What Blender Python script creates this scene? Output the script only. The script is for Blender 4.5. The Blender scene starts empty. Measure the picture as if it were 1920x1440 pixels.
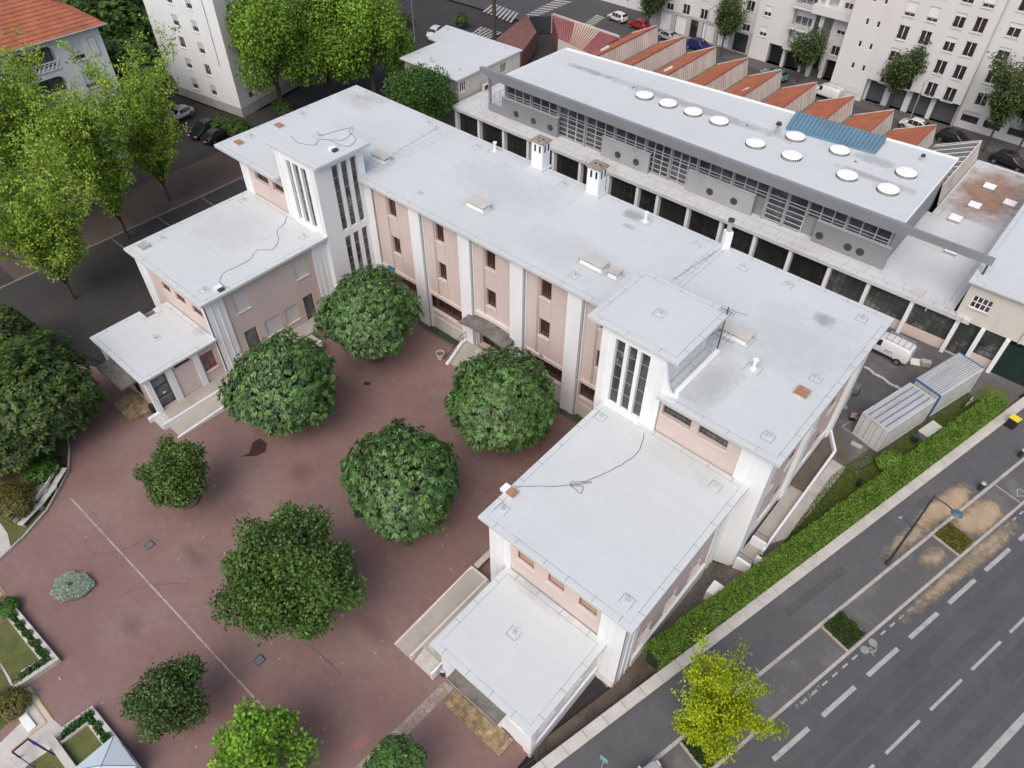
import bpy, bmesh, math, random
import numpy as np
from mathutils import Vector, Matrix
random.seed(7); RNG = np.random.default_rng(7)
S = bpy.context.scene
# ---------------------------------------------------------------- camera
FPX, PITCH, ROLL, YAW, CH = 1380.19, math.radians(45.6156), math.radians(0.2706), math.radians(40.8703), 46.0
cam = bpy.data.cameras.new('camera'); cam.sensor_width = 36; cam.lens = 36 * FPX / 1920; cam.clip_end = 2000
co = bpy.data.objects.new('camera', cam); S.collection.objects.link(co); S.camera = co
def _R():
    cy, sy = math.cos(YAW), math.sin(YAW); cp, sp = math.cos(PITCH), math.sin(PITCH); cr, sr = math.cos(ROLL), math.sin(ROLL)
    W = np.array([[cy, sy, 0], [-sy, cy, 0], [0, 0, 1]]); C = np.array([[1, 0, 0], [0, -sp, -cp], [0, cp, -sp]])
    return np.array([[cr, -sr, 0], [sr, cr, 0], [0, 0, 1]]) @ C @ W
RW = _R()
m3 = Matrix([[RW[0][i], -RW[1][i], -RW[2][i]] for i in range(3)])
co.matrix_world = Matrix.Translation((0, 0, CH)) @ m3.to_4x4()
def at(px, py, z=0.0):
    """a measured photograph pixel back to its metres on the level plane of height z"""
    d = RW.T @ np.array([px - 960, py - 720, FPX]); t = (CH - z) / (-d[2]); return (float(d[0] * t), float(d[1] * t))
def on_y(px, py, y0):
    d = RW.T @ np.array([px - 960, py - 720, FPX]); t = y0 / d[1]; return (float(d[0] * t), float(CH + d[2] * t))
def on_x(px, py, x0):
    d = RW.T @ np.array([px - 960, py - 720, FPX]); t = x0 / d[0]; return (float(d[1] * t), float(CH + d[2] * t))
# ---------------------------------------------------------------- sky and sun
SUN_EL, SUN_AZ = math.radians(52), math.radians(162)     # azimuth of the sun, from +Y clockwise
w = bpy.data.worlds.new('World'); S.world = w; w.use_nodes = True
nt = w.node_tree; bg = nt.nodes['Background']; sky = nt.nodes.new('ShaderNodeTexSky'); sky.sky_type = 'NISHITA'
sky.sun_disc = False; sky.sun_elevation = SUN_EL; sky.sun_rotation = SUN_AZ; sky.dust_density = 5.0; sky.air_density = 1.0; sky.ozone_density = 1.0
nt.links.new(sky.outputs[0], bg.inputs[0]); bg.inputs[1].default_value = 0.15
sl = bpy.data.lights.new('sun', 'SUN'); sl.energy = 1.15; sl.angle = math.radians(55); sl.color = (1, 0.965, 0.92)
so = bpy.data.objects.new('sun', sl); S.collection.objects.link(so)
sd = Vector((math.sin(SUN_AZ) * math.cos(SUN_EL), math.cos(SUN_AZ) * math.cos(SUN_EL), math.sin(SUN_EL)))
so.rotation_euler = (-sd).to_track_quat('-Z', 'Y').to_euler(); so.location = (0, 0, 120)
S.view_settings.view_transform = 'Standard'; S.view_settings.look = 'None'; S.view_settings.exposure = 0.10; S.view_settings.gamma = 1.0
S.render.engine = 'CYCLES'
# ---------------------------------------------------------------- materials
MATS = {}
def mat(name, rgb, rough=.8, var=.12, scale=.6, metal=0, dirt=None, dirt_amt=.35, dirt_scale=.15, bump=0, fine=0, rgb2=None, stretch=(1, 1, 1), spec=.4, wave=None, tint=False, alpha_noise=None, brick=None):
    if name in MATS: return MATS[name]
    m = bpy.data.materials.new(name); m.use_nodes = True; n = m.node_tree.nodes; L = m.node_tree.links; b = n['Principled BSDF']
    b.inputs['Roughness'].default_value = rough; b.inputs['Metallic'].default_value = metal; b.inputs['Specular IOR Level'].default_value = spec
    tc = n.new('ShaderNodeTexCoord'); mp = n.new('ShaderNodeMapping'); mp.inputs['Scale'].default_value = stretch; L.new(tc.outputs['Object'], mp.inputs[0])
    def noise(sc, det=5, rg=.6):
        t = n.new('ShaderNodeTexNoise'); t.inputs['Scale'].default_value = sc; t.inputs['Detail'].default_value = det; t.inputs['Roughness'].default_value = rg
        L.new(mp.outputs[0], t.inputs['Vector']); return t.outputs['Fac']
    def ramp(fac, a, bb, c0=0, c1=1):
        r = n.new('ShaderNodeMapRange'); r.inputs[1].default_value = a; r.inputs[2].default_value = bb; r.inputs[3].default_value = c0; r.inputs[4].default_value = c1
        L.new(fac, r.inputs[0]); return r.outputs[0]
    def mix(f, c1, c2, mode='MIX'):
        x = n.new('ShaderNodeMix'); x.data_type = 'RGBA'; x.blend_type = mode
        if isinstance(f, (int, float)): x.inputs[0].default_value = f
        else: L.new(f, x.inputs[0])
        for i, c in ((6, c1), (7, c2)):
            if isinstance(c, tuple): x.inputs[i].default_value = (*c, 1) if len(c) == 3 else c
            else: L.new(c, x.inputs[i])
        return x.outputs[2]
    dark = tuple(c * (1 - var) for c in rgb); light = tuple(min(1, c * (1 + var)) for c in (rgb2 or rgb))
    col = mix(ramp(noise(scale), .3, .7), dark, light)
    if fine: col = mix(ramp(noise(scale * 14 if scale < 2 else 25, 3), .25, .75), col, mix(1.0, col, (1 - fine,) * 3, 'MULTIPLY'))
    if dirt: col = mix(ramp(noise(dirt_scale, 8, .7), .52, .68, 0, dirt_amt), col, dirt)
    if brick:
        bt = n.new('ShaderNodeTexBrick'); bt.inputs['Scale'].default_value = 1; bt.inputs['Brick Width'].default_value = brick[0]; bt.inputs['Row Height'].default_value = brick[1]
        bt.inputs['Mortar Size'].default_value = brick[2]; bt.inputs['Color1'].default_value = (1, 1, 1, 1); c2_ = brick[4] if len(brick) > 4 else .72; bt.inputs['Color2'].default_value = (c2_, c2_, c2_, 1); bt.inputs['Mortar'].default_value = (*[brick[3]] * 3, 1)
        L.new(mp.outputs[0], bt.inputs[0]); col = mix(1.0, col, bt.outputs[0], 'MULTIPLY')
    if wave:   # (axis, scale, amount) ribs or courses that belong to the surface itself
        wv = n.new('ShaderNodeTexWave'); wv.bands_direction = wave[0]; wv.inputs['Scale'].default_value = wave[1]; L.new(mp.outputs[0], wv.inputs[0])
        col = mix(ramp(wv.outputs['Fac'], .0, .35, wave[2], 0), col, mix(1.0, col, (.35, .35, .35), 'MULTIPLY'))
    if tint:
        a = n.new('ShaderNodeAttribute'); a.attribute_name = 'tint'; col = mix(1.0, col, a.outputs['Color'], 'MULTIPLY')
        b.inputs['Transmission Weight'].default_value = 0
    L.new(col, b.inputs['Base Color'])
    if bump:
        bp = n.new('ShaderNodeBump'); bp.inputs['Strength'].default_value = bump; bp.inputs['Distance'].default_value = .05; L.new(noise(12, 6), bp.inputs['Height']); L.new(bp.outputs[0], b.inputs['Normal'])
    if alpha_noise:
        an_ = noise(alpha_noise[0], 9, .75)
        if len(alpha_noise) > 3:   # thins out towards the rim of the spill
            mg = n.new('ShaderNodeMapping'); mg.inputs['Location'].default_value = (-1, -1, 0); mg.inputs['Scale'].default_value = (2, 2, 0); L.new(tc.outputs['Generated'], mg.inputs[0]); le = n.new('ShaderNodeVectorMath'); le.operation = 'LENGTH'; L.new(mg.outputs[0], le.inputs[0])
            ad = n.new('ShaderNodeMath'); ad.operation = 'SUBTRACT'; L.new(an_, ad.inputs[0]); ml = n.new('ShaderNodeMath'); ml.operation = 'MULTIPLY'; ml.inputs[1].default_value = alpha_noise[3]; L.new(le.outputs['Value'], ml.inputs[0]); L.new(ml.outputs[0], ad.inputs[1]); an_ = ad.outputs[0]
        L.new(ramp(an_, alpha_noise[1], alpha_noise[2], 0, alpha_noise[4] if len(alpha_noise) > 4 else 1), b.inputs['Alpha'])
    MATS[name] = m; return m
ROOF = mat('roof_membrane', (.575, .610, .620), .62, .03, .10, dirt=(.54, .575, .59), dirt_amt=.4, dirt_scale=.16, fine=.05, spec=.3, brick=(7, 1.05, .014, .93, .985))
ROOFS = mat('roof_membrane_stained', (.62, .65, .68), .65, .08, .25, dirt=(.42, .27, .18), dirt_amt=.6, dirt_scale=.12)
SEAM = mat('membrane_seam', (.16, .17, .18), .8)
WHITE = mat('white_render', (.785, .81, .835), .8, .06, .5, dirt=(.55, .54, .53), dirt_amt=.35, dirt_scale=.5, stretch=(1, 1, .22))
PINK = mat('pink_render', (.60, .505, .475), .85, .06, .5, dirt=(.50, .43, .40), dirt_amt=.4, dirt_scale=.4, stretch=(1, 1, .3))
PINK2 = mat('pink_panel_smooth', (.63, .545, .515), .8, .04, .7)
CREAM = mat('cream_render', (.58, .56, .51), .85, .08, .5, dirt=(.4, .36, .3), dirt_amt=.4, dirt_scale=.5, stretch=(1, 1, .3))
CONC = mat('concrete', (.45, .43, .40), .9, .15, .8, dirt=(.22, .21, .19), dirt_amt=.5, dirt_scale=.6, fine=.15)
CONCL = mat('pale_concrete', (.55, .53, .50), .9, .12, .8, dirt=(.30, .28, .25), dirt_amt=.5, dirt_scale=.5, fine=.12)
TERR = mat('terrace_paving', (.44, .41, .37), .9, .12, .7, dirt=(.26, .23, .2), dirt_amt=.6, dirt_scale=.35, fine=.18)
MOSSC = mat('mossy_concrete', (.20, .19, .175), .95, .3, 1.2, dirt=(.07, .07, .06), dirt_amt=.8, dirt_scale=1.0, fine=.3, bump=.4)
CAPC = mat('lichen_concrete', (.36, .31, .26), .95, .2, 2, dirt=(.12, .11, .09), dirt_amt=.8, dirt_scale=2.4, fine=.3)
METAL = mat('grey_metal', (.38, .39, .41), .45, .06, .5, metal=.3)
METALD = mat('dark_metal', (.05, .05, .055), .5, .1)
ALU = mat('pale_aluminium', (.62, .63, .65), .4, .06, .5, metal=.4)
CLAD = mat('zinc_cladding', (.27, .285, .305), .5, .07, .3, metal=.2, dirt=(.33, .34, .35), dirt_amt=.4, dirt_scale=.25)
CLADL = mat('pale_grey_panel', (.37, .385, .40), .6, .07, .4, dirt=(.25, .25, .26), dirt_amt=.4, dirt_scale=.3)
WFRAME = mat('white_frame', (.75, .75, .75), .5, .04)
BFRAME = mat('brown_wood_frame', (.12, .045, .035), .55, .15, 3)
DFRAME = mat('dark_frame', (.035, .037, .04), .5, .1)
RFRAME = mat('red_frame', (.35, .04, .04), .5, .1)
SHUT = mat('roller_shutter', (.60, .60, .60), .6, .04, .5, wave=('Z', 6, .25))
SHUTW = mat('white_shutter', (.72, .73, .75), .6, .04, .5, wave=('Z', 6, .2))
SILL = mat('stone_sill', (.66, .60, .56), .85, .1, 1)
ORANGE = mat('orange_hatch', (.36, .20, .12), .8, .25, 5)
BLUE = mat('blue_panel', (.01, .17, .55), .5)
def glass(name, rgb, rough=.08, var=.5, sc=.5):
    return mat(name, rgb, rough, var, sc, spec=.8)
GLASS = glass('window_glass', (.028, .030, .034)); GLASSB = glass('window_glass_warm', (.035, .022, .02)); GLASSG = mat('curtained_glass', (.10, .11, .115), .15, .6, .7, spec=.7, dirt=(.35, .36, .36), dirt_amt=.6, dirt_scale=.5)
GLASST = mat('tower_glass', (.05, .05, .058), .12, .45, .6, spec=.7, dirt=(.38, .40, .42), dirt_amt=.8, dirt_scale=.45)
GLASSH = mat('hall_glass', (.055, .065, .075), .12, .5, .4, spec=.8, dirt=(.20, .24, .26), dirt_amt=.5, dirt_scale=.3)
DARKIN = mat('dark_interior', (.012, .013, .013), .6, .3, .6)
COURT = mat('red_courtyard_asphalt', (.232, .134, .122), .88, .09, .14, rgb2=(.255, .172, .154), dirt=(.165, .10, .092), dirt_amt=.4, dirt_scale=.12, fine=.14, bump=.15)
ASPH = mat('road_asphalt', (.097, .10, .106), .9, .08, .12, dirt=(.108, .109, .114), dirt_amt=.4, dirt_scale=.3, fine=.16, bump=.15)
ASPHW = mat('pavement_asphalt', (.107, .11, .117), .9, .10, .2, dirt=(.145, .14, .135), dirt_amt=.5, dirt_scale=.3, fine=.16, bump=.15)
ASPHP = mat('parking_asphalt', (.125, .122, .122), .9, .12, .4, dirt=(.20, .195, .185), dirt_amt=.55, dirt_scale=.4, fine=.2, bump=.15)
ASPHD = mat('dark_asphalt', (.045, .043, .043), .9, .12, .3, fine=.15, dirt=(.06, .052, .046), dirt_amt=.6, dirt_scale=.2)
BROWNW = mat('brown_pavement', (.095, .072, .062), .9, .15, .4, fine=.15, dirt=(.06, .05, .04), dirt_amt=.6, dirt_scale=.3)
SOIL = mat('bare_soil', (.16, .13, .105), .95, .2, .8, fine=.3, dirt=(.05, .06, .025), dirt_amt=.7, dirt_scale=.5, bump=.4)
GRAVEL = mat('gravel', (.17, .155, .13), .95, .3, 3, fine=.45, bump=.6)
GRASS = mat('grass_ground', (.125, .145, .045), .95, .25, .8, fine=.35, dirt=(.12, .10, .04), dirt_amt=.6, dirt_scale=.5, bump=.6)
SAND = mat('spilled_sand', (.42, .32, .21), .95, .15, 1, fine=.2, alpha_noise=(.8, -.02, .22, .42))
SANDL = mat('thin_sand', (.36, .29, .21), .95, .15, 1, fine=.2, alpha_noise=(1.6, .12, .42, .32))
PAINT = mat('road_paint', (.42, .42, .41), .8, .12, 1.5, fine=.2, dirt=(.22, .22, .22), dirt_amt=.6, dirt_scale=2)
PAINTP = mat('faded_court_paint', (.42, .35, .33), .8, .1, 1, alpha_noise=(2.5, .25, .5))
PAINTY = mat('yellow_paint', (.5, .36, .08), .8, .15, 1.5)
TILE = mat('roof_tile', (.40, .135, .075), .85, .22, .7, dirt=(.16, .08, .06), dirt_amt=.5, dirt_scale=.3, fine=.2)
TILEO = mat('orange_shed_tile', (.40, .12, .06), .85, .15, .8, rgb2=(.48, .165, .08), dirt=(.24, .10, .07), dirt_amt=.6, dirt_scale=.4, fine=.2)
BARK = mat('bark', (.085, .068, .055), .95, .25, 4, fine=.3)
TERRAC = mat('glazed_tile_mat', (.33, .235, .14), .8, .35, 2.2, rgb2=(.44, .33, .20), fine=.3, brick=(.3, .3, .015, .55))
RUBBER = mat('rubber', (.02, .02, .02), .8)
# ---------------------------------------------------------------- builders
def link(o): S.collection.objects.link(o); return o
def wloc(o):
    v = Vector((0, 0, 0))
    while o is not None: v += o.location; o = o.parent
    return v
class MB:
    def __init__(s): s.v = []; s.f = []
    def quad(s, *p): i = len(s.v); s.v += [tuple(q) for q in p]; s.f.append(tuple(range(i, i + len(p)))); return s
    def box(s, x0, x1, y0, y1, z0, z1):
        return s.obox((0, 0), (1, 0), (0, 1), x0, x1, y0, y1, z0, z1)
    def obox(s, O, d, n, u0, u1, v0, v1, z0, z1):
        if u0 > u1: u0, u1 = u1, u0
        if v0 > v1: v0, v1 = v1, v0
        if z0 > z1: z0, z1 = z1, z0
        i = len(s.v)
        for z in (z0, z1):
            for (u, v) in ((u0, v0), (u1, v0), (u1, v1), (u0, v1)):
                s.v.append((O[0] + d[0] * u + n[0] * v, O[1] + d[1] * u + n[1] * v, z))
        fl = [(0, 3, 2, 1), (4, 5, 6, 7), (0, 1, 5, 4), (1, 2, 6, 5), (2, 3, 7, 6), (3, 0, 4, 7)]
        if d[0] * n[1] - d[1] * n[0] < 0: fl = [f[::-1] for f in fl]
        s.f += [tuple(i + k for k in f) for f in fl]; return s
    def prism(s, poly, z0, z1):
        a = sum(poly[k][0] * poly[(k + 1) % len(poly)][1] - poly[(k + 1) % len(poly)][0] * poly[k][1] for k in range(len(poly)))
        if a < 0:
            poly = poly[::-1]; z0 = list(z0)[::-1] if hasattr(z0, '__len__') else z0; z1 = list(z1)[::-1] if hasattr(z1, '__len__') else z1
        i = len(s.v); n = len(poly); fz = (lambda z, k: z[k] if hasattr(z, '__len__') else z)
        s.v += [(p[0], p[1], fz(z0, k)) for k, p in enumerate(poly)] + [(p[0], p[1], fz(z1, k)) for k, p in enumerate(poly)]
        s.f.append(tuple(i + k for k in range(n))[::-1]); s.f.append(tuple(i + n + k for k in range(n)))
        for k in range(n): j = (k + 1) % n; s.f.append((i + k, i + j, i + n + j, i + n + k))
        return s
    def tube(s, pts, r, n=6, r2=None):
        pts = [Vector(p) for p in pts]; rings = []
        for k, p in enumerate(pts):
            t = (pts[min(k + 1, len(pts) - 1)] - pts[max(k - 1, 0)]).normalized(); a = t.orthogonal().normalized()
            if abs(t.z) < .95: a = t.cross(Vector((0, 0, 1))).normalized()
            b = t.cross(a); rr = r if r2 is None else r + (r2 - r) * k / max(1, len(pts) - 1); i = len(s.v); rings.append(i)
            for q in range(n): th = 2 * math.pi * q / n; s.v.append(tuple(p + (a * math.cos(th) + b * math.sin(th)) * rr))
        for k in range(len(pts) - 1):
            for q in range(n): j = (q + 1) % n; s.f.append((rings[k] + q, rings[k] + j, rings[k + 1] + j, rings[k + 1] + q))
        s.f.append(tuple(rings[0] + q for q in range(n))[::-1]); s.f.append(tuple(rings[-1] + q for q in range(n))); return s
    def cyl(s, x, y, z0, z1, r, n=16, r2=None):
        return s.lathe(x, y, [(0, z0), (r, z0), (r if r2 is None else r2, z1), (0, z1)], n)
    def lathe(s, x, y, prof, n=16):
        i = len(s.v)
        for (r, z) in prof:
            for q in range(n): th = 2 * math.pi * q / n; s.v.append((x + r * math.cos(th), y + r * math.sin(th), z))
        for k in range(len(prof) - 1):
            for q in range(n):
                j = (q + 1) % n; a = i + k * n; b = a + n; s.f.append((a + q, a + j, b + j, b + q))
        return s
    def ribbon(s, pts, wd, z):
        """flat strip along a path; z number or function"""
        zf = z if callable(z) else (lambda x, y: z)
        for k in range(len(pts) - 1):
            a, b = Vector(pts[k][:2]), Vector(pts[k + 1][:2]); d = b - a
            if d.length < 1e-6: continue
            n = Vector((-d.y, d.x)).normalized() * wd / 2
            q = [a - n, b - n, b + n, a + n]; s.quad(*[(p.x, p.y, zf(p.x, p.y)) for p in q])
        return s
    def build(s, name, m, parent=None, local=False, bevel=0, smooth=False, mats=None, kind=None):
        me = bpy.data.meshes.new(name); vv = s.v
        if parent is not None and not local:
            o = wloc(parent); vv = [(a - o.x, b - o.y, c - o.z) for a, b, c in s.v]
        me.from_pydata(vv, [], s.f); me.materials.append(m)
        if bevel or smooth:
            bm = bmesh.new(); bm.from_mesh(me); bmesh.ops.remove_doubles(bm, verts=bm.verts, dist=1e-5)
            if bevel: bmesh.ops.bevel(bm, geom=bm.edges[:], offset=bevel, segments=2, affect='EDGES', profile=.6)
            bm.to_mesh(me); bm.free()
        me.validate()
        ob = link(bpy.data.objects.new(name, me)); ob.parent = parent
        if smooth: 
            for p in me.polygons: p.use_smooth = True
        if kind: ob['kind'] = kind
        return ob
def tag(o, label=None, cat=None, group=None, kind=None):
    if label: o['label'] = label
    if cat: o['category'] = cat
    if group: o['group'] = group
    if kind: o['kind'] = kind
    return o
def thing(name, label, cat, loc=(0, 0, 0), rz=0, group=None):
    o = link(bpy.data.objects.new(name, None)); o.location = loc; o.rotation_euler = (0, 0, rz); o.empty_display_size = .3
    return tag(o, label, cat, group)
def dup(root, loc=None, rz=None, label=None, parent=None):
    r = root.copy(); link(r)
    if parent is not None: r.parent = parent
    if loc is not None: r.location = loc
    if rz is not None: r.rotation_euler = (0, 0, rz)
    if label: r['label'] = label
    for ch in list(root.children): dup(ch, parent=r)
    return r
# ---------------------------------------------------------------- ground shape
def sm(x, a, b):
    t = max(0, min(1, (x - a) / (b - a))); return t * t * (3 - 2 * t)
def gh(x, y):
    """height of the ground: the courtyard falls away towards the main front"""
    hy = -.5 - .036 * (y - 11); hy = max(-1.42, min(0, hy))
    return hy * sm(x, -66, -61) * (1 - sm(x, -7.2, -5.2)) * (1 - sm(y, 37, 40)) * sm(y, -16, -6)
def drape(name, poly, dz, m, label=None, kind='structure', thick=0, cat=None, step=1.0):
    bm = bmesh.new(); f = bm.faces.new([bm.verts.new((p[0], p[1], 0)) for p in poly])
    if f.normal.z < 0 or True:
        bm.normal_update()
        if f.normal.z < 0: f.normal_flip()
    xs = [p[0] for p in poly]; ys = [p[1] for p in poly]
    for a, lo, hi in ((0, min(xs), max(xs)), (1, min(ys), max(ys))):
        k = math.ceil(lo / step) * step
        while k < hi:
            no = (1, 0, 0) if a == 0 else (0, 1, 0); c = (k, 0, 0) if a == 0 else (0, k, 0)
            bmesh.ops.bisect_plane(bm, geom=bm.verts[:] + bm.edges[:] + bm.faces[:], plane_co=c, plane_no=no); k += step
    bmesh.ops.triangulate(bm, faces=bm.faces[:])
    for v in bm.verts: v.co.z = gh(v.co.x, v.co.y) + dz
    if thick:
        r = bmesh.ops.extrude_face_region(bm, geom=bm.faces[:]); 
        for e in r['geom']:
            if isinstance(e, bmesh.types.BMVert): e.co.z += thick
        bmesh.ops.recalc_face_normals(bm, faces=bm.faces[:])
    me = bpy.data.meshes.new(name); bm.to_mesh(me); bm.free(); me.materials.append(m)
    o = link(bpy.data.objects.new(name, me)); 
    if kind: o['kind'] = kind
    if label: o['label'] = label
    if cat: o['category'] = cat
    return o
# ---------------------------------------------------------------- leaves
def leaves_obj(name, cen, dirs, nrm, ln, wd, tint, m, parent=None, local=False):
    """many folded leaves: centres, growing directions, normals; one tint per leaf"""
    cen = np.asarray(cen, float); N = len(cen)
    dirs = dirs / (np.linalg.norm(dirs, axis=1, keepdims=True) + 1e-9)
    side = np.cross(dirs, nrm); side /= (np.linalg.norm(side, axis=1, keepdims=True) + 1e-9); up = np.cross(side, dirs)
    ln = np.broadcast_to(ln, (N,))[:, None]; wd = np.broadcast_to(wd, (N,))[:, None]
    a = cen; b = cen + dirs * ln * .5 + side * wd * .5 - up * wd * .15; c = cen + dirs * ln - up * ln * .18; d = cen + dirs * ln * .5 - side * wd * .5 - up * wd * .15
    V = np.stack([a, b, c, d], 1).reshape(-1, 3)
    if parent is not None and not local: V = V - np.array(wloc(parent))
    me = bpy.data.meshes.new(name); me.vertices.add(4 * N); me.vertices.foreach_set('co', V.ravel().astype(np.float32))
    idx = np.arange(4 * N).reshape(N, 4); tri = np.concatenate([idx[:, [0, 1, 2]], idx[:, [0, 2, 3]]], 1).reshape(-1)
    me.loops.add(6 * N); me.loops.foreach_set('vertex_index', tri.astype(np.int32)); me.polygons.add(2 * N)
    me.polygons.foreach_set('loop_start', (np.arange(2 * N) * 3).astype(np.int32)); me.update(calc_edges=True)
    at_ = me.attributes.new('tint', 'FLOAT_COLOR', 'POINT'); T = np.ones((N, 4)); T[:, :3] = tint; T = np.repeat(T, 4, 0)
    at_.data.foreach_set('color', T.ravel().astype(np.float32)); me.materials.append(m)
    o = link(bpy.data.objects.new(name, me)); o.parent = parent; return o
def leafmat(name, rgb, rough=.5, trans=.25):
    if name in MATS: return MATS[name]
    m = bpy.data.materials.new(name); m.use_nodes = True; n = m.node_tree.nodes; L = m.node_tree.links; b = n['Principled BSDF']
    a = n.new('ShaderNodeAttribute'); a.attribute_name = 'tint'; x = n.new('ShaderNodeMix'); x.data_type = 'RGBA'; x.blend_type = 'MULTIPLY'; x.inputs[0].default_value = 1
    x.inputs[6].default_value = (*rgb, 1); L.new(a.outputs['Color'], x.inputs[7]); L.new(x.outputs[2], b.inputs['Base Color']); b.inputs['Roughness'].default_value = rough; b.inputs['Specular IOR Level'].default_value = .4
    tr = n.new('ShaderNodeBsdfTranslucent'); L.new(x.outputs[2], tr.inputs[0]); ms = n.new('ShaderNodeMixShader'); ms.inputs[0].default_value = trans
    L.new(b.outputs[0], ms.inputs[1]); L.new(tr.outputs[0], ms.inputs[2]); L.new(ms.outputs[0], n['Material Output'].inputs[0]); MATS[name] = m; return m
def sphere_dirs(n, zmin=-.9):
    out = RNG.normal(size=(n * 2, 3)); out /= np.linalg.norm(out, axis=1, keepdims=True); return out[out[:, 2] > zmin][:n]
def lump(d, seed, k=26, sharp=9):
    g = np.random.default_rng(seed); c = g.normal(size=(k, 3)); c /= np.linalg.norm(c, axis=1, keepdims=True); a = g.uniform(.4, 1, k)
    return ((np.exp(sharp * (d @ c.T - 1)) * a).max(1))
def round_crown(c, R, Rz, ntuft, per, ln, wd, m, parent, seed, bumpy=.12, tintv=.25, droop=.5, zmin=-.85, col2=(1.25, 1.15, .9), inner=.35, jit=.0):
    """dense clipped crown of many small leaf tufts, growing from the surface inwards"""
    d = sphere_dirs(ntuft, zmin); n = len(d); rad = (1 - bumpy + 1.6 * bumpy * lump(d, seed)) * (1 + jit * RNG.normal(size=n))
    dep = 1 - inner * RNG.random(n) ** 2.2; P = np.array(c) + d * (np.array([R, R, Rz])) * (rad * dep)[:, None]
    tt = 1 + tintv * RNG.normal(size=(n, 1)); tt = np.clip(tt, .4, 1.7) * (1 + (np.array(col2) - 1) * RNG.random((n, 1)))
    C = np.repeat(P, per, 0); D = np.repeat(d, per, 0); T = np.repeat(tt, per, 0) * RNG.uniform(.8, 1.2, (n * per, 1))
    ax = D * .7 + np.array([0, 0, .75]); ax /= np.linalg.norm(ax, axis=1, keepdims=True)
    rnd = RNG.normal(size=C.shape); rnd -= (rnd * ax).sum(1, keepdims=True) * ax; rnd /= np.linalg.norm(rnd, axis=1, keepdims=True)
    dirs = rnd + ax * .25 - np.array([0, 0, droop]) * RNG.uniform(.3, 1, (len(C), 1)) + D * .3; nn = ax + RNG.normal(size=C.shape) * .25
    if droop > 1:    # hanging rosettes: a few upright tips, the rest fall outwards and down like shingles
        fall = (D * np.array([1, 1, .2])) * .75 - np.array([0, 0, 1.0]); dirs = fall * RNG.uniform(.5, 1.1, (len(C), 1)) + rnd * .62 + ax * .35; nn = D * .8 + np.array([0, 0, .55]) + RNG.normal(size=C.shape) * .22
    return leaves_obj('crown', C + RNG.normal(size=C.shape) * ln * .15, dirs, nn, ln * RNG.uniform(.75, 1.25, len(C)), wd, T, m, parent)
def skeleton(base, h, spread, seed, nmain=7, up=.7, rtrunk=.22, fork=.25, levels=3, lean=(0, 0)):
    """trunk and limbs; returns list of tubes [(pts,r0,r1)] and list of twig points"""
    g = random.Random(seed); tubes = []; tips = []; B = Vector(base); top = B + Vector((lean[0], lean[1], h * fork))
    tubes.append(([B, B.lerp(top, .5) + Vector((g.uniform(-.1, .1), g.uniform(-.1, .1), 0)), top], rtrunk, rtrunk * .8))
    def grow(p, d, L, r, lev):
        pts = [p]; q = p.copy(); dd = d.copy()
        for k in range(4):
            dd = (dd + Vector((g.uniform(-.22, .22), g.uniform(-.22, .22), g.uniform(-.05, .2)))).normalized(); q = q + dd * L / 4; pts.append(q.copy())
            if lev <= 1: tips.append((q.copy(), lev))
        tubes.append((pts, r, r * .4))
        if lev < levels - 1:
            for k in range(g.randint(3, 5)):
                i = g.randint(1, 4); nd = (dd + Vector((g.uniform(-1, 1), g.uniform(-1, 1), g.uniform(-.3, .7))) * .8).normalized(); grow(pts[i], nd, L * g.uniform(.45, .7), r * .5, lev + 1)
        tips.append((q.copy(), lev)); tips.append((pts[2].copy(), lev))
    for k in range(nmain):
        a = 2 * math.pi * k / nmain + g.uniform(-.4, .4); u = g.uniform(up * .75, up * 1.25) if k else 2.5
        d = Vector((math.cos(a) * spread, math.sin(a) * spread, u * h * .5)).normalized(); st = B.lerp(top, g.uniform(.75, 1))
        grow(st, d, h * (1 - fork) * g.uniform(.55, .8), rtrunk * .45, 0)
    return tubes, tips
def airy_tree(name, label, cat, base, h, spread, seed, m, nleaf=9000, ln=.26, wd=.17, blob=.9, group=None, nmain=7, up=.7, levels=3, tintv=.25, rtrunk=.22, fork=.25, col2=(1.3, 1.2, .8), flat=.7, cull=None):
    z0 = gh(base[0], base[1]) if len(base) == 2 else base[2]
    t = thing(name, label, cat, (base[0], base[1], z0), group=group)
    tubes, tips = skeleton((base[0], base[1], z0), h, spread, seed, nmain, up, rtrunk, fork, levels)
    tr = MB(); tr.tube(tubes[0][0], tubes[0][1], 8, tubes[0][2]); tr.build('trunk', BARK, t)
    lb = MB()
    for p, r0, r1 in tubes[1:]: lb.tube(p, max(r0, .02), 5, max(r1, .012))
    lb.build('limbs', BARK, t)
    T = np.array([p for p, l in tips]); k = RNG.integers(0, len(T), nleaf)
    cl = RNG.normal(size=(len(T), 1)) * .18
    off = RNG.normal(size=(nleaf, 3)); off *= (blob * RNG.random((nleaf, 1)) ** .6 / np.linalg.norm(off, axis=1, keepdims=True)); off[:, 2] *= flat
    C = T[k] + off; tt = np.clip(1 + cl[k] + tintv * RNG.normal(size=(nleaf, 1)), .45, 1.7) * (1 + (np.array(col2) - 1) * RNG.random((nleaf, 1)))
    d = RNG.normal(size=(nleaf, 3)) + off * .8 - np.array([0, 0, .3]); nn = RNG.normal(size=(nleaf, 3)) * .6 + np.array([0, 0, 1.])
    leaves_obj('crown', C, d, nn, ln * RNG.uniform(.7, 1.3, nleaf), wd, tt, m, t); return t
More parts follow.
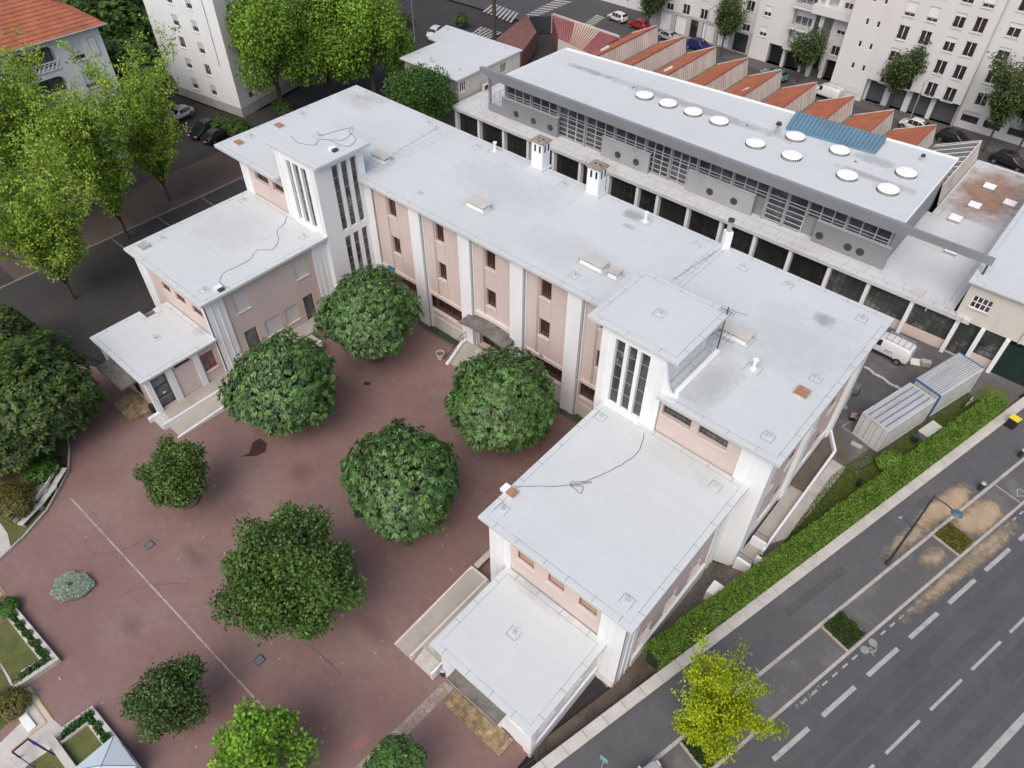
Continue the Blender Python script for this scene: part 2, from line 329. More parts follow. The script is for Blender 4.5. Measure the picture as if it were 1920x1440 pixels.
def cloud_crown(c, R, Rz, nl, n, ln_, wd, m, parent, seed, tintv=.25, col2=(1.25, 1.15, .9), lob=.42):
    """loose crown: many overlapping leafy lobes with gaps between them"""
    g = np.random.default_rng(seed); d = g.normal(size=(nl, 3)); d /= np.linalg.norm(d, axis=1, keepdims=True); d[:, 2] = np.where(d[:, 2] < -.55, -d[:, 2], d[:, 2])
    lc = np.array(c) + d * np.array([R, R, Rz]) * g.uniform(.35, .8 if lob > .35 else .9, (nl, 1)); lr = R * lob * g.uniform(.65, 1.15, nl); k = g.choice(nl, n, p=lr ** 2 / (lr ** 2).sum()); v = g.normal(size=(n, 3)); v /= np.linalg.norm(v, axis=1, keepdims=True)
    rad = (1 - .55 * g.random(n) ** 1.6) * (1 + .28 * np.sin(v[:, 0] * 7 + k) * np.sin(v[:, 1] * 8 + 2 * k) * np.sin(v[:, 2] * 6 + k)); C = lc[k] + v * (lr[k] * rad)[:, None] * np.array([1, 1, 1.15])
    tt = np.clip(1 + tintv * g.normal(size=(n, 1)) + .2 * np.sin(k * 2.7)[:, None], .45, 1.7) * (1 + (np.array(col2) - 1) * g.random((n, 1))); dd = g.normal(size=(n, 3)) + v * .6 - np.array([0, 0, .4])
    return leaves_obj('crown', C, dd, v * .8 + g.normal(size=(n, 3)) * .5 + np.array([0, 0, .7]), ln_ * g.uniform(.7, 1.3, n), wd, tt, m, parent)
def shrub(name, label, cat, x, y, r, h, m, seed, n=500, ln=.2, wd=.12, group=None, z=None, per=5, bumpy=.2, **kw):
    z0 = gh(x, y) if z is None else z; t = thing(name, label, cat, (x, y, z0), group=group)
    MB().tube([(x, y, z0), (x + .03, y, z0 + h * .55)], max(.03, r * .05), 6).build('stem', BARK, t)
    c = round_crown((x, y, z0 + h * .52), r, h * .5, n, per, ln, wd, m, t, seed, bumpy=bumpy, **kw); c.name = 'foliage'; return t
G_ROUND = leafmat('leaf_dark_green', (.068, .145, .038), .42, .12); G_MAPLE = leafmat('leaf_mid_green', (.065, .13, .028), .45, .22); G_LIGHT = leafmat('leaf_spring_green', (.38, .50, .075), .5, .45)
G_POP = leafmat('leaf_fresh_green', (.175, .32, .045), .5, .4); G_DARK = leafmat('leaf_olive_green', (.055, .095, .022), .5, .2); G_HEDGE = leafmat('leaf_hedge', (.12, .23, .03), .45, .25); G_YEL = leafmat('leaf_yellow_green', (.36, .46, .015), .5, .4)
G_STREET = leafmat('leaf_street', (.065, .10, .038), .5, .2); G_SILVER = leafmat('leaf_silver', (.42, .50, .42), .7, .1); G_BRONZE = leafmat('leaf_bronze', (.10, .10, .025), .5, .2)
# ---------------------------------------------------------------- walls with openings
def cellwall(mb, O, d, n, L, z0, z1, holes, depth=.2):
    us = sorted({0, L} | {h[0] for h in holes} | {h[1] for h in holes}); zs = sorted({z0, z1} | {h[2] for h in holes} | {h[3] for h in holes})
    us = [u for u in us if -1e-6 <= u <= L + 1e-6]; zs = [z for z in zs if z0 - 1e-6 <= z <= z1 + 1e-6]
    P = lambda u, v, z: (O[0] + d[0] * u + n[0] * v, O[1] + d[1] * u + n[1] * v, z)
    for i in range(len(us) - 1):
        for j in range(len(zs) - 1):
            uc, zc = (us[i] + us[i + 1]) / 2, (zs[j] + zs[j + 1]) / 2
            if any(h[0] < uc < h[1] and h[2] < zc < h[3] for h in holes): continue
            mb.quad(P(us[i], 0, zs[j]), P(us[i + 1], 0, zs[j]), P(us[i + 1], 0, zs[j + 1]), P(us[i], 0, zs[j + 1]))
    for h in holes:
        a, b, c, e = h[:4]; D = h[4] if len(h) > 4 else depth
        mb.quad(P(a, 0, c), P(a, 0, e), P(a, -D, e), P(a, -D, c)); mb.quad(P(b, 0, e), P(b, 0, c), P(b, -D, c), P(b, -D, e))
        mb.quad(P(a, 0, c), P(a, -D, c), P(b, -D, c), P(b, 0, c)); mb.quad(P(a, 0, e), P(b, 0, e), P(b, -D, e), P(a, -D, e))
def window(parent, O, d, n, h, fm, gm, nx=2, nz=1, depth=.2, bar=.05, shut=0, sill=None, name='window', pane='pane', shm=None, rail=False, label=None):
    a, b, c, e = h[:4]; D = h[4] if len(h) > 4 else depth; fr = MB(); v0, v1 = -D + .002, -D + .07
    ztop = e - (e - c) * shut
    fr.obox(O, d, n, a, a + bar, v0, v1, c, e); fr.obox(O, d, n, b - bar, b, v0, v1, c, e)
    fr.obox(O, d, n, a + bar, b - bar, v0, v1, c, c + bar); fr.obox(O, d, n, a + bar, b - bar, v0, v1, e - bar, e)
    if ztop > c + .15:
        for k in range(1, nx): u = a + (b - a) * k / nx; fr.obox(O, d, n, u - bar * .6, u + bar * .6, v0, v1 - .005, c + bar, ztop - bar if shut == 0 else ztop)
        for k in range(1, nz):
            z = c + (e - c) * k / nz
            if z < ztop - .05: fr.obox(O, d, n, a + bar, b - bar, v0, v1 - .012, z - bar * .5, z + bar * .5)
    f = fr.build(name, fm, parent)
    if label: f['label'] = label
    g = MB(); P = lambda u, v, z: (O[0] + d[0] * u + n[0] * v, O[1] + d[1] * u + n[1] * v, z); vv = -D + .03
    g.quad(P(a, vv, c), P(b, vv, c), P(b, vv, e), P(a, vv, e)); g.build(pane, gm, f)
    if shut: MB().obox(O, d, n, a + bar * .6, b - bar * .6, -D + .075, -D + .11, ztop, e - .002).build('shutter', shm or SHUT, f)
    if sill: MB().obox(O, d, n, a - .08, b + .08, -.05, .09, c - .10, c - .003).build('sill', sill, f)
    if rail:
        r = MB(); zt = c + .45
        for z in (zt, c + .12): r.obox(O, d, n, a, b, -.06, -.03, z, z + .035)
        k = a + .1
        while k < b: r.obox(O, d, n, k, k + .02, -.055, -.035, c + .155, zt); k += .14
        r.build('railing', METALD, f)
    return f
def ln(A, B):
    L = math.hypot(B[0] - A[0], B[1] - A[1]); d = ((B[0] - A[0]) / L, (B[1] - A[1]) / L); return L, d, (d[1], -d[0])
def slab_roof(parent, poly, zt, th, name='roof', m=None, seams=True, tick=2.0, inset=.42):
    mb = MB(); mb.prism(poly, zt - th, zt); r = mb.build(name, m or ROOF, parent, bevel=.03)
    if seams:
        s = MB(); n = len(poly); a = sum(poly[k][0] * poly[(k + 1) % n][1] - poly[(k + 1) % n][0] * poly[k][1] for k in range(n)); P = poly if a > 0 else poly[::-1]; ins = []
        for k in range(n):
            p0, p1, p2 = Vector(P[k - 1]), Vector(P[k]), Vector(P[(k + 1) % n]); d1 = (p1 - p0).normalized(); d2 = (p2 - p1).normalized(); n1 = Vector((-d1.y, d1.x)); n2 = Vector((-d2.y, d2.x))
            den = 1 + n1.dot(n2); ins.append(p1 + (n1 + n2) * inset / max(den, .2))
        for k in range(n):
            A, B = ins[k], ins[(k + 1) % n]; L = (B - A).length; d = (B - A).normalized(); nn = Vector((d.y, -d.x)); u = 0
            while u < L - .2:   # lap joints do not run unbroken
                e = min(L, u + random.uniform(.8, 2.8))
                s.ribbon([A + d * u, A + d * e], .022 if random.random() < .7 else .012, zt + .004)
                u = e
            t = random.uniform(.3, 1)
            while t < L: 
                p = A + d * t; s.ribbon([p - nn * .08, p + nn * (inset - .03)], .028, zt + .006); t += tick * random.uniform(.8, 1.1)
        s.build('membrane_seam', SEAM, r)
    return r
def anchor(roof, px, py, z, kind=0):
    x, y = at(px, py, z); m = MB()
    if kind == 0:
        m.cyl(x, y, z, z + .08, .14, 10); m.cyl(x, y, z + .08, z + .36, .045, 8); m.cyl(x, y, z + .36, z + .41, .08, 8)
    elif kind == 1:
        m.cyl(x, y, z, z + .1, .22, 12); m.cyl(x, y, z + .1, z + .8, .12, 12); m.cyl(x, y, z + .8, z + .88, .2, 12)
    o = m.build('roof_anchor' if kind == 0 else 'vent_pipe', ALU if kind == 0 else WHITE, roof)
    s = MB(); a = .36 if kind == 0 else .5
    for p, q in (((-a, -a), (a, -a)), ((a, -a), (a, a)), ((a, a), (-a, a)), ((-a, a), (-a, -a))):
        if random.random() < .85: s.ribbon([(x + p[0], y + p[1]), (x + q[0], y + q[1])], .03, z + .006)
    s.build('flashing_seam', SEAM, o) if s.v and False else None
    if s.v:
        c = MB(); c.v = s.v; c.f = s.f; c.build('flashing_seam', SEAM, roof)
    return o
def monitor(roof, px, py, z, lx=1.9, ly=.9, rot=0, tilt=.0, lid=None):
    x, y = at(px, py, z); m = MB()
    m.box(x - lx / 2, x + lx / 2, y - ly / 2, y + ly / 2, z, z + .28); o = m.build('roof_vent', WHITE, roof)
    g = MB(); g.box(x - lx / 2 + .07, x + lx / 2 - .07, y - ly / 2 + .07, y + ly / 2 - .07, z + .28, z + .46); 
    g.build('vent_grille', METALD, roof)
    g = MB(); g.box(x - lx / 2 - .12, x + lx / 2 + .12, y - ly / 2 - .12, y + ly / 2 + .12, z + .46, z + .54); g.build('vent_cover', lid or CONCL, roof)
    s = MB(); a, b = lx / 2 + .25, ly / 2 + .25
    for p, q in (((-a, -b), (a, -b)), ((a, -b), (a, b)), ((a, b), (-a, b)), ((-a, b), (-a, -b))): s.ribbon([(x + p[0], y + p[1]), (x + q[0], y + q[1])], .03, z + .006)
    s.build('flashing_seam', SEAM, roof)
def hatch(roof, px, py, z, m=None, s=.42):
    x, y = at(px, py, z); b = MB(); b.box(x - s * .9, x + s * .9, y - s * .9, y + s * .9, z, z + .2); o = b.build('hatch_curb', CONCL, roof)
    b = MB(); b.box(x - s, x + s, y - s, y + s, z + .2, z + .28); b.build('hatch_cover', m or ORANGE, roof)
def wire(parent, pts, z, r=.018, wob=.15):
    P = [at(p[0], p[1], z) for p in pts]; out = []
    for k in range(len(P) - 1):
        p0, p1, p2, p3 = P[max(k - 1, 0)], P[k], P[k + 1], P[min(k + 2, len(P) - 1)]
        for t in range(7):
            u = t / 7; c = [.5 * (2 * p1[i] + (p2[i] - p0[i]) * u + (2 * p0[i] - 5 * p1[i] + 4 * p2[i] - p3[i]) * u * u + (3 * p1[i] - p0[i] - 3 * p2[i] + p3[i]) * u ** 3) for i in (0, 1)]
            out.append((c[0] + random.uniform(-wob, wob) * .25, c[1] + random.uniform(-wob, wob) * .25, z + r + .003))
    out.append((*P[-1], z + r + .003)); return MB().tube(out, r, 4).build('cable', METALD, parent)
# ================================================================ GROUND
drape('ground', [(-150, -40), (60, -40), (60, 180), (-150, 180)], -.32, ASPHD, step=2.0)
far = MB(); far.box(-900, 900, -500, 1300, -6, -5); far.build('terrain', SOIL, kind='structure')
drape('courtyard', [(-64, -12), (-8.9, -12), (-8.9, 11.9), (-16, 18.6), (-17, 36), (-50, 36), (-49.5, 12.5), (-57, 12.5), (-62, 10)], .01, COURT, 'dark red tarmac schoolyard')
# the wide road on the right lies in its own frame
RO, RD, RR = (-6.7, 12.6), (.2475, .9689), (.9689, -.2475)
def rp(s, t): return (RO[0] + RD[0] * s + RR[0] * t, RO[1] + RD[1] * s + RR[1] * t)
def rquad(s0, s1, t0, t1): return [rp(s0, t0), rp(s0, t1), rp(s1, t1), rp(s1, t0)]
def flat(name, poly, z0, z1, m, kind='structure', label=None, bev=0):
    b = MB(); b.prism(poly, z0, z1); o = b.build(name, m, kind=kind, bevel=bev)
    if label: o['label'] = label
    return o
flat('road', rquad(-40, 120, 4.98, 60), -.3, .0, ASPH); flat('parking_lane', rquad(-40, 120, 2.72, 4.78), -.3, .004, ASPHP)
flat('pavement', rquad(-40, 120, -.34, 2.5), -.3, .12, ASPHW)
kb = MB()
s = -40
while s < 118: kb.prism(rquad(s + .01, s + .99, 2.5, 2.72), -.3, .13); s += 1.0
kb.build('kerb', CONC, kind='structure', bevel=.02)
kb = MB(); s = -40
while s < 118: kb.prism(rquad(s + .01, s + .99, 4.78, 4.98), -.3, .012); s += 1.0
kb.build('drainage_channel', CONC, kind='structure')
def mark(name, quads, z, m=PAINT, **kw):
    b = MB()
    for q in quads: b.quad(*[(p[0], p[1], z) for p in q])
    return b.build(name, m, kind='structure', **kw)
mark('lane_marking', [rquad(10.3 + 4.37 * k, 13.4 + 4.37 * k, 6.38, 6.66) for k in range(-6, 20)], .004)
mark('centre_marking', [rquad(16 + 4.4 * k, 19.3 + 4.4 * k, 9.95, 10.13) for k in range(-6, 20)], .004)
mark('far_lane_marking', [rquad(5.0 + 12.4 * k, 13.6 + 12.4 * k, 13.35, 13.75) for k in range(-2, 8)], .004)
mark('cycle_lane_marking', [rquad(s, s + .5, 5.25, 5.36) for s in np.arange(14.2, 60, .98) if not (20.5 < s < 21.5)] , .004, PAINT)
mark('bay_marking', [rquad(39.7, 39.8, 2.75, 4.75)], .009)
flat('sand_patch', [rp(*q) for q in ((30, 2.2), (33, 1.3), (37, 1.7), (39, 3.3), (38.5, 5.6), (35, 6.4), (30.5, 6.3), (28.5, 5.5), (28.6, 3.2))], .0, .14, SAND) if False else None
def spill(name, s0, s1, t0, t1, z, m):
    c = rp((s0 + s1) / 2, (t0 + t1) / 2); b = MB(); hs, ht = (s1 - s0) / 2, (t1 - t0) / 2; b.quad((-hs, ht, 0), (-hs, -ht, 0), (hs, -ht, 0), (hs, ht, 0)); o = b.build(name, m, kind='structure'); o.location = (*c, z); o.rotation_euler = (0, 0, math.atan2(RD[1], RD[0])); return o
# each sheet ends at its own kerb, the noise thins it before it gets there
spill('sand_patch', 31.5, 38.0, .9, 2.5, .134, SAND); spill('sand_spill', 33.3, 38.3, 2.73, 4.77, .016, SAND); spill('sand_spill', 28.8, 31.4, 3.1, 4.5, .016, SANDL); spill('sand_spill', 30.0, 38.0, 4.99, 6.2, .014, SANDL); spill('sand_spill', 31.5, 37.0, 4.99, 5.8, .018, SANDL)
spill('thin_sand', 24, 36, 4.99, 6.0, .010, SANDL); spill('thin_sand', 27, 33, 1.2, 2.48, .128, SANDL)
wm = mat('tyre_wear', (.075, .077, .082), .85, .05, .4, alpha_noise=(.35, .35, .8, 0, .28)); wl = mat('road_repair', (.12, .121, .125), .9, .08, .6, alpha_noise=(.5, .3, .6, 0, .45))
mark('tyre_wear', [rquad(-30, 100, c - .35, c + .35) for c in (7.6, 9.1, 11.1, 12.5)], .0025, wm); mark('road_repair', [rquad(12, 23, 8.0, 8.5), rquad(26, 34, 11.4, 12.0), rquad(40, 47, 7.2, 7.9)], .0035, wl); mark('pavement_repair', [rquad(18, 24, .5, 1.1), rquad(33, 34.4, .3, 1.4), rquad(8, 9.2, 1.2, 2.2)], .1225, wl)
# white figures and words painted on the road
def ptext(name, txt, s, t, size, z, along=True, m=PAINT, sx=1.0):
    cu = bpy.data.curves.new(name, 'FONT'); cu.body = txt; cu.size = size; cu.align_x = 'CENTER'; cu.align_y = 'CENTER'
    tmp = bpy.data.objects.new('tmp', cu); link(tmp); bpy.context.view_layer.update(); me = bpy.data.meshes.new_from_object(tmp); bpy.data.objects.remove(tmp)
    me.materials.clear(); me.materials.append(m); o = link(bpy.data.objects.new(name, me)); p = rp(s, t); o.location = (p[0], p[1], z)
    o.rotation_euler = (0, 0, math.atan2(RD[1], RD[0])); o.scale = (sx, 1, 1); o['kind'] = 'structure'; return o
PWORN = mat('worn_lettering', (.27, .27, .265), .8, .15, 2)
pt = ptext('pay_marking', 'P A Y A N T', 14.9, 5.30, .40, .008, sx=1.1, m=PWORN)
pt['label'] = 'the word PAYANT painted along the parking lane edge'
bk = MB()
for s_, r_ in ((20.3, .28), (21.15, .28)):
    c = rp(s_, 5.35)
    for q in range(14): a, b = 2 * math.pi * q / 14, 2 * math.pi * (q + 1) / 14; bk.quad((*c, .008), (c[0] + r_ * math.cos(a), c[1] + r_ * math.sin(a), .008), (c[0] + r_ * math.cos(b), c[1] + r_ * math.sin(b), .008))
bk.ribbon([rp(20.3, 5.35), rp(20.6, 5.8), rp(21.0, 5.75), rp(21.15, 5.35)], .09, .009); bk.ribbon([rp(20.6, 5.8), rp(20.75, 5.5), rp(20.3, 5.35)], .09, .010); bk.ribbon([rp(20.5, 5.65), rp(20.45, 5.95)], .08, .011)
bk.build('cycle_symbol', PWORN, kind='structure')
for (s_, t_) in ((36.9, 3.9), (40.6, 4.3)):
    b = MB(); pts = [rp(s_ + .42 * math.sin(a) * (1 + .2 * math.sin(3 * a)), t_ + .3 * math.cos(a) + .1 * math.sin(2 * a)) for a in np.linspace(.3, 5.9, 16)]; b.ribbon(pts, .07, .02); b.ribbon([pts[-1], rp(s_ + .1, t_ + .45)], .07, .021); b.build('chalk_loop', PAINT, kind='structure')
# verge strip, side ramp and soil between the school and the low wall
drape('verge', [(-8.95, 12.3), (-7.2, 11.2), (5.6, 61.6), (-4, 61.5), (-6.2, 48.3), (-6.2, 31), (-7.5, 31), (-7.5, 18.6)], .02, SOIL)
drape('gravel_bed', [(-7.4, 21.5), (-6.5, 21.5), (-4.1, 30.5), (-7.4, 30.2)], .05, GRAVEL)
drape('lawn', [at(1500, 985, 0), at(1542, 932, 0), at(1588, 862, 0), at(1602, 889, 0), at(1655, 850, 0), at(1770, 775, 0), at(1800, 760, 0), at(1850, 720), at(1895, 735), (3.4, 59.5), (-1.3, 40.8), (-3.6, 34)], .05, GRASS)
drape('concrete_path', [at(1560, 862), at(1586, 878), at(1510, 975), at(1475, 1010), at(1440, 1022)], .06, CONC)
drape('service_yard', [(-6, 48), at(1602, 889), at(1658, 852), (-1.7, 48), (2.2, 56), (5, 63.3), (-70, 63.3), (-70, 48)], .035, ASPHP)
# parking lines in the yard
yl = MB(); yl.ribbon([at(1557, 862), at(1602, 888), at(1640, 866)], .08, .05); yl.ribbon([at(1578, 800), at(1610, 822)], .08, .05); yl.ribbon([at(1578, 800), at(1610, 783)], .08, .05); yl.build('yard_line', PAINT, kind='structure')
# court line, drains, paved strip
cl = MB(); cl.ribbon([(-46.8 + k * .5, 2.9 + .3 * (k * .5) / 24.7) for k in range(0, 51)], .11, lambda x, y: gh(x, y) + .016); cl.build('court_line', PAINTP, kind='structure')
drape('paved_strip', [at(655, 1452, -.4), at(690, 1452, -.4), at(852, 1290, -.5), at(833, 1278, -.5)], .02, mat('pebble_paving', (.46, .37, .32), .9, .3, 6, fine=.35, brick=(.6, .6, .02, .7)))
drape('patched_tarmac', [at(661, 1397, -.4), at(685, 1379, -.4), at(696, 1388, -.4), at(667, 1411, -.4)], .018, mat('pink_patch', (.30, .15, .13), .9, .15, 2))
for k, (px, py) in enumerate(((487, 1238), (281, 1022))):
    x, y = at(px, py, gh(*at(px, py, 0))); z = gh(x, y) + .02; b = MB(); b.box(x - .3, x + .3, y - .3, y + .3, z, z + .015)
    o = b.build('drain_grate', METALD); tag(o, ('square iron drain grate near the big maple in the yard', 'square iron drain grate beside the long white court line')[k], 'drain grate', 'drain grates in the courtyard')
    b = MB()
    for q in range(5): b.box(x - .24, x + .24, y - .24 + q * .1, y - .2 + q * .1, z + .015, z + .022)
    b.build('grate_bar', METAL, o)
pz = gh(-39, 16) + .015
drape('wet_stain', [at(*q, -.7) for q in ((452, 858), (468, 850), (474, 830), (487, 822), (501, 832), (498, 848), (480, 856), (466, 857))], .014, mat('wet_tarmac', (.055, .03, .028), .5, .2, 2))
drape('wet_stain', [at(*q, -1.1) for q in ((681, 722), (685, 716), (695, 718), (692, 724))], .014, MATS['wet_tarmac'])
# petals scattered over the yard
pb = MB()
for k in range(230):
    px, py = (random.gauss(850, 95), random.gauss(830, 75)) if k < 110 else (random.uniform(120, 900), random.uniform(860, 1420))
    x, y = at(px, py, -.8)
    if x > -19 or y > 35 or x < -46: continue
    z = gh(x, y) + .02; r = random.uniform(.02, .055); a = random.random() * 6; pb.quad(*[(x + r * math.cos(a + q * 1.57), y + r * math.sin(a + q * 1.57), z) for q in range(4)])
pb.build('fallen_petals', mat('petal', (.6, .55, .5), .8), kind='stuff')['label'] = 'pale petals scattered on the red tarmac'
cr = MB(); gcr = random.Random(5)
for k in range(9):
    x, y = gcr.uniform(-45, -21), gcr.uniform(-3, 24); a = gcr.choice((.1, 1.5, .8, 2.3)); pts = [(x, y)]
    for q in range(gcr.randint(4, 11)): a += gcr.uniform(-.35, .35); x += .55 * math.cos(a); y += .55 * math.sin(a); pts.append((x, y))
    cr.ribbon(pts, gcr.uniform(.03, .06), lambda x, y: gh(x, y) + .0135)
cr.build('tarmac_cracks', mat('crack_dark', (.15, .09, .08), .9, .2, 2, alpha_noise=(2.0, .3, .5)), kind='structure')
for k, (px, py, a, b_) in enumerate(((365, 1045, 2.2, .9), (440, 960, 1.6, 2.4), (700, 1180, 2.6, 1.2), (250, 1180, 1.5, 1.0), (560, 880, 2.0, 1.4))):
    x, y = at(px, py, -.5); drape('tarmac_patch', [(x - a, y - b_), (x + a, y - b_ * .9), (x + a * .95, y + b_), (x - a * .9, y + b_ * 1.1)], .0125, mat('patched_court_%d' % (k % 2), ((.21, .122, .11), (.25, .155, .138))[k % 2], .9, .1, .5, fine=.12, alpha_noise=(.5, -.05, .45, .75, .3)))
# ================================================================ SCHOOL
SC = thing('school_building', 'large U shaped school with pale flat roofs, pink walls and two stair towers', 'school', (-34, 42, 0))
F = (1, 0); NF = (0, -1); SX = (0, 1); NX = (1, 0)      # front facing -y ; side facing +x
BK = (-1, 0); NB = (0, 1); WX = (0, -1); NW = (-1, 0)
def wallbox(x0, x1, y0, y1, z0, z1, hf=(), hs=(), hb=(), hw=(), mb=None):
    """four walls; holes in absolute x (front, back) or y (sides)"""
    cellwall(mb, (x0, y0), F, NF, x1 - x0, z0, z1, [(a - x0, b - x0, c, d) for a, b, c, d in hf])
    cellwall(mb, (x1, y0), SX, NX, y1 - y0, z0, z1, [(a - y0, b - y0, c, d) for a, b, c, d in hs])
    cellwall(mb, (x1, y1), BK, NB, x1 - x0, z0, z1, [(x1 - b, x1 - a, c, d) for a, b, c, d in hb])
    cellwall(mb, (x0, y1), WX, NW, y1 - y0, z0, z1, [(y1 - b, y1 - a, c, d) for a, b, c, d in hw])
def wf(par, y, h, *a, **k): return window(par, (0, y), F, NF, h, *a, **k)
def ws(par, x, h, *a, **k): return window(par, (x, 0), SX, NX, h, *a, **k)
def wb(par, y, h, *a, **k): return window(par, (0, y), BK, NB, (-h[1], -h[0], h[2], h[3]), *a, **k)
def ww(par, x, h, *a, **k): return window(par, (x, 0), WX, NW, (-h[1], -h[0], h[2], h[3]), *a, **k)
def lowwing(side):
    L = side < 0; x0, x1 = (-57.1, -49.6) if L else (-16.0, -8.85); y0, y1 = 12.0, 18.6
    mb = MB(); m = lambda a: a
    if L:
        hs = [(12.4, 13.7, .1, 3.4), (14.6, 16.0, 3.13, 3.6), (16.85, 18.05, 1.06, 3.0)]; hf = [(-53.5, -51.6, 0, 2.5), (-56.4, -55, 1.6, 2.6)]; wallbox(x0, x1, y0, y1, -1.2, 3.78, hf, hs, mb=mb)
    else:
        hf = [(-10.85, -9.35, 1.7, 2.6), (-14.5, -12.6, -.2, 2.3)]; hs = [(12.8, 14.2, 1.6, 2.7), (15.2, 16.8, 1.6, 2.7)]; wallbox(x0, x1, y0, y1, -1.2, 3.78, hf, hs, mb=mb)
    mb.build('wall', WHITE if not L else PINK, SC)
    if L:
        ws(SC, x1, hs[0], DFRAME, GLASSG, 1, 3, bar=.09, name='door', pane='door_glass', depth=.2); MB().obox((x1, 0), SX, NX, 12.95, 13.2, -.11, -.1, 1.4, 1.6).build('notice', WFRAME, SC)
        ws(SC, x1, hs[1], DFRAME, DARKIN, 1, 1); ws(SC, x1, hs[2], RFRAME, GLASSG, 2, 1, bar=.1, sill=SILL)
        for a, b in ((12.02, 12.36), (13.76, 14.3), (16.2, 16.7)): MB().obox((x1, 0), SX, NX, a, b, 0, .16, -.1, 3.76).build('pilaster', WHITE, SC)
        MB().obox((x1, 0), SX, NX, 14.35, 16.15, 0, .03, .1, 3.05).build('smooth_panel', PINK2, SC)
        wf(SC, y0, hf[0], DFRAME, DARKIN, 2, 1, name='door', pane='door_glass'); wf(SC, y0, hf[1], WFRAME, GLASS, 2, 1)
        MB().box(x0 - .15, x0 + .6, y0 - .1, y0 + .5, -.6, 3.77).build('pilaster', WHITE, SC); MB().box(x1 - .35, x1 + .08, y0 - .09, y0 + .0, -.8, 3.77).build('pilaster', WHITE, SC)
        roof = slab_roof(SC, [(-57.5, 11.58), (-49.2, 11.58), (-49.2, 18.58), (-56.9, 18.58), (-56.9, 17.1), (-56.2, 17.1), (-56.2, 16.2), (-57.5, 16.2)], 4.0, .22)
    else:
        wf(SC, y0, hf[0], WFRAME, GLASS, 3, 1, bar=.05); wf(SC, y0, hf[1], DFRAME, DARKIN, 2, 1, name='door', pane='door_glass')
        for h in hs: ws(SC, x1, h, WFRAME, GLASS, 2, 1, sill=SILL)
        MB().obox((x1, 0), SX, NX, 12.3, 18.3, 0, .03, 2.75, 3.7).build('smooth_panel', PINK2, SC); MB().obox((x1, 0), SX, NX, 11.98, 12.3, 0, .12, -.9, 3.77).build('pilaster', WHITE, SC)
        MB().box(-9.3, -8.75, 11.9, 12.0, -.9, 3.77).build('pilaster', WHITE, SC); MB().box(-11.5, -11.05, 11.88, 12.0, -.9, 3.77).build('pilaster', WHITE, SC)
        MB().obox((x1, 0), SX, NX, 12.3, 18.5, 0, .10, -.9, .35).build('plinth', WHITE, SC)
        roof = slab_roof(SC, [(-16.42, 11.58), (-8.47, 11.58), (-8.47, 18.58), (-16.42, 18.58)], 4.0, .22, m=ROOF)
    return roof
rlL = lowwing(-1); rlR = lowwing(1)
def midwing(side):
    L = side < 0; x0, x1 = (-60.4, -49.6) if L else (-17.85, -7.6); y0, y1 = 18.65, 31.25; mb = MB()
    if L:
        hf = [(-56.7, -55.4, 5.45, 6.35), (-54.5, -53.0, 5.45, 6.35), (-51.9, -50.4, 5.45, 6.35)]
        hs = [(21.2, 22.5, 4.9, 6.8), (27.5, 28.85, 4.9, 6.8), (21.2, 22.45, .0, 2.75), (23.3, 24.9, .85, 2.6), (25.5, 26.8, .85, 2.6), (27.6, 28.7, .0, 2.75)]; wallbox(x0, x1, y0, y1, -1.6, 7.76, hf, hs, mb=mb)
    else:
        hf = [(-15.6, -14.3, 5.65, 6.6), (-13.2, -11.95, 5.65, 6.6), (-10.85, -9.55, 5.65, 6.6)]
        hs = [(a, a + 1.5, z, z + 1.6) for a in (20.9, 24.0, 27.1) for z in (1.0, 5.3)]; hw = [(a, a + 1.5, z, z + 1.8) for a in (21.2, 24.3, 27.3) for z in (.8, 4.9)]; wallbox(x0, x1, y0, y1, -1.6, 7.76, hf, hs, (), hw, mb=mb)
        for h in hw: ww(SC, x0, h, WFRAME, GLASS, 2, 1, shut=random.choice((0, 1, .5)))
    mb.build('wall', PINK, SC)
    for h in hf: wf(SC, y0, h, BFRAME, GLASSB if L else mat('boarded_window', (.42, .30, .22), .8, .15, 1), 1 if not L else 2, 1, sill=SILL)
    if L:
        for h, s_ in zip(hs, (1, 1, 0, 1, 1, 0)):
            door = h[2] < .5; ws(SC, x1, h, DFRAME if door else WFRAME, GLASSG if door else GLASS, 1 if door else 2, 1, shut=s_, bar=.09 if door else .05, name='door' if door else 'window', pane='door_glass' if door else 'pane', sill=None if door else SILL)
    else:
        for h in hs: ws(SC, x1, h, WFRAME, GLASS, 2, 1, sill=SILL, shut=random.choice((0, .4)))
    def pil(f, a, b, at_, v=.12, zb=-1.6): 
        o = ((0, at_), F, NF) if f == 'f' else ((at_, 0), SX, NX); MB().obox(*o, a, b, 0, v, zb, 7.74).build('pilaster', WHITE, SC)
        for q in (.33, .66): MB().obox(*o, a + (b - a) * q, a + (b - a) * q + .06, v, v + .05, zb, 7.73).build('pilaster_fillet', WHITE, SC)
    pil('f', x0 - .02, x0 + 1.75, y0); pil('f', x1 - (.25 if L else 1.6), x1 + .12, y0); pil('s', y0 - .1, 20.35, x1); pil('s', 29.6, y1, x1)
    if not L: MB().obox((x1, 0), SX, NX, 20.4, 29.5, 0, .16, 7.0, 7.5).build('wall_band', WHITE, SC); MB().obox((x1, 0), SX, NX, 20.4, 29.5, 0, .2, -1.2, .3).build('plinth', WHITE, SC)
    xa, xb = (-61.0, -48.9) if L else (-18.45, -6.98)
    return slab_roof(SC, [(xa, 18.16), (xb, 18.16), (xb, 31.2), (xa, 31.2)], 8.0, .25)
rmL = midwing(-1); rmR = midwing(1)
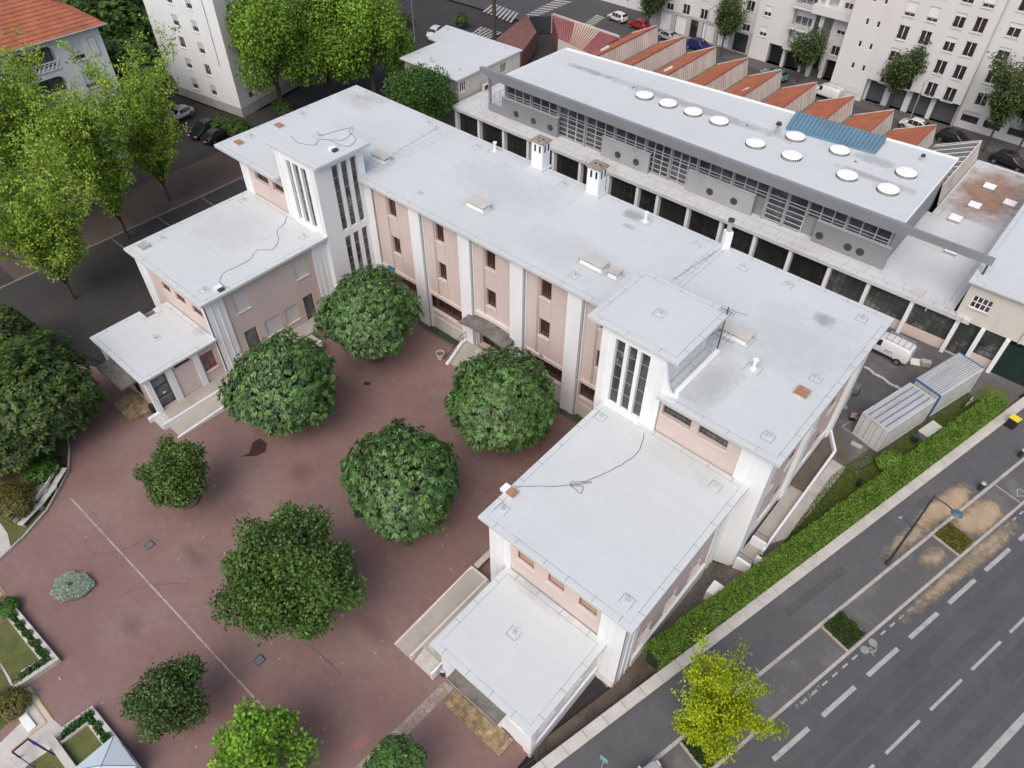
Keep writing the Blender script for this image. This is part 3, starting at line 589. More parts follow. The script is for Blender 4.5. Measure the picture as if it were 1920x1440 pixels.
# ---- main block
mw = MB(); YF = 36.1
bays_up = [(-46.0, -44.95), (-40.0, -39.0), (-34.2, -33.1), (-28.33, -27.22), (-22.5, -21.4)]; pil_x = [(-42.8, -41.5), (-36.9, -35.6), (-31.15, -29.8), (-25.35, -24.0)]
hu = [(a, b, 9.1, 10.92, .3) for a, b in bays_up] + [(a, b, 5.05, 6.95, .3) for a, b in bays_up]
rib = [(-47.6, -42.95), (-41.5, -37.1), (-29.6, -25.5), (-23.8, -19.6)]; hr = [(a, b, .85, 2.55, .3) for a, b in rib]; door = (-35.2, -31.6, -.1, 2.95, .5); bas = (-40.2, -38.85, -1.3, -.6, .3)
bas2 = (-28.2, -26.9, -1.3, -.6, .3)
cellwall(mw, (-49.0, YF), F, NF, 30.0, -1.8, 11.72, [(h[0] + 49, h[1] + 49, *h[2:]) for h in hu + hr + [door, bas, bas2]])
mw.build('front_wall', PINK, SC)
for h in hu: wf(SC, YF, h, BFRAME, GLASSB, 2, 1, bar=.07, sill=SILL)
for h in hr: wf(SC, YF, h, BFRAME, GLASSB, 5, 1, bar=.08, sill=SILL)
wf(SC, YF, door, BFRAME, DARKIN, 4, 1, bar=.08, name='entrance_door', pane='door_glass'); wf(SC, YF, bas, DFRAME, DARKIN, 2, 1, name='basement_window'); wf(SC, YF, bas2, DFRAME, DARKIN, 2, 1, name='basement_window')
for a, b in [(-48.0, -42.8), (-41.5, -36.9), (-35.6, -31.15), (-29.8, -25.35), (-24.0, -19.1)]:
    MB().obox((0, YF), F, NF, a + .02, b - .02, 0, .14, 2.68, 3.0).build('string_course', SILL if False else PINK2, SC)
    if (a, b) != (-35.6, -31.15): MB().obox((0, YF), F, NF, a + .02, b - .02, 0, .06, -1.7, .1).build('plinth', CREAM, SC)
for a, b in bays_up:   # the windows of a bay stand in one shallow vertical panel
    MB().obox((0, YF), F, NF, a - .30, a - .06, 0, .012, 3.0, 11.3).build('panel_shade_strip', mat('recess_shade_render', (.42, .35, .32), .9, .1, 1), SC); MB().obox((0, YF), F, NF, b + .04, b + .08, 0, .05, 3.0, 11.5).build('panel_edge', PINK2, SC)  # raised dark strip, paints the shade of a recess beside the windows
for a, b in pil_x:
    MB().obox((0, YF), F, NF, a, b, 0, .45, -1.8, 11.7).build('pilaster', WHITE, SC); MB().obox((0, YF), F, NF, b - .02, b + .25, 0, .25, -1.8, 11.69).build('pilaster_fillet', WHITE, SC)
    MB().tube([(b + .12, YF - .32, -1.2), (b + .12, YF - .32, 11.6)], .055, 6).build('downpipe', METAL, SC)
MB().tube([(-47.95, YF - .1, -1.2), (-47.95, YF - .1, 11.6)], .06, 6).build('downpipe', METAL, SC)
MB().obox((0, YF), F, NF, -48.95, -48.02, 0, .12, -1.8, 11.7).build('pilaster', WHITE, SC)
MB().obox((0, YF), F, NF, -48.9, -19.3, 0, .35, 11.35, 11.7).build('cornice', WHITE, SC)
x, z = on_y(*(380 / 3 + 600, 440 / 3 + 350), 35.9); MB().obox((0, YF), F, NF, x, x + .95, .15, .2, z - .5, z).build('blue_sign', BLUE, SC)
# entrance canopy and stairs
cp = MB(); N_ = 8
for k in range(N_):
    a, b = k / N_, (k + 1) / N_; za, zb = 3.30 + .35 * math.sin(math.pi * a), 3.30 + .35 * math.sin(math.pi * b)
    cp.prism([(-36.0 + 5.4 * a, 34.3), (-36.0 + 5.4 * b, 34.3), (-36.0 + 5.4 * b, 36.05), (-36.0 + 5.4 * a, 36.05)], [za - .18, zb - .18, zb - .18, za - .18], [za, zb, zb, za])
cp.build('entrance_canopy', MOSSC, SC)
MB().obox((0, YF), F, NF, -36.0, -30.6, .0, .22, 3.5, 3.95).build('canopy_flashing', SILL, SC)
st = MB(); zl = -.1
st.box(-36.2, -31.0, 34.9, 35.75, -1.9, zl)
for k in range(7): st.box(-36.2, -31.0, 34.9 - .28 * (k + 1), 34.9 - .28 * k, -1.9, zl - .18 * (k + 1))
st.build('entrance_steps', TERR, SC)
for xx in (-36.45, -30.75):
    b = MB(); b.prism([(xx - .15, 32.9), (xx + .15, 32.9), (xx + .15, 34.9), (xx - .15, 34.9)], -1.9, [-1.15, -1.15, .12, .12]); b.box(xx - .15, xx + .15, 34.9, 35.6, -1.9, .12); b.build('stair_cheek', WHITE, SC)
    r = MB(); r.tube([(xx, 32.95, -.35), (xx, 34.9, .95), (xx, 35.6, .95)], .03, 5); r.tube([(xx, 32.95, -.85), (xx, 34.9, .4), (xx, 35.6, .4)], .02, 4)
    for k in range(9): y = 32.95 + k * .33; q = min(1, (y - 32.95) / 1.95); r.tube([(xx, y, -1.15 + 1.27 * q), (xx, y, -.35 + 1.3 * q)], .014, 4)
    r.build('handrail', METALD, SC)
MB().box(-34.9, -34.1, 34.95, 35.5, zl, zl + .02).build('door_mat', CONCL, SC)
# outer walls of the main block
ow = MB(); hL = [(-59.15, -57.05, 9.75, 10.65, .35), (-56.4, -54.55, 9.75, 10.65, .35)]; hR = [(-13.95, -11.8, 9.75, 10.65, .35), (-11.25, -9.15, 9.75, 10.65, .35)]
YW = 31.3
cellwall(ow, (-61.2, YW), F, NF, 6.8, -1, 11.72, [(h[0] + 61.2, h[1] + 61.2, *h[2:]) for h in hL]); cellwall(ow, (-14.15, YW), F, NF, 7.75, -1.6, 11.72, [(h[0] + 14.15, h[1] + 14.15, *h[2:]) for h in hR])
hE = [(a, a + 1.6, z, z + 1.6, .2) for a in (33.2, 36.6, 40, 43.4) for z in (1.0, 5, 9)]
cellwall(ow, (-6.4, YW), SX, NX, 16.3, -1.6, 11.72, [(h[0] - YW, h[1] - YW, *h[2:]) for h in hE])
hN = [(x, x + 1.6, z, z + 1.7, .2) for x in np.arange(-59, -10, 4.1) for z in (1.0, 5, 9)]
cellwall(ow, (-6.4, 47.6), BK, NB, 54.8, -1.6, 11.72, [(-6.4 - h[1], -6.4 - h[0], *h[2:]) for h in hN])
cellwall(ow, (-61.2, 47.6), WX, NW, 16.3, -1, 11.72, []); cellwall(ow, (-19.2, 36.1), WX, NW, 5, -1.6, 8, [])
ow.build('outer_wall', PINK, SC)
for h in hL: wf(SC, YW, h, BFRAME, GLASSB, 4, 1, sill=SILL)
for h in hR: wf(SC, YW, h, DFRAME, GLASSG, 5, 2, bar=.035, sill=SILL)
for h in hE: ws(SC, -6.4, h, BFRAME, GLASSB, 2, 1, sill=SILL)
for h in hN: wb(SC, 47.6, h, WFRAME, GLASS, 2, 1)
for a, b in ((-61.25, -59.9), (-8.2, -6.3)):
    MB().obox((0, YW), F, NF, a, b, 0, .12, 7.9 if a < -20 else -1.6, 11.7).build('pilaster', WHITE, SC); MB().obox((0, YW), F, NF, a + .5 * (b - a), a + .5 * (b - a) + .06, .12, .17, 8.0, 11.69).build('pilaster_fillet', WHITE, SC)
for a, b in ((31.2, 32.4), (38.4, 39.4), (46.4, 47.6)): MB().obox((-6.4, 0), SX, NX, a, b, 0, .3, -1.6, 11.7).build('pilaster', WHITE, SC)
MB().obox((-6.4, 0), SX, NX, 32.45, 46.3, 0, .12, -1.6, .9).build('plinth', WHITE, SC)
rA = slab_roof(SC, [(-63.8, 30.45), (-54.45, 30.45), (-54.45, 36.5), (-48.92, 36.5), (-48.92, 48.0), (-63.8, 48.0)], 12.0, .3, tick=3)
rB = slab_roof(SC, [(-48.9, 35.35), (-19.32, 35.35), (-19.32, 48.0), (-48.9, 48.0)], 12.0, .3, tick=3)
rC = slab_roof(SC, [(-14.15, 30.45), (-5.6, 30.45), (-5.6, 48.0), (-19.3, 48.0), (-19.3, 36.5), (-14.15, 36.5)], 12.0, .3)
# stair towers
def tower(x0, x1, front, side, label):
    mb = MB(); y0, y1 = 31.12, 36.4; zb = -1.8
    cellwall(mb, (x0, y0), F, NF, x1 - x0, zb, 14.75, [(a - x0, b - x0, 8.22, 14.15, .3) for a, b in front])
    cellwall(mb, (x1, y0), SX, NX, y1 - y0, zb, 14.75, [(a - y0, b - y0, c, d, .3) for a, b, c, d in side]); cellwall(mb, (x1, y1), BK, NB, x1 - x0, 8, 14.75, [])
    cellwall(mb, (x0, y1), WX, NW, y1 - y0, zb, 14.75, [(y1 - 34.9, y1 - 32.9, 12.8, 14.0, .3)] if x0 > -30 else [])
    mb.build('stair_tower', WHITE, SC)
    for k, (a, b) in enumerate(front): wf(SC, y0, (a, b, 8.22, 14.15, .3), METAL, GLASST, 1, 5, bar=.035, name='tower_window')
    for a, b, c, d in side: ws(SC, x1, (a, b, c, d, .3), METAL, GLASST, 1, 5, bar=.035, name='tower_window')
    MB().obox((0, y0), F, NF, front[0][0] - .1, front[-1][1] + .1, 0, .3, 7.95, 8.18).build('sill', WHITE, SC)
    for u in (x0 + .35, x0 + .5, x1 - .45, x1 - .3): MB().obox((0, y0), F, NF, u, u + .05, 0, .04, 8, 14.7).build('tower_fillet', WHITE, SC)
fL = [(-52.85, -52.3), (-51.98, -51.2), (-50.87, -50.15)]; sL = [(32.92, 33.62, 7.62, 14.12), (33.92, 34.62, 7.62, 14.12), (34.95, 35.62, 7.62, 14.12), (32.98, 33.68, .6, 6.95), (33.98, 34.65, .6, 6.95), (34.98, 35.64, .6, 6.95)]
tower(-54.4, -48.95, fL, sL, 'west'); tower(-19.15, -14.2, [(-18.05, -17.32), (-17.06, -16.38), (-16.1, -15.4)], [(33.4, 35.6, 12.7, 14.3)], 'east')
rT1 = slab_roof(SC, [(-56.0, 31.0), (-48.35, 31.0), (-48.35, 36.9), (-56.0, 36.9)], 15.0, .28, seams=False); rT2 = slab_roof(SC, [(-20.3, 30.9), (-13.38, 30.9), (-13.38, 37.4), (-20.3, 37.4)], 15.0, .28, tick=2.2)
# curved fin from the tower to the lower roof edge
cf = MB(); pr_ = [(31.15, 14.7), (31.15, 12.0), (31.2, 12.0)]
for k in range(8):
    a, b = k / 8, (k + 1) / 8; za, zb = 12.2 + 2.5 * (1 - a) ** 2.2, 12.2 + 2.5 * (1 - b) ** 2.2
    cf.prism([(-14.18 + .9 * a, 30.9 + .0), (-14.18 + .9 * b, 30.9), (-14.18 + .9 * b, 31.1), (-14.18 + .9 * a, 31.1)], 12.003, [za, zb, zb, za])
cf.build('curved_fin', WHITE, SC)
MB().box(-13.3, -13.0, 31.1, 36.2, 12.002, 12.6).build('terrace_parapet', WHITE, SC)
# joints between the roofs
js = MB()
for (p, q) in (((820, 240), (735, 290)), ((1345, 470), (1262, 525))):
    A, B = at(*p, 12), at(*q, 12); js.ribbon([A, B], .05, 12.006)
    for t in np.linspace(.05, .95, 8): m_ = (A[0] + (B[0] - A[0]) * t, A[1] + (B[1] - A[1]) * t); js.ribbon([(m_[0] - .3, m_[1]), (m_[0] + .3, m_[1])], .03, 12.008)
js.build('expansion_joint', SEAM, rB)
for px, py in ((566, 215), (469, 256), (669, 183), (802, 231), (817, 241)): anchor(rA, px, py, 12)
for px, py in ((894, 276), (787, 365), (1056, 346), (1077, 517), (1305, 459)): anchor(rB, px, py, 12)
anchor(rB, 928, 283, 12, 1); anchor(rB, 1210, 415, 12, 1); anchor(rC, 1412, 692, 12, 1)
for px, py in ((1394, 502), (1477, 535), (1616, 598), (1530, 710), (1440, 819)): anchor(rC, px, py, 12)
anchor(rT2, 1237, 588, 15); anchor(rT1, 596, 255, 15)
for px, py in ((457, 376), (570, 444), (303, 448), (383, 545)): anchor(rmL, px, py, 8)
for px, py in ((942, 955), (1176, 1127), (1126, 782), (1341, 912)): anchor(rmR, px, py, 8)
anchor(rlL, 291, 635, 4); anchor(rlR, 964, 1187, 4)
monitor(rB, 897, 388, 12); monitor(rB, 1113, 497, 12, 2.0, .8); monitor(rA, 716, 299, 12, 1.7, .8); monitor(rC, 1380, 630, 12, 1.9, .9); monitor(rB, 1152, 517, 12, .7, .6)
hatch(rA, 523, 238, 12, s=.33); hatch(rA, 448, 270, 12, s=.33); hatch(rC, 1503, 739, 12, s=.42); hatch(rmL, 270, 464, 8, CONC, .4); hatch(rmR, 960, 927, 8, ORANGE, .3)
for rr, px, py, z in ((rmL, 412, 543, 8), (rT1, 625, 282, 15), (rmR, 951, 920, 8)):
    x, y = at(px, py, z); MB().box(x - .35, x + .1, y - .3, y + .3, z + .02, z + .25).build('control_box', WHITE, rr); MB().box(x + .1, x + .4, y - .25, y + .25, z + .03, z + .2).build('control_unit', METALD if rr is not rmR else WHITE, rr)
wire(rT1, [(600, 255), (660, 240), (645, 262), (600, 262), (590, 272), (560, 268), (545, 255)], 15); wire(rT1, [(615, 262), (650, 275), (668, 262), (655, 248), (663, 236)], 15)
wire(rmL, [(538, 405), (533, 420), (520, 432), (522, 452), (510, 468), (482, 470), (470, 485), (445, 500), (420, 512), (413, 530), (425, 540)], 8)
wire(rmR, [(1208, 812), (1198, 845), (1180, 862), (1150, 880), (1100, 902), (1070, 905), (1088, 925), (1092, 912), (1068, 912), (1110, 905)], 8); wire(rmR, [(1110, 903), (1040, 912), (965, 912)], 8)
def stain(par, px, py, z, rx, ry, m, rot=0, name='roof_stain'):
    x, y = at(px, py, z); b = MB(); c_, s_ = math.cos(rot), math.sin(rot); b.quad(*[(x + a * rx * c_ - q * ry * s_, y + a * rx * s_ + q * ry * c_, z + .002 + .0007 * (len(S.objects) % 2)) for a, q in ((-1, -1), (1, -1), (1, 1), (-1, 1))]); return b.build(name, m, par, local=False)
def stainmat(name, c, a=(.6, .0, .30, .40)): return mat(name, c, .7, .1, 1, alpha_noise=a)
for k, (rr, px, py, z, rx, ry, c, mx) in enumerate(((rB, 1187, 403, 12, .9, .7, (.40, .41, .40), .7), (rC, 1543, 600, 12, .8, .75, (.38, .39, .37), .75), (rA, 672, 188, 12, 2.6, 1.7, (.50, .44, .42), .35), (rA, 700, 183, 12, 1.8, .9, (.46, .45, .44), .3), (rB, 1180, 425, 12, .6, .3, (.45, .45, .44), .5), (rmR, 1290, 850, 8, 4, 2, (.48, .49, .49), .22), (rmL, 430, 430, 8, 4, 3, (.50, .51, .53), .2), (rlR, 1020, 1110, 4, 2.6, 1.0, (.38, .39, .41), .45), (rlL, 392, 610, 4, .8, 1.6, (.38, .40, .38), .4), (rB, 950, 350, 12, 6, 3, (.50, .52, .54), .22), (rC, 1330, 720, 12, 1.5, 3, (.42, .44, .46), .35), (rC, 1500, 640, 12, 4, 4, (.50, .52, .53), .25), (rB, 1060, 470, 12, 4, 2.5, (.50, .52, .53), .2))):
    sc_ = stainmat('stain_%d' % k, c, (.6, .0, .35, .40, mx * (.85 if rx < 1.7 else .55))); o = stain(rr, px, py, z, rx, ry, sc_); o.name = 'roof_stain'
# chimneys
def chimney(px, py, w_, d_, h_, slots):
    x, y = at(px, py, 12); m = MB(); m.box(x - w_ / 2, x + w_ / 2, y - d_ / 2, y + d_ / 2, 12, 12 + h_); c = m.build('chimney', WHITE, rB)
    k = MB(); k.box(x - w_ / 2 - .12, x + w_ / 2 + .12, y - d_ / 2 - .12, y + d_ / 2 + .12, 12 + h_, 12 + h_ + .14); k.box(x - w_ / 2 + .1, x + w_ / 2 - .1, y - d_ / 2 + .1, y + d_ / 2 - .1, 12 + h_ + .14, 12 + h_ + .2)
    k.build('chimney_cap', CAPC, rB); sl_ = MB()
    for u in (-.25, .18):
        sl_.box(x + u * w_, x + u * w_ + .16 * w_, y - d_ / 2 - .012, y - d_ / 2 + .05, 12 + h_ - .85, 12 + h_ - .22); sl_.box(x + w_ / 2 - .05, x + w_ / 2 + .012, y + u * d_, y + u * d_ + .16 * d_, 12 + h_ - .85, 12 + h_ - .22)
    for u in (-.2, .2): sl_.box(x + u * w_ - .1, x + u * w_ + .1, y - .1, y + .1, 12 + h_ + .2, 12 + h_ + .208)
    sl_.build('chimney_slot', DARKIN, rB)
    b = MB(); b.box(x - w_ / 2 - .2, x + w_ / 2 + .2, y - d_ / 2 - .2, y + d_ / 2 + .2, 12.002, 12.1); b.build('chimney_base', ROOF, rB)
chimney(1013, 312, 1.25, 1.1, 2.5, 2); chimney(1116, 361, 1.25, 1.1, 2.5, 2)
x, y = at(1359, 463, 12); MB().cyl(x, y, 12, 13.5, .42, 4).build('chimney', WHITE, rB); MB().cyl(x, y, 13.5, 14.4, .2, 10).build('flue', CONC, rB); MB().cyl(x, y, 14.4, 14.55, .26, 10).build('flue_cap', METALD, rB)
# tv antenna
x, y = at(1345, 653, 12); an = MB(); tp = None
an.tube([(x, y, 12), (x, y, 15.6)], .045, 6)
for z, L_ in ((13.0, .9), (13.5, .7), (15.3, .5)):
    an.tube([(x - L_, y, z), (x + L_, y, z)], .02, 4)
    for k in np.linspace(-L_, L_, 6): an.tube([(x + k, y - .3, z), (x + k, y + .3, z)], .014, 4)
an.tube([(x, y, 15.45), (x + 1.3, y + .2, 15.5)], .018, 4); an.build('antenna_mast', METALD, rC)
# terraces, ramps
tl = MB(); tl.box(-49.6, -48.05, 12.25, 30.5, -1.7, -.01); tl.build('terrace', TERR, SC)
for k in range(3): MB().box(-49.5, -48.1, 12.25 - .32 * (k + 1), 12.25 - .32 * k, -1.7, -.01 - .14 * (k + 1)).build('step', CONCL, SC)
rm = MB(); rm.prism([(-47.9, 11.75), (-46.45, 11.75), (-46.45, 24.0), (-47.9, 24.0)], -1.8, [-.52, -.52, -.02, -.02]); rm.box(-47.9, -46.45, 24.0, 26.6, -1.8, -.02); rm.build('ramp', TERR, SC)
MB().box(-48.05, -47.9, 11.4, 24, -1.7, .1).build('terrace_kerb', WHITE, SC); b = MB(); b.prism([(-46.45, 11.6), (-46.3, 11.6), (-46.3, 26.6), (-46.45, 26.6)], -1.8, [-.42, -.42, .1, .1]); b.build('ramp_kerb', WHITE, SC)
MB().box(-49.8, -49.5, 11.0, 12.2, -1.2, -.05).build('stair_cheek', WHITE, SC)
b = MB()
for k in range(4): b.box(-46.3 + .3 * k, -46.0 + .3 * k, 24.2, 26.4, -1.8, -.2 - .25 * k)
b.build('side_steps', CONC, SC)
r = MB(); r.tube([(-46.4, 20.4, .95), (-46.4, 24.1, 1.0)], .03, 5); r.tube([(-46.4, 20.4, .5), (-46.4, 24.1, .55)], .02, 4)
for k in range(6): r.tube([(-46.4, 20.4 + k * .74, -.1), (-46.4, 20.4 + k * .74, 1.0)], .022, 4)
r.build('handrail', METALD, SC)
tr_ = MB(); tr_.box(-18.2, -16.0, 12.3, 18.6, -1.7, -.01); tr_.build('terrace', TERR, SC)
for k in range(3): MB().box(-18.1, -16.5, 12.3 - .32 * (k + 1), 12.3 - .32 * k, -1.7, -.01 - .14 * (k + 1)).build('step', CONCL, SC)
MB().box(-18.35, -18.2, 11.3, 18.6, -1.7, .12).build('terrace_kerb', SILL, SC); MB().box(-16.45, -16.3, 11.3, 12.3, -1.7, .3).build('stair_cheek', WHITE, SC)
rm = MB(); rm.prism([(-19.75, 11.3), (-18.35, 11.3), (-18.35, 18.6), (-19.75, 18.6)], -1.9, [-.5, -.5, -.2, -.2]); rm.build('ramp', TERR, SC); b = MB(); b.prism([(-19.9, 11.3), (-19.75, 11.3), (-19.75, 18.7), (-19.9, 18.7)], -1.9, [-.4, -.4, -.08, -.08]); b.build('ramp_kerb', SILL, SC); MB().box(-19.75, -18.2, 18.6, 18.72, -1.9, -.08).build('ramp_kerb', SILL, SC)
MB().box(-17.9, -17.3, 12.5, 13.5, -.008, .02).build('door_mat', CONCL, SC)
# canopies on the end walls, tiled landings
def endcanopy(q, z, th, lz, lq, zl):
    P = [at(*p, z) for p in q]; x0, x1 = min(p[0] for p in P), max(p[0] for p in P); y0 = min(p[1] for p in P); MB().box(x0, x1, y0, 11.98, z - .2, z).build('side_canopy', MOSSC, SC)
    MB().box(x0 + .02, x1 - .02, y0 + .01, y0 + .08, z, z + .06).build('canopy_lip', CAPC, SC); 
    Q = [at(*p, zl) for p in lq]; a0, a1 = min(p[0] for p in Q), max(p[0] for p in Q); b0 = min(p[1] for p in Q); MB().box(a0, a1, b0, 11.9, -1.0, zl).build('tiled_landing', TERRAC, SC)
    MB().box(a0 - .3, a1 + .3, b0 - .3, 11.9, -1.0, zl - .13).build('tiled_step', TERRAC, SC)
endcanopy([(852, 1256), (838, 1274), (928, 1359), (946, 1341)], 2.8, .2, 0, [(858, 1300), (846, 1314), (936, 1402), (956, 1378)], -.15)
MB().box(-55.2, -51.2, 10.5, 11.98, 2.6, 2.8).build('side_canopy', MOSSC, SC); MB().box(-53.6, -50.6, 9.9, 11.95, -.9, -.12).build('tiled_landing', TERRAC, SC)
# small outside stair and side ramp on the street side
b = MB(); b.box(-6.3, -5.2, 27.5, 28.6, -1.4, .6); b.build('light_well', WHITE, SC)
for (x0, x1, y0, y1) in ((-6.0, -4.9, 30.9, 31.1), (-6.0, -4.9, 33.2, 33.4), (-5.0, -4.3, 31.9, 32.1)): MB().box(x0, x1, y0, y1, -1, .9).build('stair_cheek', WHITE, SC)
for (x0, x1, y0) in ((-6.0, -4.9, 31), (-6.0, -4.9, 33.3), (-5.0, -4.3, 32)):
    r = MB(); r.tube([(x0, y0, .9), (x0, y0, 1.6), (x1, y0, 1.6), (x1, y0, .9)], .025, 5); r.build('handrail', METALD, SC)
b = MB(); b.prism([(-6.1, 31.2), (-4.5, 31.2), (-3.0, 42.5), (-6.1, 47)], -1.2, .015); b.build('side_ramp', TERR, SC)
P0, P1, P2 = at(1427, 1040), at(1563, 852), at(1549, 785); b = MB(); L_, d_, n_ = ln(P0, P1); b.obox(P0, d_, n_, 0, L_, -.09, .09, -1, .55); L2, d2, n2 = ln(P1, P2); b.obox(P1, d2, n2, .1, L2, -.09, .09, -.2, .5); b.build('ramp_wall', WHITE, SC)

# ================================================================ HALL
HB = thing('sports_hall', 'long grey hall with a flat white roof, round skylights and portholes behind the school', 'hall', (-34, 72, 0))
YG = 63.45; cx = [-64.1, -60.2, -56.1, -52.2, -48.3, -44.4, -40.4, -36.5, -33.9, -30.1, -26.2, -22.35, -18.5, -14.5, -10.68, -6.64, -2.65, -.62, 1.42, 5.5]
for k, x in enumerate(cx): MB().box(x - .17, x + .17, 62.95, 63.45, -.2, 3.86).build('column', WHITE, HB)
gw = MB(); hg = []
for a, b in zip(cx[:-1], cx[1:]):
    hg.append((a + .19, b - .19, 1.0 if (-10.7 < a < -3 or -.7 < a < 1) else .05, 3.8))
cellwall(gw, (-64.3, YG), F, NF, 69.8, -.2, 3.86, [(h[0] + 64.3, h[1] + 64.3, h[2], h[3], .15) for h in hg]); gw.build('lower_wall', PINK, HB)
GLASSK = mat('workshop_glass', (.018, .019, .019), .25, .5, .4, spec=.5, dirt=(.05, .05, .045), dirt_amt=.6, dirt_scale=.6)
GLASSR = mat('painted_reflection_glass', (.06, .068, .066), .2, .5, .4, spec=.6, dirt=(.24, .26, .25), dirt_amt=.8, dirt_scale=.5)  # paler copy of the workshop glass, reflections painted in as pale blotches
for k, h in enumerate(hg):
    big = h[0] > -15; wf(HB, YG, (*h, .15), METALD, GLASSR if big and h[0] < 1 else GLASSK, (7 if big else (1, 2, 4, 1)[k % 4]) if h[1] - h[0] > 2.5 else 2, 4 if big or k % 4 == 2 else 1, bar=.05, name='glazed_bay')
lr = MB(); lp = [(-64.6, 62.75), (-1.8, 62.75), (-1.8, 66.5), (-3.2, 66.5), (-3.2, 86.5), (-64.6, 76.5)]
lr = slab_roof(HB, [(-64.6, 62.75), (-1.8, 62.75), (-1.8, 63.4), (-3.4, 63.4), (-3.4, 92.6), (-10.4, 92.6), (-10.4, 78), (-64.6, 76.5)], 4.3, .42, name='lower_roof', m=mat('hall_lower_roof', (.58, .60, .62), .7, .05, .3, dirt=(.40, .32, .25), dirt_amt=.45, dirt_scale=.18, fine=.06), tick=1.4, inset=.7)
MB().box(-64.3, -3.6, 64, 76, -.2, 3.87).build('core', DARKIN, HB) if False else None
# rust on the far flat roof
for k, (px, py, z, rx, ry, c) in enumerate(((1105, 133, 9.5, 3.2, .6, (.42, .43, .43)), (1300, 200, 9.5, 12, .9, (.47, .48, .48)), (1640, 335, 9.5, 4, .6, (.46, .45, .44)), (1640, 300, 9.5, 2, 1, (.5, .5, .5)))):
    HSTAIN = globals().setdefault('HST', []); HST.append((px, py, z, rx, ry, c))
rs = MB(); rs.quad((-10.2, 79, 4.306), (-3.6, 79, 4.306), (-3.6, 92, 4.306), (-10.2, 92, 4.306)); rs.build('rust_stain', mat('rust_stain', (.34, .20, .13), .9, .2, 1, alpha_noise=(.28, .0, .4, .35, .75)), HB)
# upper storey
UX0, UX1, UY = -57.9, -10.5, 65.6
up = MB(); full = [(-49.4, -43.05), (-36.72, -31.9), (-24.2, -17.6)]; panels = [(-60.2, -49.4), (-43.05, -36.72), (-31.9, -24.2), (-17.6, -10.45)]
hu_ = []
posts = [-57.8, -53.85, -49.75, -45.78, -41.75, -37.65, -34.4, -31.2, -27.1, -23.1, -21.03, -18.95, -15.1, -10.9]
for a, b in zip(posts[:-1], posts[1:]): hu_.append((a + .12, b - .12, 6.75, 8.25))
for a, b in full: pass
def glazed(a, b, zb, n_, tr):
    f = MB(); 
    for k in range(n_ + 1): u = a + (b - a) * k / n_; f.box(u - .05, u + .05, UY - .05, UY + .05, zb, 8.25)
    for z in tr: f.box(a, b, UY - .065, UY - .052, z - .05, z + .05)
    o = f.build('glazing', ALU, HB); g = MB(); g.quad((a, UY + .06, zb), (b, UY + .06, zb), (b, UY + .06, 8.25), (a, UY + .06, 8.25)); g.build('pane', GLASSH, o)
for a, b in zip(posts[:-1], posts[1:]):
    m_ = (a + b) / 2; zb = 6.6; isf = any(p < m_ < q for p, q in full); zb = 4.32 if isf else 6.4
    glazed(a + .1, b - .1, zb, 3 if b - a > 3 else (1 if isf and a > -24 else 2), [7.1, 6.75] + ([6.15, 5.6, 5.0, 4.5] if isf else [])); MB().box(a - .1, a + .1, UY - .3, UY + .05, zb, 8.4).build('post', METAL, HB)
for (a, b) in ((-49.5, -43.0), (-24.2, -17.6)): pass
# panels with portholes
hz = {0: (-55.75, -53.0, -50.45), 1: (-40.75, -38.3), 2: (-29.05, -26.25), 3: (-16.95, -14.1, -12.9)}
for k, (a, b) in enumerate(panels):
    if k == 0: MB().box(-60.3, -58.05, 64.95, 65.2, 3.9, 5.25).build('low_panel', CLAD, HB); a = -58.05
    p = MB(); p.box(a, b, 64.95, 65.25, 3.9, 6.62); o = p.build('porthole_panel', CLAD if k in (0, 3) else CLADL, HB, bevel=.02)
    MB().box(a - .02, b + .02, 64.9, 65.3, 6.623, 6.68).build('panel_capping', CLADL, HB)
    for x in hz[k]:
        r = MB(); N_ = 20
        for q in range(N_):
            t0, t1 = 2 * math.pi * q / N_, 2 * math.pi * (q + 1) / N_
            for (r0, r1, yy) in ((.34, .40, 64.93),): r.quad((x + r0 * math.cos(t0), yy, 5.22 + r0 * math.sin(t0)), (x + r0 * math.cos(t1), yy, 5.22 + r0 * math.sin(t1)), (x + r1 * math.cos(t1), yy, 5.22 + r1 * math.sin(t1)), (x + r1 * math.cos(t0), yy, 5.22 + r1 * math.sin(t0)))
        ro = r.build('porthole', METALD, HB); g = MB(); g.f.append(tuple(range(N_))); g.v = [(x + .345 * math.cos(2 * math.pi * q / N_), 64.935, 5.22 + .345 * math.sin(2 * math.pi * q / N_)) for q in range(N_)]; g.build('porthole_glass', GLASS, ro)
# balcony rail at the west end, beam, roof
r = MB()
for z in (5.3, 5.55, 5.8, 6.05): r.tube([(-60.2, 65.0, z), (-60.2, 68.0, z), (-58.2, 68.0, z)], .025, 5)
for y in (65, 66, 67, 68): r.tube([(-60.2, y, 4.3), (-60.2, y, 6.1)], .03, 5)
r.build('balcony_rail', ALU, HB); MB().box(-60.2, -59.95, 64.9, 65.2, 5.25, 8.75).build('post', METAL, HB)
bm_ = MB(); i0 = 0
def beam(x0, x1, za0, za1): bm_.prism([(x0, 64.3), (x1, 64.3), (x1, 64.75), (x0, 64.75)], [za0, za1, za1, za0], 9.66)
beam(-61.0, -59.2, 9.3, 8.62); beam(-59.2, -2.5, 8.62, 8.62) if False else beam(-59.2, -10.2, 8.62, 8.62); bm_.build('roof_beam', CLAD, HB)
b = MB(); b.box(-10.2, -2.6, 64.3, 64.55, 8.95, 9.66); b.build('beam_end', CLAD, HB); MB().box(-2.95, -2.8, 64.32, 64.5, 7.7, 8.95).build('beam_support', METALD, HB)
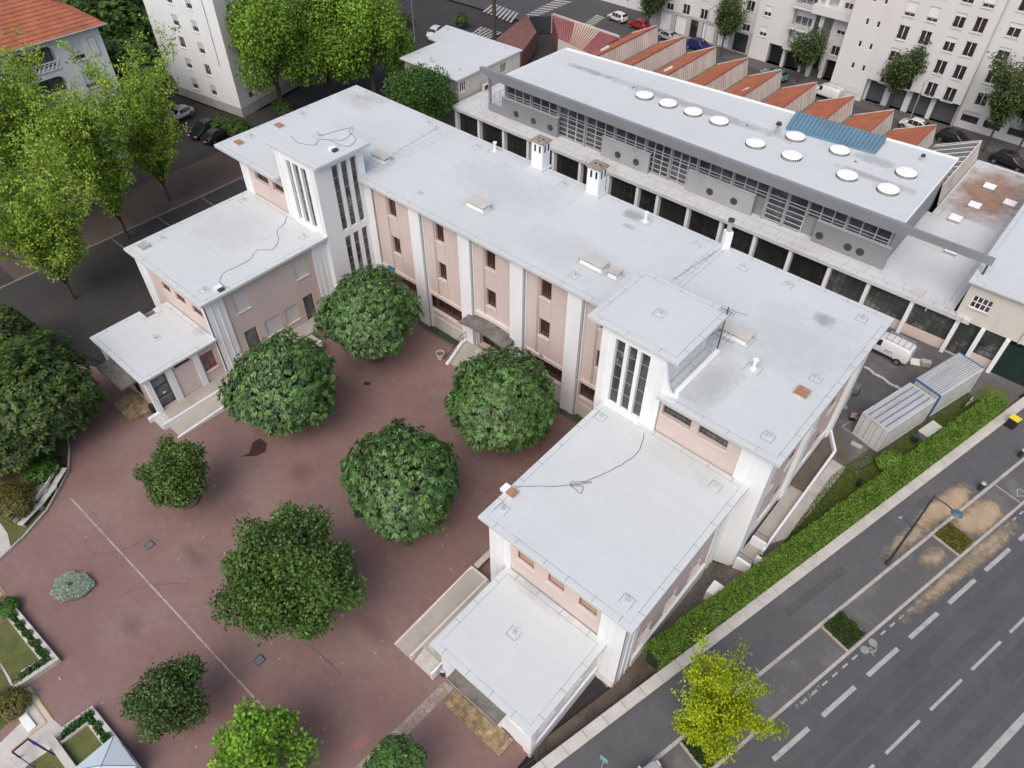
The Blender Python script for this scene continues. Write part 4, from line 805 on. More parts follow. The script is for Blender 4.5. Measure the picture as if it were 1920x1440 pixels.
b = MB(); b.prism([(-57.6, 64.9), (-10.4, 64.9), (-10.6, 79.6), (-57.2, 75.6)], 8.4, 9.35); b.build('roof_edge', CLADL, HB)
hr_ = MB(); hp = [(-57.3, 64.76), (-10.25, 64.76), (-10.5, 79.8), (-56.9, 75.8)]; hr_.prism(hp, 9.36, 9.5); hroof = hr_.build('roof', ROOF, HB, bevel=.02)
pp = MB()
for k in (1, 2, 3):
    A, B = hp[k], hp[(k + 1) % 4]; L_, d_, n_ = ln(A, B); pp.obox(A, d_, n_, 0 if k == 2 else .13, L_ - .13, -.12, .0, 9.5, 9.66)
pp.build('parapet', WHITE, HB)
w_ = MB(); w_.prism([(-57.7, 65.72), (-10.7, 65.72), (-10.9, 79.2), (-57.3, 75.3)], 4.0, 8.4); w_.build('upper_wall', CLAD, HB)
def dome(px, py, z=9.5):
    x, y = at(px, py, z + .3); m_ = MB(); m_.lathe(x, y, [(.97, z), (.95, z + .28), (0, z + .28)], 24); o = m_.build('skylight_curb', CLADL, HB)
    m_ = MB(); m_.lathe(x, y, [(1.0, z + .28), (1.0, z + .33), (.85, z + .37), (.4, z + .40), (0, z + .41)], 28); m_.build('skylight_dome', mat('white_dome', (.9, .9, .9), .5, .02), o, smooth=True)
    t_ = MB()
    for q in range(26): a = 2 * math.pi * q / 26; t_.obox((x, y), (math.cos(a), math.sin(a)), (-math.sin(a), math.cos(a)), .97, 1.01, -.025, .025, z, z + .27)
    t_.build('curb_clips', METALD, o)
for p in ((1209, 177), (1253, 192), (1300, 208), (1349, 225), (1417, 267), (1492, 254), (1485, 290), (1575, 280), (1589, 327), (1666, 353), (1700, 322)): dome(*p)
def sqsky(px, py, z=4.3):
    x, y = at(px, py, z + .35); m_ = MB(); m_.box(x - .52, x + .52, y - .52, y + .52, z, z + .3); o = m_.build('skylight_curb', METAL, HB); m_ = MB(); m_.prism([(x - .58, y - .58), (x + .58, y - .58), (x + .58, y + .58), (x - .58, y + .58)], z + .3, z + .42); m_.build('skylight_cover', MATS['white_dome'], o, bevel=.05)
for p in ((1856, 349), (1828, 384), (1894, 380), (1792, 408), (1786, 468)): sqsky(*p)
def on(px, py, z): x, y = at(px, py, z); return x, y
for k, (px, py, z, rx, ry, c) in enumerate(HST): o = stain(hroof, px, py, z, rx, ry, stainmat('hall_stain_%d' % k, c, (.6, .0, .35, .40, .55))); o.name = 'roof_stain'
# blue sheeting on the far edge
Q = [at(1493, 213, 9.9), at(1661, 262, 9.9), at(1641, 287, 9.7), at(1474, 240, 9.7)]; b = MB(); b.prism(Q, [9.5] * 4, [10.2, 10.2, 9.75, 9.75]); b.build('blue_lean_to', mat('blue_sheet', (.15, .27, .36), .45, .1, .4, metal=.2), HB)
b = MB()
for k in range(24):
    t = k / 23; A = (Q[0][0] + (Q[1][0] - Q[0][0]) * t, Q[0][1] + (Q[1][1] - Q[0][1]) * t); B = (Q[3][0] + (Q[2][0] - Q[3][0]) * t, Q[3][1] + (Q[2][1] - Q[3][1]) * t); b.tube([(*A, 10.22), (*B, 9.77)], .025, 4)
b.build('sheet_rib', METALD, HB, kind='stuff') if False else b.build('sheet_ribs', METALD, HB)
x, y = at(1456, 249, 9.5); MB().cyl(x, y, 9.5, 10.3, .16, 10).build('vent_pipe', CONC, HB); MB().lathe(x, y, [(.1, 10.3), (.36, 10.42), (.12, 10.5), (.3, 10.62), (0, 10.66)], 8).build('vent_cowl', mat('rusty_metal', (.12, .06, .045), .7, .2, 3), HB)
x, y = at(1727, 302, 9.5); MB().cyl(x, y, 9.5, 10.0, .1, 10).build('vent_pipe', ALU, HB); MB().lathe(x, y, [(.24, 10.0), (.2, 10.2), (0, 10.25)], 12).build('vent_cowl', METALD, HB)
for p in ((1188, 164), (1401, 235), (1604, 303)): x, y = at(*p, 9.5); MB().cyl(x, y, 9.5, 9.53, .13, 12).build('roof_drain', METALD, HB)
for p in ((1735, 583), (1802, 604), (1650, 515), (900, 200)): x, y = at(*p, 4.3); MB().cyl(x, y, 4.3, 4.75, .05, 8).build('roof_anchor', ALU, HB)
st_ = MB(); 
for k in range(34): x = -62 + k * 1.8; st_.ribbon([(x, 63.5), (x, 64.6)], .03, 4.308)
st_.ribbon([(-63, 64.7), (-10, 64.7)], .035, 4.31); st_.build('gutter_seam', SEAM, lr)
# garage door at the right end and sill course
MB().box(-10.6, -2.7, 62.98, 63.44, 1.0, 1.12).build('sill_course', SILL, HB) if False else None
# east building
EB = thing('corner_workshop', 'cream walled workshop with a white flat roof at the right edge of the picture', 'workshop', (3, 68, 0))
mb = MB(); he = [(-2.55, -.95, 4.75, 6.0, .12)]; cellwall(mb, (-3.05, 63.2), F, NF, 20, 4.3 - .42, 7.7, [(h[0] + 3.05, h[1] + 3.05, h[2] + .6, h[3] + .6, h[4]) for h in he]); cellwall(mb, (-3.05, 93), WX, NW, 29.8, 3.88, 7.7, [])
mb.build('wall', CREAM, EB); wf(EB, 63.2, (-2.55, -.95, 5.35, 6.6, .12), WFRAME, GLASS, 4, 2, bar=.07, sill=CONCL)
slab_roof(EB, [(-3.45, 62.75), (17, 62.75), (17, 93), (-3.45, 93)], 7.92, .22)
MB().tube([(-3.1, 63.1, 4.4), (-3.1, 63.1, 7.7)], .07, 8).build('downpipe', CREAM, EB); MB().tube([(2.2, 63.1, 3.9), (2.2, 63.1, 7.7)], .07, 8).build('downpipe', CREAM, EB)
MB().box(1.6, 5.3, 63.25, 63.35, .0, 3.4).build('garage_door', mat('dark_green_door', (.012, .03, .028), .5, .2, 1), EB)
# ================================================================ SAWTOOTH WORKSHOP
SW = thing('sawtooth_workshop', 'workshop with a row of orange sawtooth roofs between the hall and the street', 'workshop', (-34, 88, 0))
RIB = mat('ribbed_panel', (.66, .64, .58), .75, .12, 1, dirt=(.35, .32, .26), dirt_amt=.5, dirt_scale=.5, wave=('Y', .62, .75))
ptch = 5.12
for k in range(10):
    xp = -56.95 + ptch * k; yb = 97.3 - .108 * (xp + 57); y0 = 75.0 + .085 * (xp + 57) + 1.0; xv = xp - ptch + .75; yb2 = yb + .108 * (xp - xv)
    glassy = k == 9
    def P(x, y, z): return (x, y, z)
    b = MB(); b.quad((xv, y0, 4.25), (xp, y0, 6.45), (xp, yb, 6.45), (xv, yb2, 4.25)); b.quad((xv, y0, 4.13), (xv, yb2, 4.13), (xp, yb, 6.33), (xp, y0, 6.33)); b.quad((xv, yb2, 4.13), (xv, yb2, 4.25), (xp, yb, 6.45), (xp, yb, 6.33))
    rf = b.build('sloping_roof', TILEO if not glassy else mat('grey_glass_roof', (.13, .13, .13), .35, .15, .5), SW)
    if glassy:
        b = MB()
        for q in range(9): yy = y0 + 1 + (yb - y0 - 1) * q / 8; b.obox((xv, yy), (1, 0), (0, 1), 0, .01, 0, .01, 4.2, 4.21); b.tube([(xv, yy, 4.3), (xp, yy - .4, 6.5)], .05, 4)
        b.build('glazing_bars', WFRAME, rf)
    b = MB(); b.quad((xp, y0, 6.33), (xp + .35, y0, 4.2), (xp + .35, yb, 4.2), (xp, yb, 6.33)); sf = b.build('ribbed_side', RIB, SW)
    b = MB(); L_ = yb - y0; nr = 46
    for q in range(nr + 1): yy = y0 + L_ * q / nr; b.tube([(xp + .03, yy, 6.33), (xp + .39, yy, 4.22)], .028, 4)
    b.build('ribs', CONCL, sf); b = MB(); b.tube([(xp + .02, y0, 6.48), (xp + .02, yb + .06, 6.48)], .06, 5); b.build('ridge', mat('red_ridge', (.38, .05, .05), .6, .1) if not glassy else WFRAME, rf)
    b = MB(); b.tube([(xv, yb2 + .03, 4.3), (xp, yb + .06, 6.5), (xp + .35, yb + .03, 4.2)], .09, 5); b.build('verge', CONCL, rf)
    b = MB(); b.quad((xv, yb2, 0), (xp + .35, yb, 0), (xp + .35, yb, 4.2), (xp, yb, 6.35), (xv, yb2, 4.15)); b.build('gable', CREAM, SW)
    b = MB(); b.quad((xp + .35, y0, 4.2), (xp + .78, y0, 4.2), (xp + .78, yb - .04, 4.2), (xp + .35, yb, 4.2)); b.build('valley_gutter', MOSSC, SW)
for p in ((1125, 101), (1243, 140), (1385, 181)):   # pale lamps or vents lying on the slopes
    x, y = at(*p, 5.0); b = MB(); b.lathe(0, 0, [(.02, 0), (.22, .2), (.22, 1.3), (.02, 1.5)], 10); o = b.build('roof_cowl', CONCL, SW, local=True); o.location = (x - wloc(SW).x, y - wloc(SW).y, 5.35); o.rotation_euler = (0, math.radians(68), math.radians(60))
# ================================================================ LODGE left of the hall
LG = thing('lodge', 'small cream house with a white flat roof next to the hall', 'house', (-71, 70, 0)); mb = MB()
hl = [(-66.3, -65.25, 5.1, 6.3, .12)]; hls = [(64.9, 66.0, 5.1, 6.3, .12), (70.2, 70.9, 5.1, 6.3, .12), (72.6, 73.8, 5.1, 6.3, .12)]
cellwall(mb, (-74.8, 64.65), F, NF, 9.7, 0, 6.8, [(h[0] + 74.8, h[1] + 74.8, *h[2:]) for h in hl]); mb.build('grey_front_wall', mat('grey_render', (.30, .30, .28), .9, .12, .5), LG); mb = MB(); cellwall(mb, (-65.1, 64.65), SX, NX, 11.9, 0, 6.8, [(h[0] - 64.65, h[1] - 64.65, *h[2:]) for h in hls]); cellwall(mb, (-65.1, 76.55), BK, NB, 12, 0, 6.8, []); cellwall(mb, (-74.8, 76.5), WX, NW, 11.9, 0, 6.8, [])  # front wall in a darker grey than the cream sides
mb.build('wall', CREAM, LG)
for h in hl: wf(LG, 64.65, h, WFRAME, GLASS, 3, 1, bar=.07)
for h in hls: ws(LG, -65.1, h, WFRAME, GLASS, 3, 1, bar=.06)
lgr = slab_roof(LG, [(-75.3, 64.2), (-64.8, 64.2), (-64.95, 76.9), (-78.8, 76.5), (-77.4, 71.4), (-75.4, 71.3)], 7.0, .22, seams=False)
for p, h_ in (((809, 118), .75), ((862, 133), .4), ((840, 57), .45), ((900, 62), .45), ((948, 92), .4), ((784, 102), .3)): x, y = at(*p, 7); MB().cyl(x, y, 7, 7 + h_, .08 if h_ < .7 else .13, 8).build('roof_anchor', ALU, lgr)
b = MB(); x, y = -64.6, 68.5; b.box(x, x + .35, y, y + .9, 4.35, 5.1); o = b.build('air_conditioner', CREAM, LG); MB().box(x + .35, x + .36, y + .1, y + .8, 4.45, 5.0).build('fan_grille', METALD, o)
# stair rails between lodge and hall
r = MB()
for z in (4.6, 4.9, 5.2): r.tube([(-64.3, 76, z), (-58.5, 82, z)], .04, 4)
for q in range(6): x, y = -64.3 + 5.8 * q / 5, 76 + 6 * q / 5; r.tube([(x, y, 0), (x, y, 5.2)], .04, 4)
r.build('fire_stair_rail', ALU, HB); MB().prism([(-64.2, 76.6), (-57.4, 75.7), (-56.8, 80), (-60, 83)], 3.9, 4.25).build('grey_terrace', mat('grey_felt', (.16, .17, .19), .8, .1), HB)
# brown roofed shed, gate and striped shed
b = thing('brown_roof_shed', 'low shed with a brown tiled roof left of the black gate', 'shed', (-68, 88, 0)); P4 = [at(930, 72, 3), at(988, 28, 3.6), at(1006, 60, 3), at(978, 97, 2.6)]
MB().prism(P4, [0] * 4, [2.9, 3.7, 3.0, 2.5]).build('roof', mat('brown_tile', (.19, .09, .08), .85, .2, 1, fine=.2), b)
b = MB(); b.ribbon([P4[0], P4[1]], .3, 3.9); b.v = [(v[0], v[1], 3.72 if k < 4 else 3.9) for k, v in enumerate(b.v)]
gt = thing('black_gate', 'black sliding gate between the two sheds by the crossing', 'gate', (*at(1012, 62, 0), 0)); A, B = at(990, 62, 0), at(1034, 62, 0); L_, d_, n_ = ln(A, B); MB().obox(A, d_, n_, 0, L_, 0, .1, .1, 2.6).build('gate_panel', METALD, gt)
for u in (0, L_): MB().obox(A, d_, n_, u - .12, u + .12, -.1, .2, 0, 2.9).build('gate_post', CONC, gt)
ss = thing('striped_shed', 'long shed with a red and cream corrugated roof beside the black gate', 'shed', (-60, 92, 0))
A, B, C_, D_ = at(1036, 30, 3.4), at(1160, 72, 3.4), at(1110, 102, 2.8), at(1047, 72, 2.8)
MB().prism([A, B, C_, D_], [0] * 4, [3.5, 3.5, 2.8, 2.8]).build('shed_roof', mat('red_corrugated', (.24, .075, .08), .7, .12, .8), ss)
lerp = lambda p, q, t: (p[0] + (q[0] - p[0]) * t, p[1] + (q[1] - p[1]) * t)
MB().prism([lerp(A, B, .35), lerp(A, B, .72), lerp(D_, C_, .72), lerp(D_, C_, .32)], [2.5] * 4, [3.52, 3.52, 2.82, 2.82]).build('cream_sheets', mat('cream_corrugated', (.46, .40, .29), .75, .1, .8), ss)
rb = MB(); [rb.tube([(*lerp(A, B, k / 26), 3.55), (*lerp(D_, C_, k / 26), 2.85)], .07, 4) for k in range(1, 26)]; rb.build('corrugation_ribs', mat('pale_red_ribs', (.36, .16, .16), .7, .15, 1), ss)
L_, d_, n_ = ln(A, B); MB().obox(A, d_, n_, 0, L_, -.3, .0, 0, 3.75).build('parapet_wall', CONCL, ss); MB().prism([(C_[0], C_[1] - .05), (D_[0], D_[1] - .05), (D_[0], D_[1] + .1), (C_[0], C_[1] + .1)], 0, 2.75).build('shed_wall', CREAM, ss)
# ================================================================ STREET behind
drape('back_street', [(-130, 98), (-70, 100.5), (-10, 92.5), (40, 84), (40, 150), (-130, 150)], .0, mat('street_asphalt', (.075, .075, .078), .9, .1, .3, fine=.15), step=4)
def apt_y(x): return 113.2 - .13 * (x + 66) if x < -34 else 109.3 - .09 * (x + 34)
drape('back_pavement', [(-60, 109.6), (-34, 106.9), (-5, 104.6), (20, 102), (20, 112), (-60, 116)], .05, mat('pavement_grey', (.12, .115, .11), .9, .12, .4, fine=.15), step=4)
drape('west_street', [(-90, -20), (-66.2, -20), (-66.2, 62), (-90, 75)], .02, ASPHD, step=4)
drape('west_street_side', [(-66.25, 10), (-57.1, 12.7), (-57.1, 18.6), (-60.4, 18.7), (-60.4, 31.3), (-61.2, 31.3), (-61.2, 48.2), (-66.25, 48.2)], .018, ASPHD)
drape('west_pavement', [(-84, 12), (-76.6, 12), (-76.6, 60), (-84, 66)], .06, BROWNW, step=4)
kb = MB(); y = 0
while y < 62: kb.box(-76.6, -76.4, y + .01, y + .99, 0, .14); y += 1
kb.build('west_kerb', mat('dark_kerb', (.2, .19, .18), .9, .15, 1), kind='structure')
PAINTD = mat('worn_paint', (.2, .2, .2), .8, .1, 1)
mark('west_bay_marking', [[(-76.3, y), (-76.3, y + .12), (-72.2, y + .12), (-72.2, y)] for y in (22, 27.5, 33, 38.5)], .045, PAINTD)
sw = [at(*p, .0) for p in ((935, 20), (1000, 0), (1060, 0))]
cw = []
for k in range(9):
    p, q = lerp(at(905, 18), at(970, 50), k / 8), lerp(at(940, 8), at(978, 22), k / 8) if False else (0, 0)
def zebra(p0, p1, q0, q1, n_):
    out = []
    for k in range(n_):
        a, b = k / n_, (k + .55) / n_; out.append([lerp(p0, p1, a), lerp(q0, q1, a), lerp(q0, q1, b), lerp(p0, p1, b)])
    return out
mark('zebra_crossing', zebra(at(905, 22), at(962, 44), at(925, 6), at(975, 26), 8), .02); mark('zebra_crossing', zebra(at(985, 28), at(1045, -2), at(1010, 30), at(1075, 2), 8), .02); mark('zebra_crossing', zebra(at(880, 66), at(918, 74), at(902, 50), at(945, 62), 6), .02); mark('zebra_crossing', zebra(at(1095, 45), at(1120, 26), at(1112, 49), at(1135, 32), 6), .02)
# ================================================================ HOUSES AND BLOCKS
APT = mat('apartment_render', (.62, .62, .625), .85, .04, .3, dirt=(.50, .48, .46), dirt_amt=.35, dirt_scale=.3, stretch=(1, 1, .3)); APT2 = mat('apartment_render_grey', (.60, .60, .61), .85, .04, .3)
AB = thing('apartment_block', 'long white apartment block with ground floor garages along the back street', 'apartment block', (-30, 116, 0))
Y1 = 108.7; FL = 2.86
def apt_facade(x0, x1, y, z0, z1, cols, rows, w_, h_, m, ground=(), gtop=3.0, name='facade', kinds=None):
    holes = []
    for r_ in rows:
        for c in cols: holes.append((c - w_ / 2, c + w_ / 2, r_, r_ + h_, .22))
    gh_ = [(a, b, .05, gtop - .3, .5) for a, b in ground]; mb = MB(); cellwall(mb, (x0, y), F, NF, x1 - x0, z0, z1, [(h[0] - x0, h[1] - x0, *h[2:]) for h in holes + gh_]); mb.build(name, m, AB)
    for h in holes:
        s_ = random.choice((0, 0, 0, .25, .35, .8)); wf(AB, y, h, WFRAME, GLASS, 2, 1, bar=.07, shut=s_, sill=APT, rail=w_ > .7, shm=SHUTW)
    return gh_
rows = [3.3 + FL * k for k in range(6)]
# flat wall with overhanging flat floors
g1 = apt_facade(-29.2, -16.9, 108.0, 3.3, 20.5, [-26.9, -24.1, -21.0, -18.6], rows, 1.35, 1.75, APT)
gb = MB(); hb_ = [(-28.9, -26.7, .05, 3.0, .6), (-25.9, -23.9, .05, 3.0, .6), (-23.1, -20.6, .05, 3.0, .6), (-20.0, -17.2, .05, 3.0, .6)]; cellwall(gb, (-29.2, 109.0), F, NF, 12.3, 0, 3.3, [(h[0] + 29.2, h[1] + 29.2, *h[2:]) for h in hb_]); gb.quad((-29.2, 108, 3.3), (-29.2, 109, 3.3), (-16.9, 109, 3.3), (-16.9, 108, 3.3)); gb.build('ground_floor_wall', APT, AB)
for k, h in enumerate(hb_): wf(AB, 109.0, h, METALD, mat('garage_door_grey', (.09, .10, .11), .5, .15, 1), 1, 1, name='garage_door', pane='door_leaf')
sw_ = [(-31.9, -31.5), (-30.4, -30.0)]; gb = MB(); hs_ = [(a, b, r_ + .7, r_ + 1.5, .15) for a, b in sw_ for r_ in rows]; cellwall(gb, (-34.0, 108.05), F, NF, 4.8, 0, 20.5, [(h[0] + 34, h[1] + 34, *h[2:]) for h in hs_]); gb.quad((-29.2, 108.05, 0), (-29.2, 109, 0), (-29.2, 109, 3.3), (-29.2, 108.05, 3.3)); gb.quad((-34, 112, 0), (-34, 108.05, 0), (-34, 108.05, 20.5), (-34, 112, 20.5)); gb.build('stair_wall', APT, AB)
for h in hs_: wf(AB, 108.05, h, WFRAME, GLASS, 1, 1, bar=.05)
MB().box(-31.6, -29.6, 107.98, 108.04, .9, 1.9).build('wall_panel', APT2, AB)
# right hand facade, same render as the flat wall
gb = MB(); gb.quad((-16.9, 108.0, 0), (-16.9, 109.4, 0), (-16.9, 109.4, 20.5), (-16.9, 108.0, 20.5)); gb.build('return_wall', APT, AB)
apt_facade(-16.9, 12, 109.4, 3.3, 20.5, [-15.0, -11.6, -8.4, -5, -1.5, 2, 5.5], rows, 1.45, 1.6, APT)
gb = MB(); hh = [(a, a + 2.1, .9, 2.4, .3) for a in (-16.4, -13.6, -10.6, -7.6, -4.6, -1.6)]; cellwall(gb, (-16.9, 109.35), F, NF, 29, 0, 3.3, [(h[0] + 16.9, h[1] + 16.9, *h[2:]) for h in hh]); gb.build('ground_floor_wall', APT, AB)
for h in hh: wf(AB, 109.35, h, METALD, GLASS, 1, 1, shut=.4, name='shop_window')
# loggia part
gb = MB(); lh = []
for r_ in rows[:6]: lh += [(-43.1, -40.2, r_ - .15, r_ + 2.2, 1.1), (-36.4, -35.2, r_ + .3, r_ + 1.6, .2), (-47.6, -46.5, r_ + .2, r_ + 1.6, .2)]
lg = [(-45.6, -43.3, .05, 2.9, 1.0), (-42.8, -40.4, .05, 2.9, 1.0), (-36.6, -34.6, .05, 2.9, 1.0)]
for (a, b) in ((-48.6, -40.0), (-37.2, -34.0)):
    hs2 = [h for h in lh + lg if a < h[0] and h[1] < b]; gb = MB(); cellwall(gb, (a, 111.6), F, NF, b - a, 0, 20.5, [(h[0] - a, h[1] - a, *h[2:]) for h in hs2]); gb.build('loggia_wall', APT, AB)
for h in lh:
    if h[1] - h[0] > 2: 
        wf(AB, 111.6, h, WFRAME, GLASSG, 3, 1, bar=.07, shut=random.choice((0, .9, .5)), shm=SHUTW, name='balcony_door'); MB().box(h[0] - .1, h[1] + .1, 110.7, 111.58, h[2] - .2, h[2] - .02).build('balcony', APT, AB)
        r = MB()
        for z in (.15, .35, .55, .75, .95): r.box(h[0] - .1, h[1] + .1, 110.7, 110.73, h[2] + z, h[2] + z + .04)
        r.build('balcony_rail', METAL, AB); MB().box(h[0] - .1, h[1] + .1, 110.74, 110.8, h[2] - .01, h[2] + .5).build('balcony_front', APT, AB)
    elif h[0] > -48.5: wf(AB, 111.6, h, WFRAME, GLASS, 2, 1, shut=random.choice((0, .6)), sill=APT, shm=SHUTW)
for h in lg: wf(AB, 111.6, h, METALD, DARKIN, 1, 1, name='undercroft', pane='dark_recess')
# open porch with tall pillars
gb = MB(); gb.box(-40.0, -37.2, 114.5, 114.8, 0, 20.5); gb.build('porch_back_wall', APT2, AB)
gb = MB(); gb.box(-40.0, -39.8, 111.6, 114.5, 0, 20.5); gb.build('porch_side_wall', APT, AB)
MB().box(-38.9, -38.3, 110.9, 111.5, 0, 20.5).build('tall_pillar', APT, AB); MB().box(-40.1, -33.9, 110.0, 114.0, 8.8, 9.9).build('porch_bridge', APT, AB)
for x in (-39.7, -37.9): 
    wf(AB, 114.5, (x, x + 1.2, .05, 4, .02), METALD, DARKIN, 2, 3, name='gate')
# left part
apt_facade(-66, -48.6, 112.2, 3.3, 20.5, [-63.8, -60.8, -57.6, -53.5, -50.2], rows, 1.3, 1.5, APT)
gb = MB(); hq = [(-65.3, -63.2, .1, 2.9, .2), (-62.4, -60.4, .1, 2.9, .2), (-59.6, -58.2, .1, 2.9, .3), (-57.4, -55.2, .1, 2.9, .2), (-54.6, -52.5, .1, 2.9, .2), (-51.8, -49.4, .1, 2.9, .3)]; cellwall(gb, (-66, 112.15), F, NF, 17.4, 0, 3.3, [(h[0] + 66, h[1] + 66, *h[2:]) for h in hq]); gb.build('ground_floor_wall', mat('ground_floor_stone', (.42, .41, .39), .85, .08, .5), AB)
for k, h in enumerate(hq): wf(AB, 112.15, h, METALD, SHUTW if k % 3 != 2 else GLASS, 1, 1, name='roller_door', pane='door_leaf')
gb = MB(); gb.box(-66, 12, 114.9, 124, 0, 20.4); gb.build('block_core', APT, AB); MB().box(-66.3, 12.3, 107.8, 124.3, 20.5, 20.8).build('roof', CONC, AB)
MB().prism([(-66.0, 112.3), (-66, 124), (-67.6, 124), (-67.6, 112.3)], 0, 20.5).build('end_wall', APT2, AB)
# long block further left in the background
BG = thing('background_block', 'plain grey and white block beyond the crossing at the top of the picture', 'apartment block', (-82, 125, 0))
gb = MB(); hq = [(x, x + 1.2, z, z + 1.4, .15) for x in (-88, -84, -80, -76, -72) for z in (1, 4, 7, 10)]; cellwall(gb, (-90, 117), F, NF, 21, 0, 14, [(h[0] + 90, h[1] + 90, *h[2:]) for h in hq]); gb.box(-90, -69, 117.6, 128, 0, 14); gb.build('wall', APT2, BG)
for h in hq: wf(BG, 117, h, WFRAME, GLASS, 2, 1, shut=random.choice((0, .5)))
# tower block upper left
TB = thing('tower_block', 'tall white tower block with columns of shuttered windows at the top left', 'tower block', (-97, 52, 0))
A, B, C_ = at(457, 221), at(325, 173), at(507, 192)
def quadwall(par, A, B, z0, z1, holes, m, name='wall'):
    L_, d_, n_ = ln(A, B); mb = MB(); cellwall(mb, A, d_, n_, L_, z0, z1, holes); mb.build(name, m, par); return L_, d_, n_
L_, d_, n_ = ln(B, A); hw_ = [(L_ * c - .55, L_ * c + .55, 1.9 + 2.75 * k, 3.3 + 2.75 * k, .2) for c in (.40, .66) for k in range(9)]
quadwall(TB, B, A, 1.3, 28, hw_, WHITE); 
for h in hw_: window(TB, B, d_, n_, h, WFRAME, GLASS, 2, 1, shut=random.choice((0, .55, .55, .9)), rail=True, sill=WHITE)
L2, d2, n2 = ln(A, C_); C2 = (A[0] + d2[0] * 14, A[1] + d2[1] * 14); h2 = [(a - .5, a + .5, 1.9 + 2.75 * k, 3.3 + 2.75 * k, .2) for a in (2.4, 7, 11) for k in range(9)]; quadwall(TB, A, C2, 1.3, 28, h2, APT2)
for h in h2: window(TB, A, d2, n2, h, WFRAME, GLASS, 2, 1, shut=random.choice((0, .5)), rail=True)
Bn, Cn = (B[0] - n_[0] * 14, B[1] - n_[1] * 14), C2; gb = MB(); gb.prism([(A[0] + n_[0] * .03 + n2[0] * .03, A[1] + n_[1] * .03 + n2[1] * .03), (B[0] + n_[0] * .03, B[1] + n_[1] * .03), Bn, C2], 0, 1.3); gb.build('plinth', CONC, TB); gb = MB(); gb.prism([(A[0] - .7, A[1] + .7), (B[0] + .3, B[1] + .7), (Bn[0] + .3, Bn[1]), (C2[0] - .7, C2[1])], 1.4, 28); gb.build('block_core', WHITE, TB)
gb = MB(); P_ = (B[0] + d_[0] * L_ * .86 + n_[0] * .06, B[1] + d_[1] * L_ * .86 + n_[1] * .06); gb.tube([(*P_, 6.5), (*P_, 27)], .05, 5); gb.build('downpipe', METAL, TB)
# tiled house upper left
TH = thing('tiled_house', 'white four storey house with an orange tiled roof and arched loggias at the top left', 'house', (-98, 24, 0)); XH, HZ = -91.6, 15.2
he_ = [(33.3 - .9 - 1.0, 33.3 - .9, 8.0 + 0, 9.6, .2), (31.4, 32.4, 11.7, 13.4, .2)]
def hy(px, py): return on_x(px, py, XH)
wins = [(31.0, 32.2, z, z + 1.9, .2) for z in (2.2, 5.6, 9.0, 12.2)] ; logg = [(24.3, 29.2, z, z + 2.5, 1.3) for z in (2.0, 5.4, 8.8, 12.0)]; w3 = [(19, 20.2, z, z + 1.7, .2) for z in (2.2, 5.6, 9.0, 12.2)] + [(13, 14.2, z, z + 1.7, .2) for z in (2.2, 5.6, 9.0, 12.2)]
quadwall(TH, (XH, 4), (XH, 34.6), 0, HZ, [(h[0] - 4, h[1] - 4, *h[2:]) for h in wins + logg + w3], WHITE)
for h in wins + w3: ws(TH, XH, h, WFRAME, GLASS, 2, 1, shut=.75, sill=WHITE, shm=SHUTW, rail=True)
for h in logg:
    ws(TH, XH, (h[0], h[1], h[2], h[3], 1.3), DFRAME, GLASSG, 3, 1, bar=.1, name='loggia_door'); MB().box(XH - .1, XH + .1, h[0], h[1], h[2], h[2] + .12).build('loggia_sill', WHITE, TH)
    b = MB(); b.box(XH + .0, XH + .12, h[0] + .0, h[1] + .0, h[2] + .85, h[2] + .95)
    for k in range(10):
        y0_ = h[0] + (h[1] - h[0]) * k / 10; y1_ = h[0] + (h[1] - h[0]) * (k + 1) / 10; b.tube([(XH + .05, y0_, h[2] + .1), (XH + .05, y1_, h[2] + .85)], .05, 4); b.tube([(XH + .05, y1_, h[2] + .1), (XH + .05, y0_, h[2] + .85)], .05, 4)
    b.build('loggia_balustrade', WHITE, TH)
    for (ya, yb_, sg) in ((h[0], h[0] + .9, 1), (h[1] - .9, h[1], -1)):   # rounded upper corners
        b = MB(); pts = [(ya if sg > 0 else yb_, h[3])]
        for q in range(7): a = math.pi / 2 * q / 6; pts.append(((h[0] + .9 - .9 * math.cos(a)) if sg > 0 else (h[1] - .9 + .9 * math.cos(a)), h[3] - .9 + .9 * math.sin(a)))
        i = len(b.v); b.v = [(XH - .01, p[0], p[1]) for p in pts] + [(XH - .25, p[0], p[1]) for p in pts]; n__ = len(pts); b.f = [tuple(range(n__)), tuple(range(n__, 2 * n__))[::-1]] + [(q, (q + 1) % n__, n__ + (q + 1) % n__, n__ + q) for q in range(n__)]; b.build('arch_corner', WHITE, TH)
x_ = MB(); x_.obox((XH, 0), SX, NX, 32.9, 33.9, 0, .08, 12.1, 14.2); x_.build('relief_panel', CREAM, TH); x_ = MB(); x_.obox((XH, 0), SX, NX, 33.05, 33.75, .08, .1, 12.25, 14.05); x_.build('relief_inner', WHITE, TH)
quadwall(TH, (XH, 34.6), (-107, 34.6), 0, HZ, [(4, 5.2, 5, 6.5, .2), (4, 5.2, 9, 10.5, .2), (9, 10.2, 9, 10.5, .2)], WHITE); quadwall(TH, (-107, 4), (XH, 4), 0, HZ, [], WHITE)
b = MB(); x0, x1, y0, y1 = -108.0, XH + .8, 3.2, 35.4; r0 = HZ + .05; rz = HZ + 4.6; xm = (x0 + x1) / 2; ra, rb_ = y0 + 8, y1 - 8
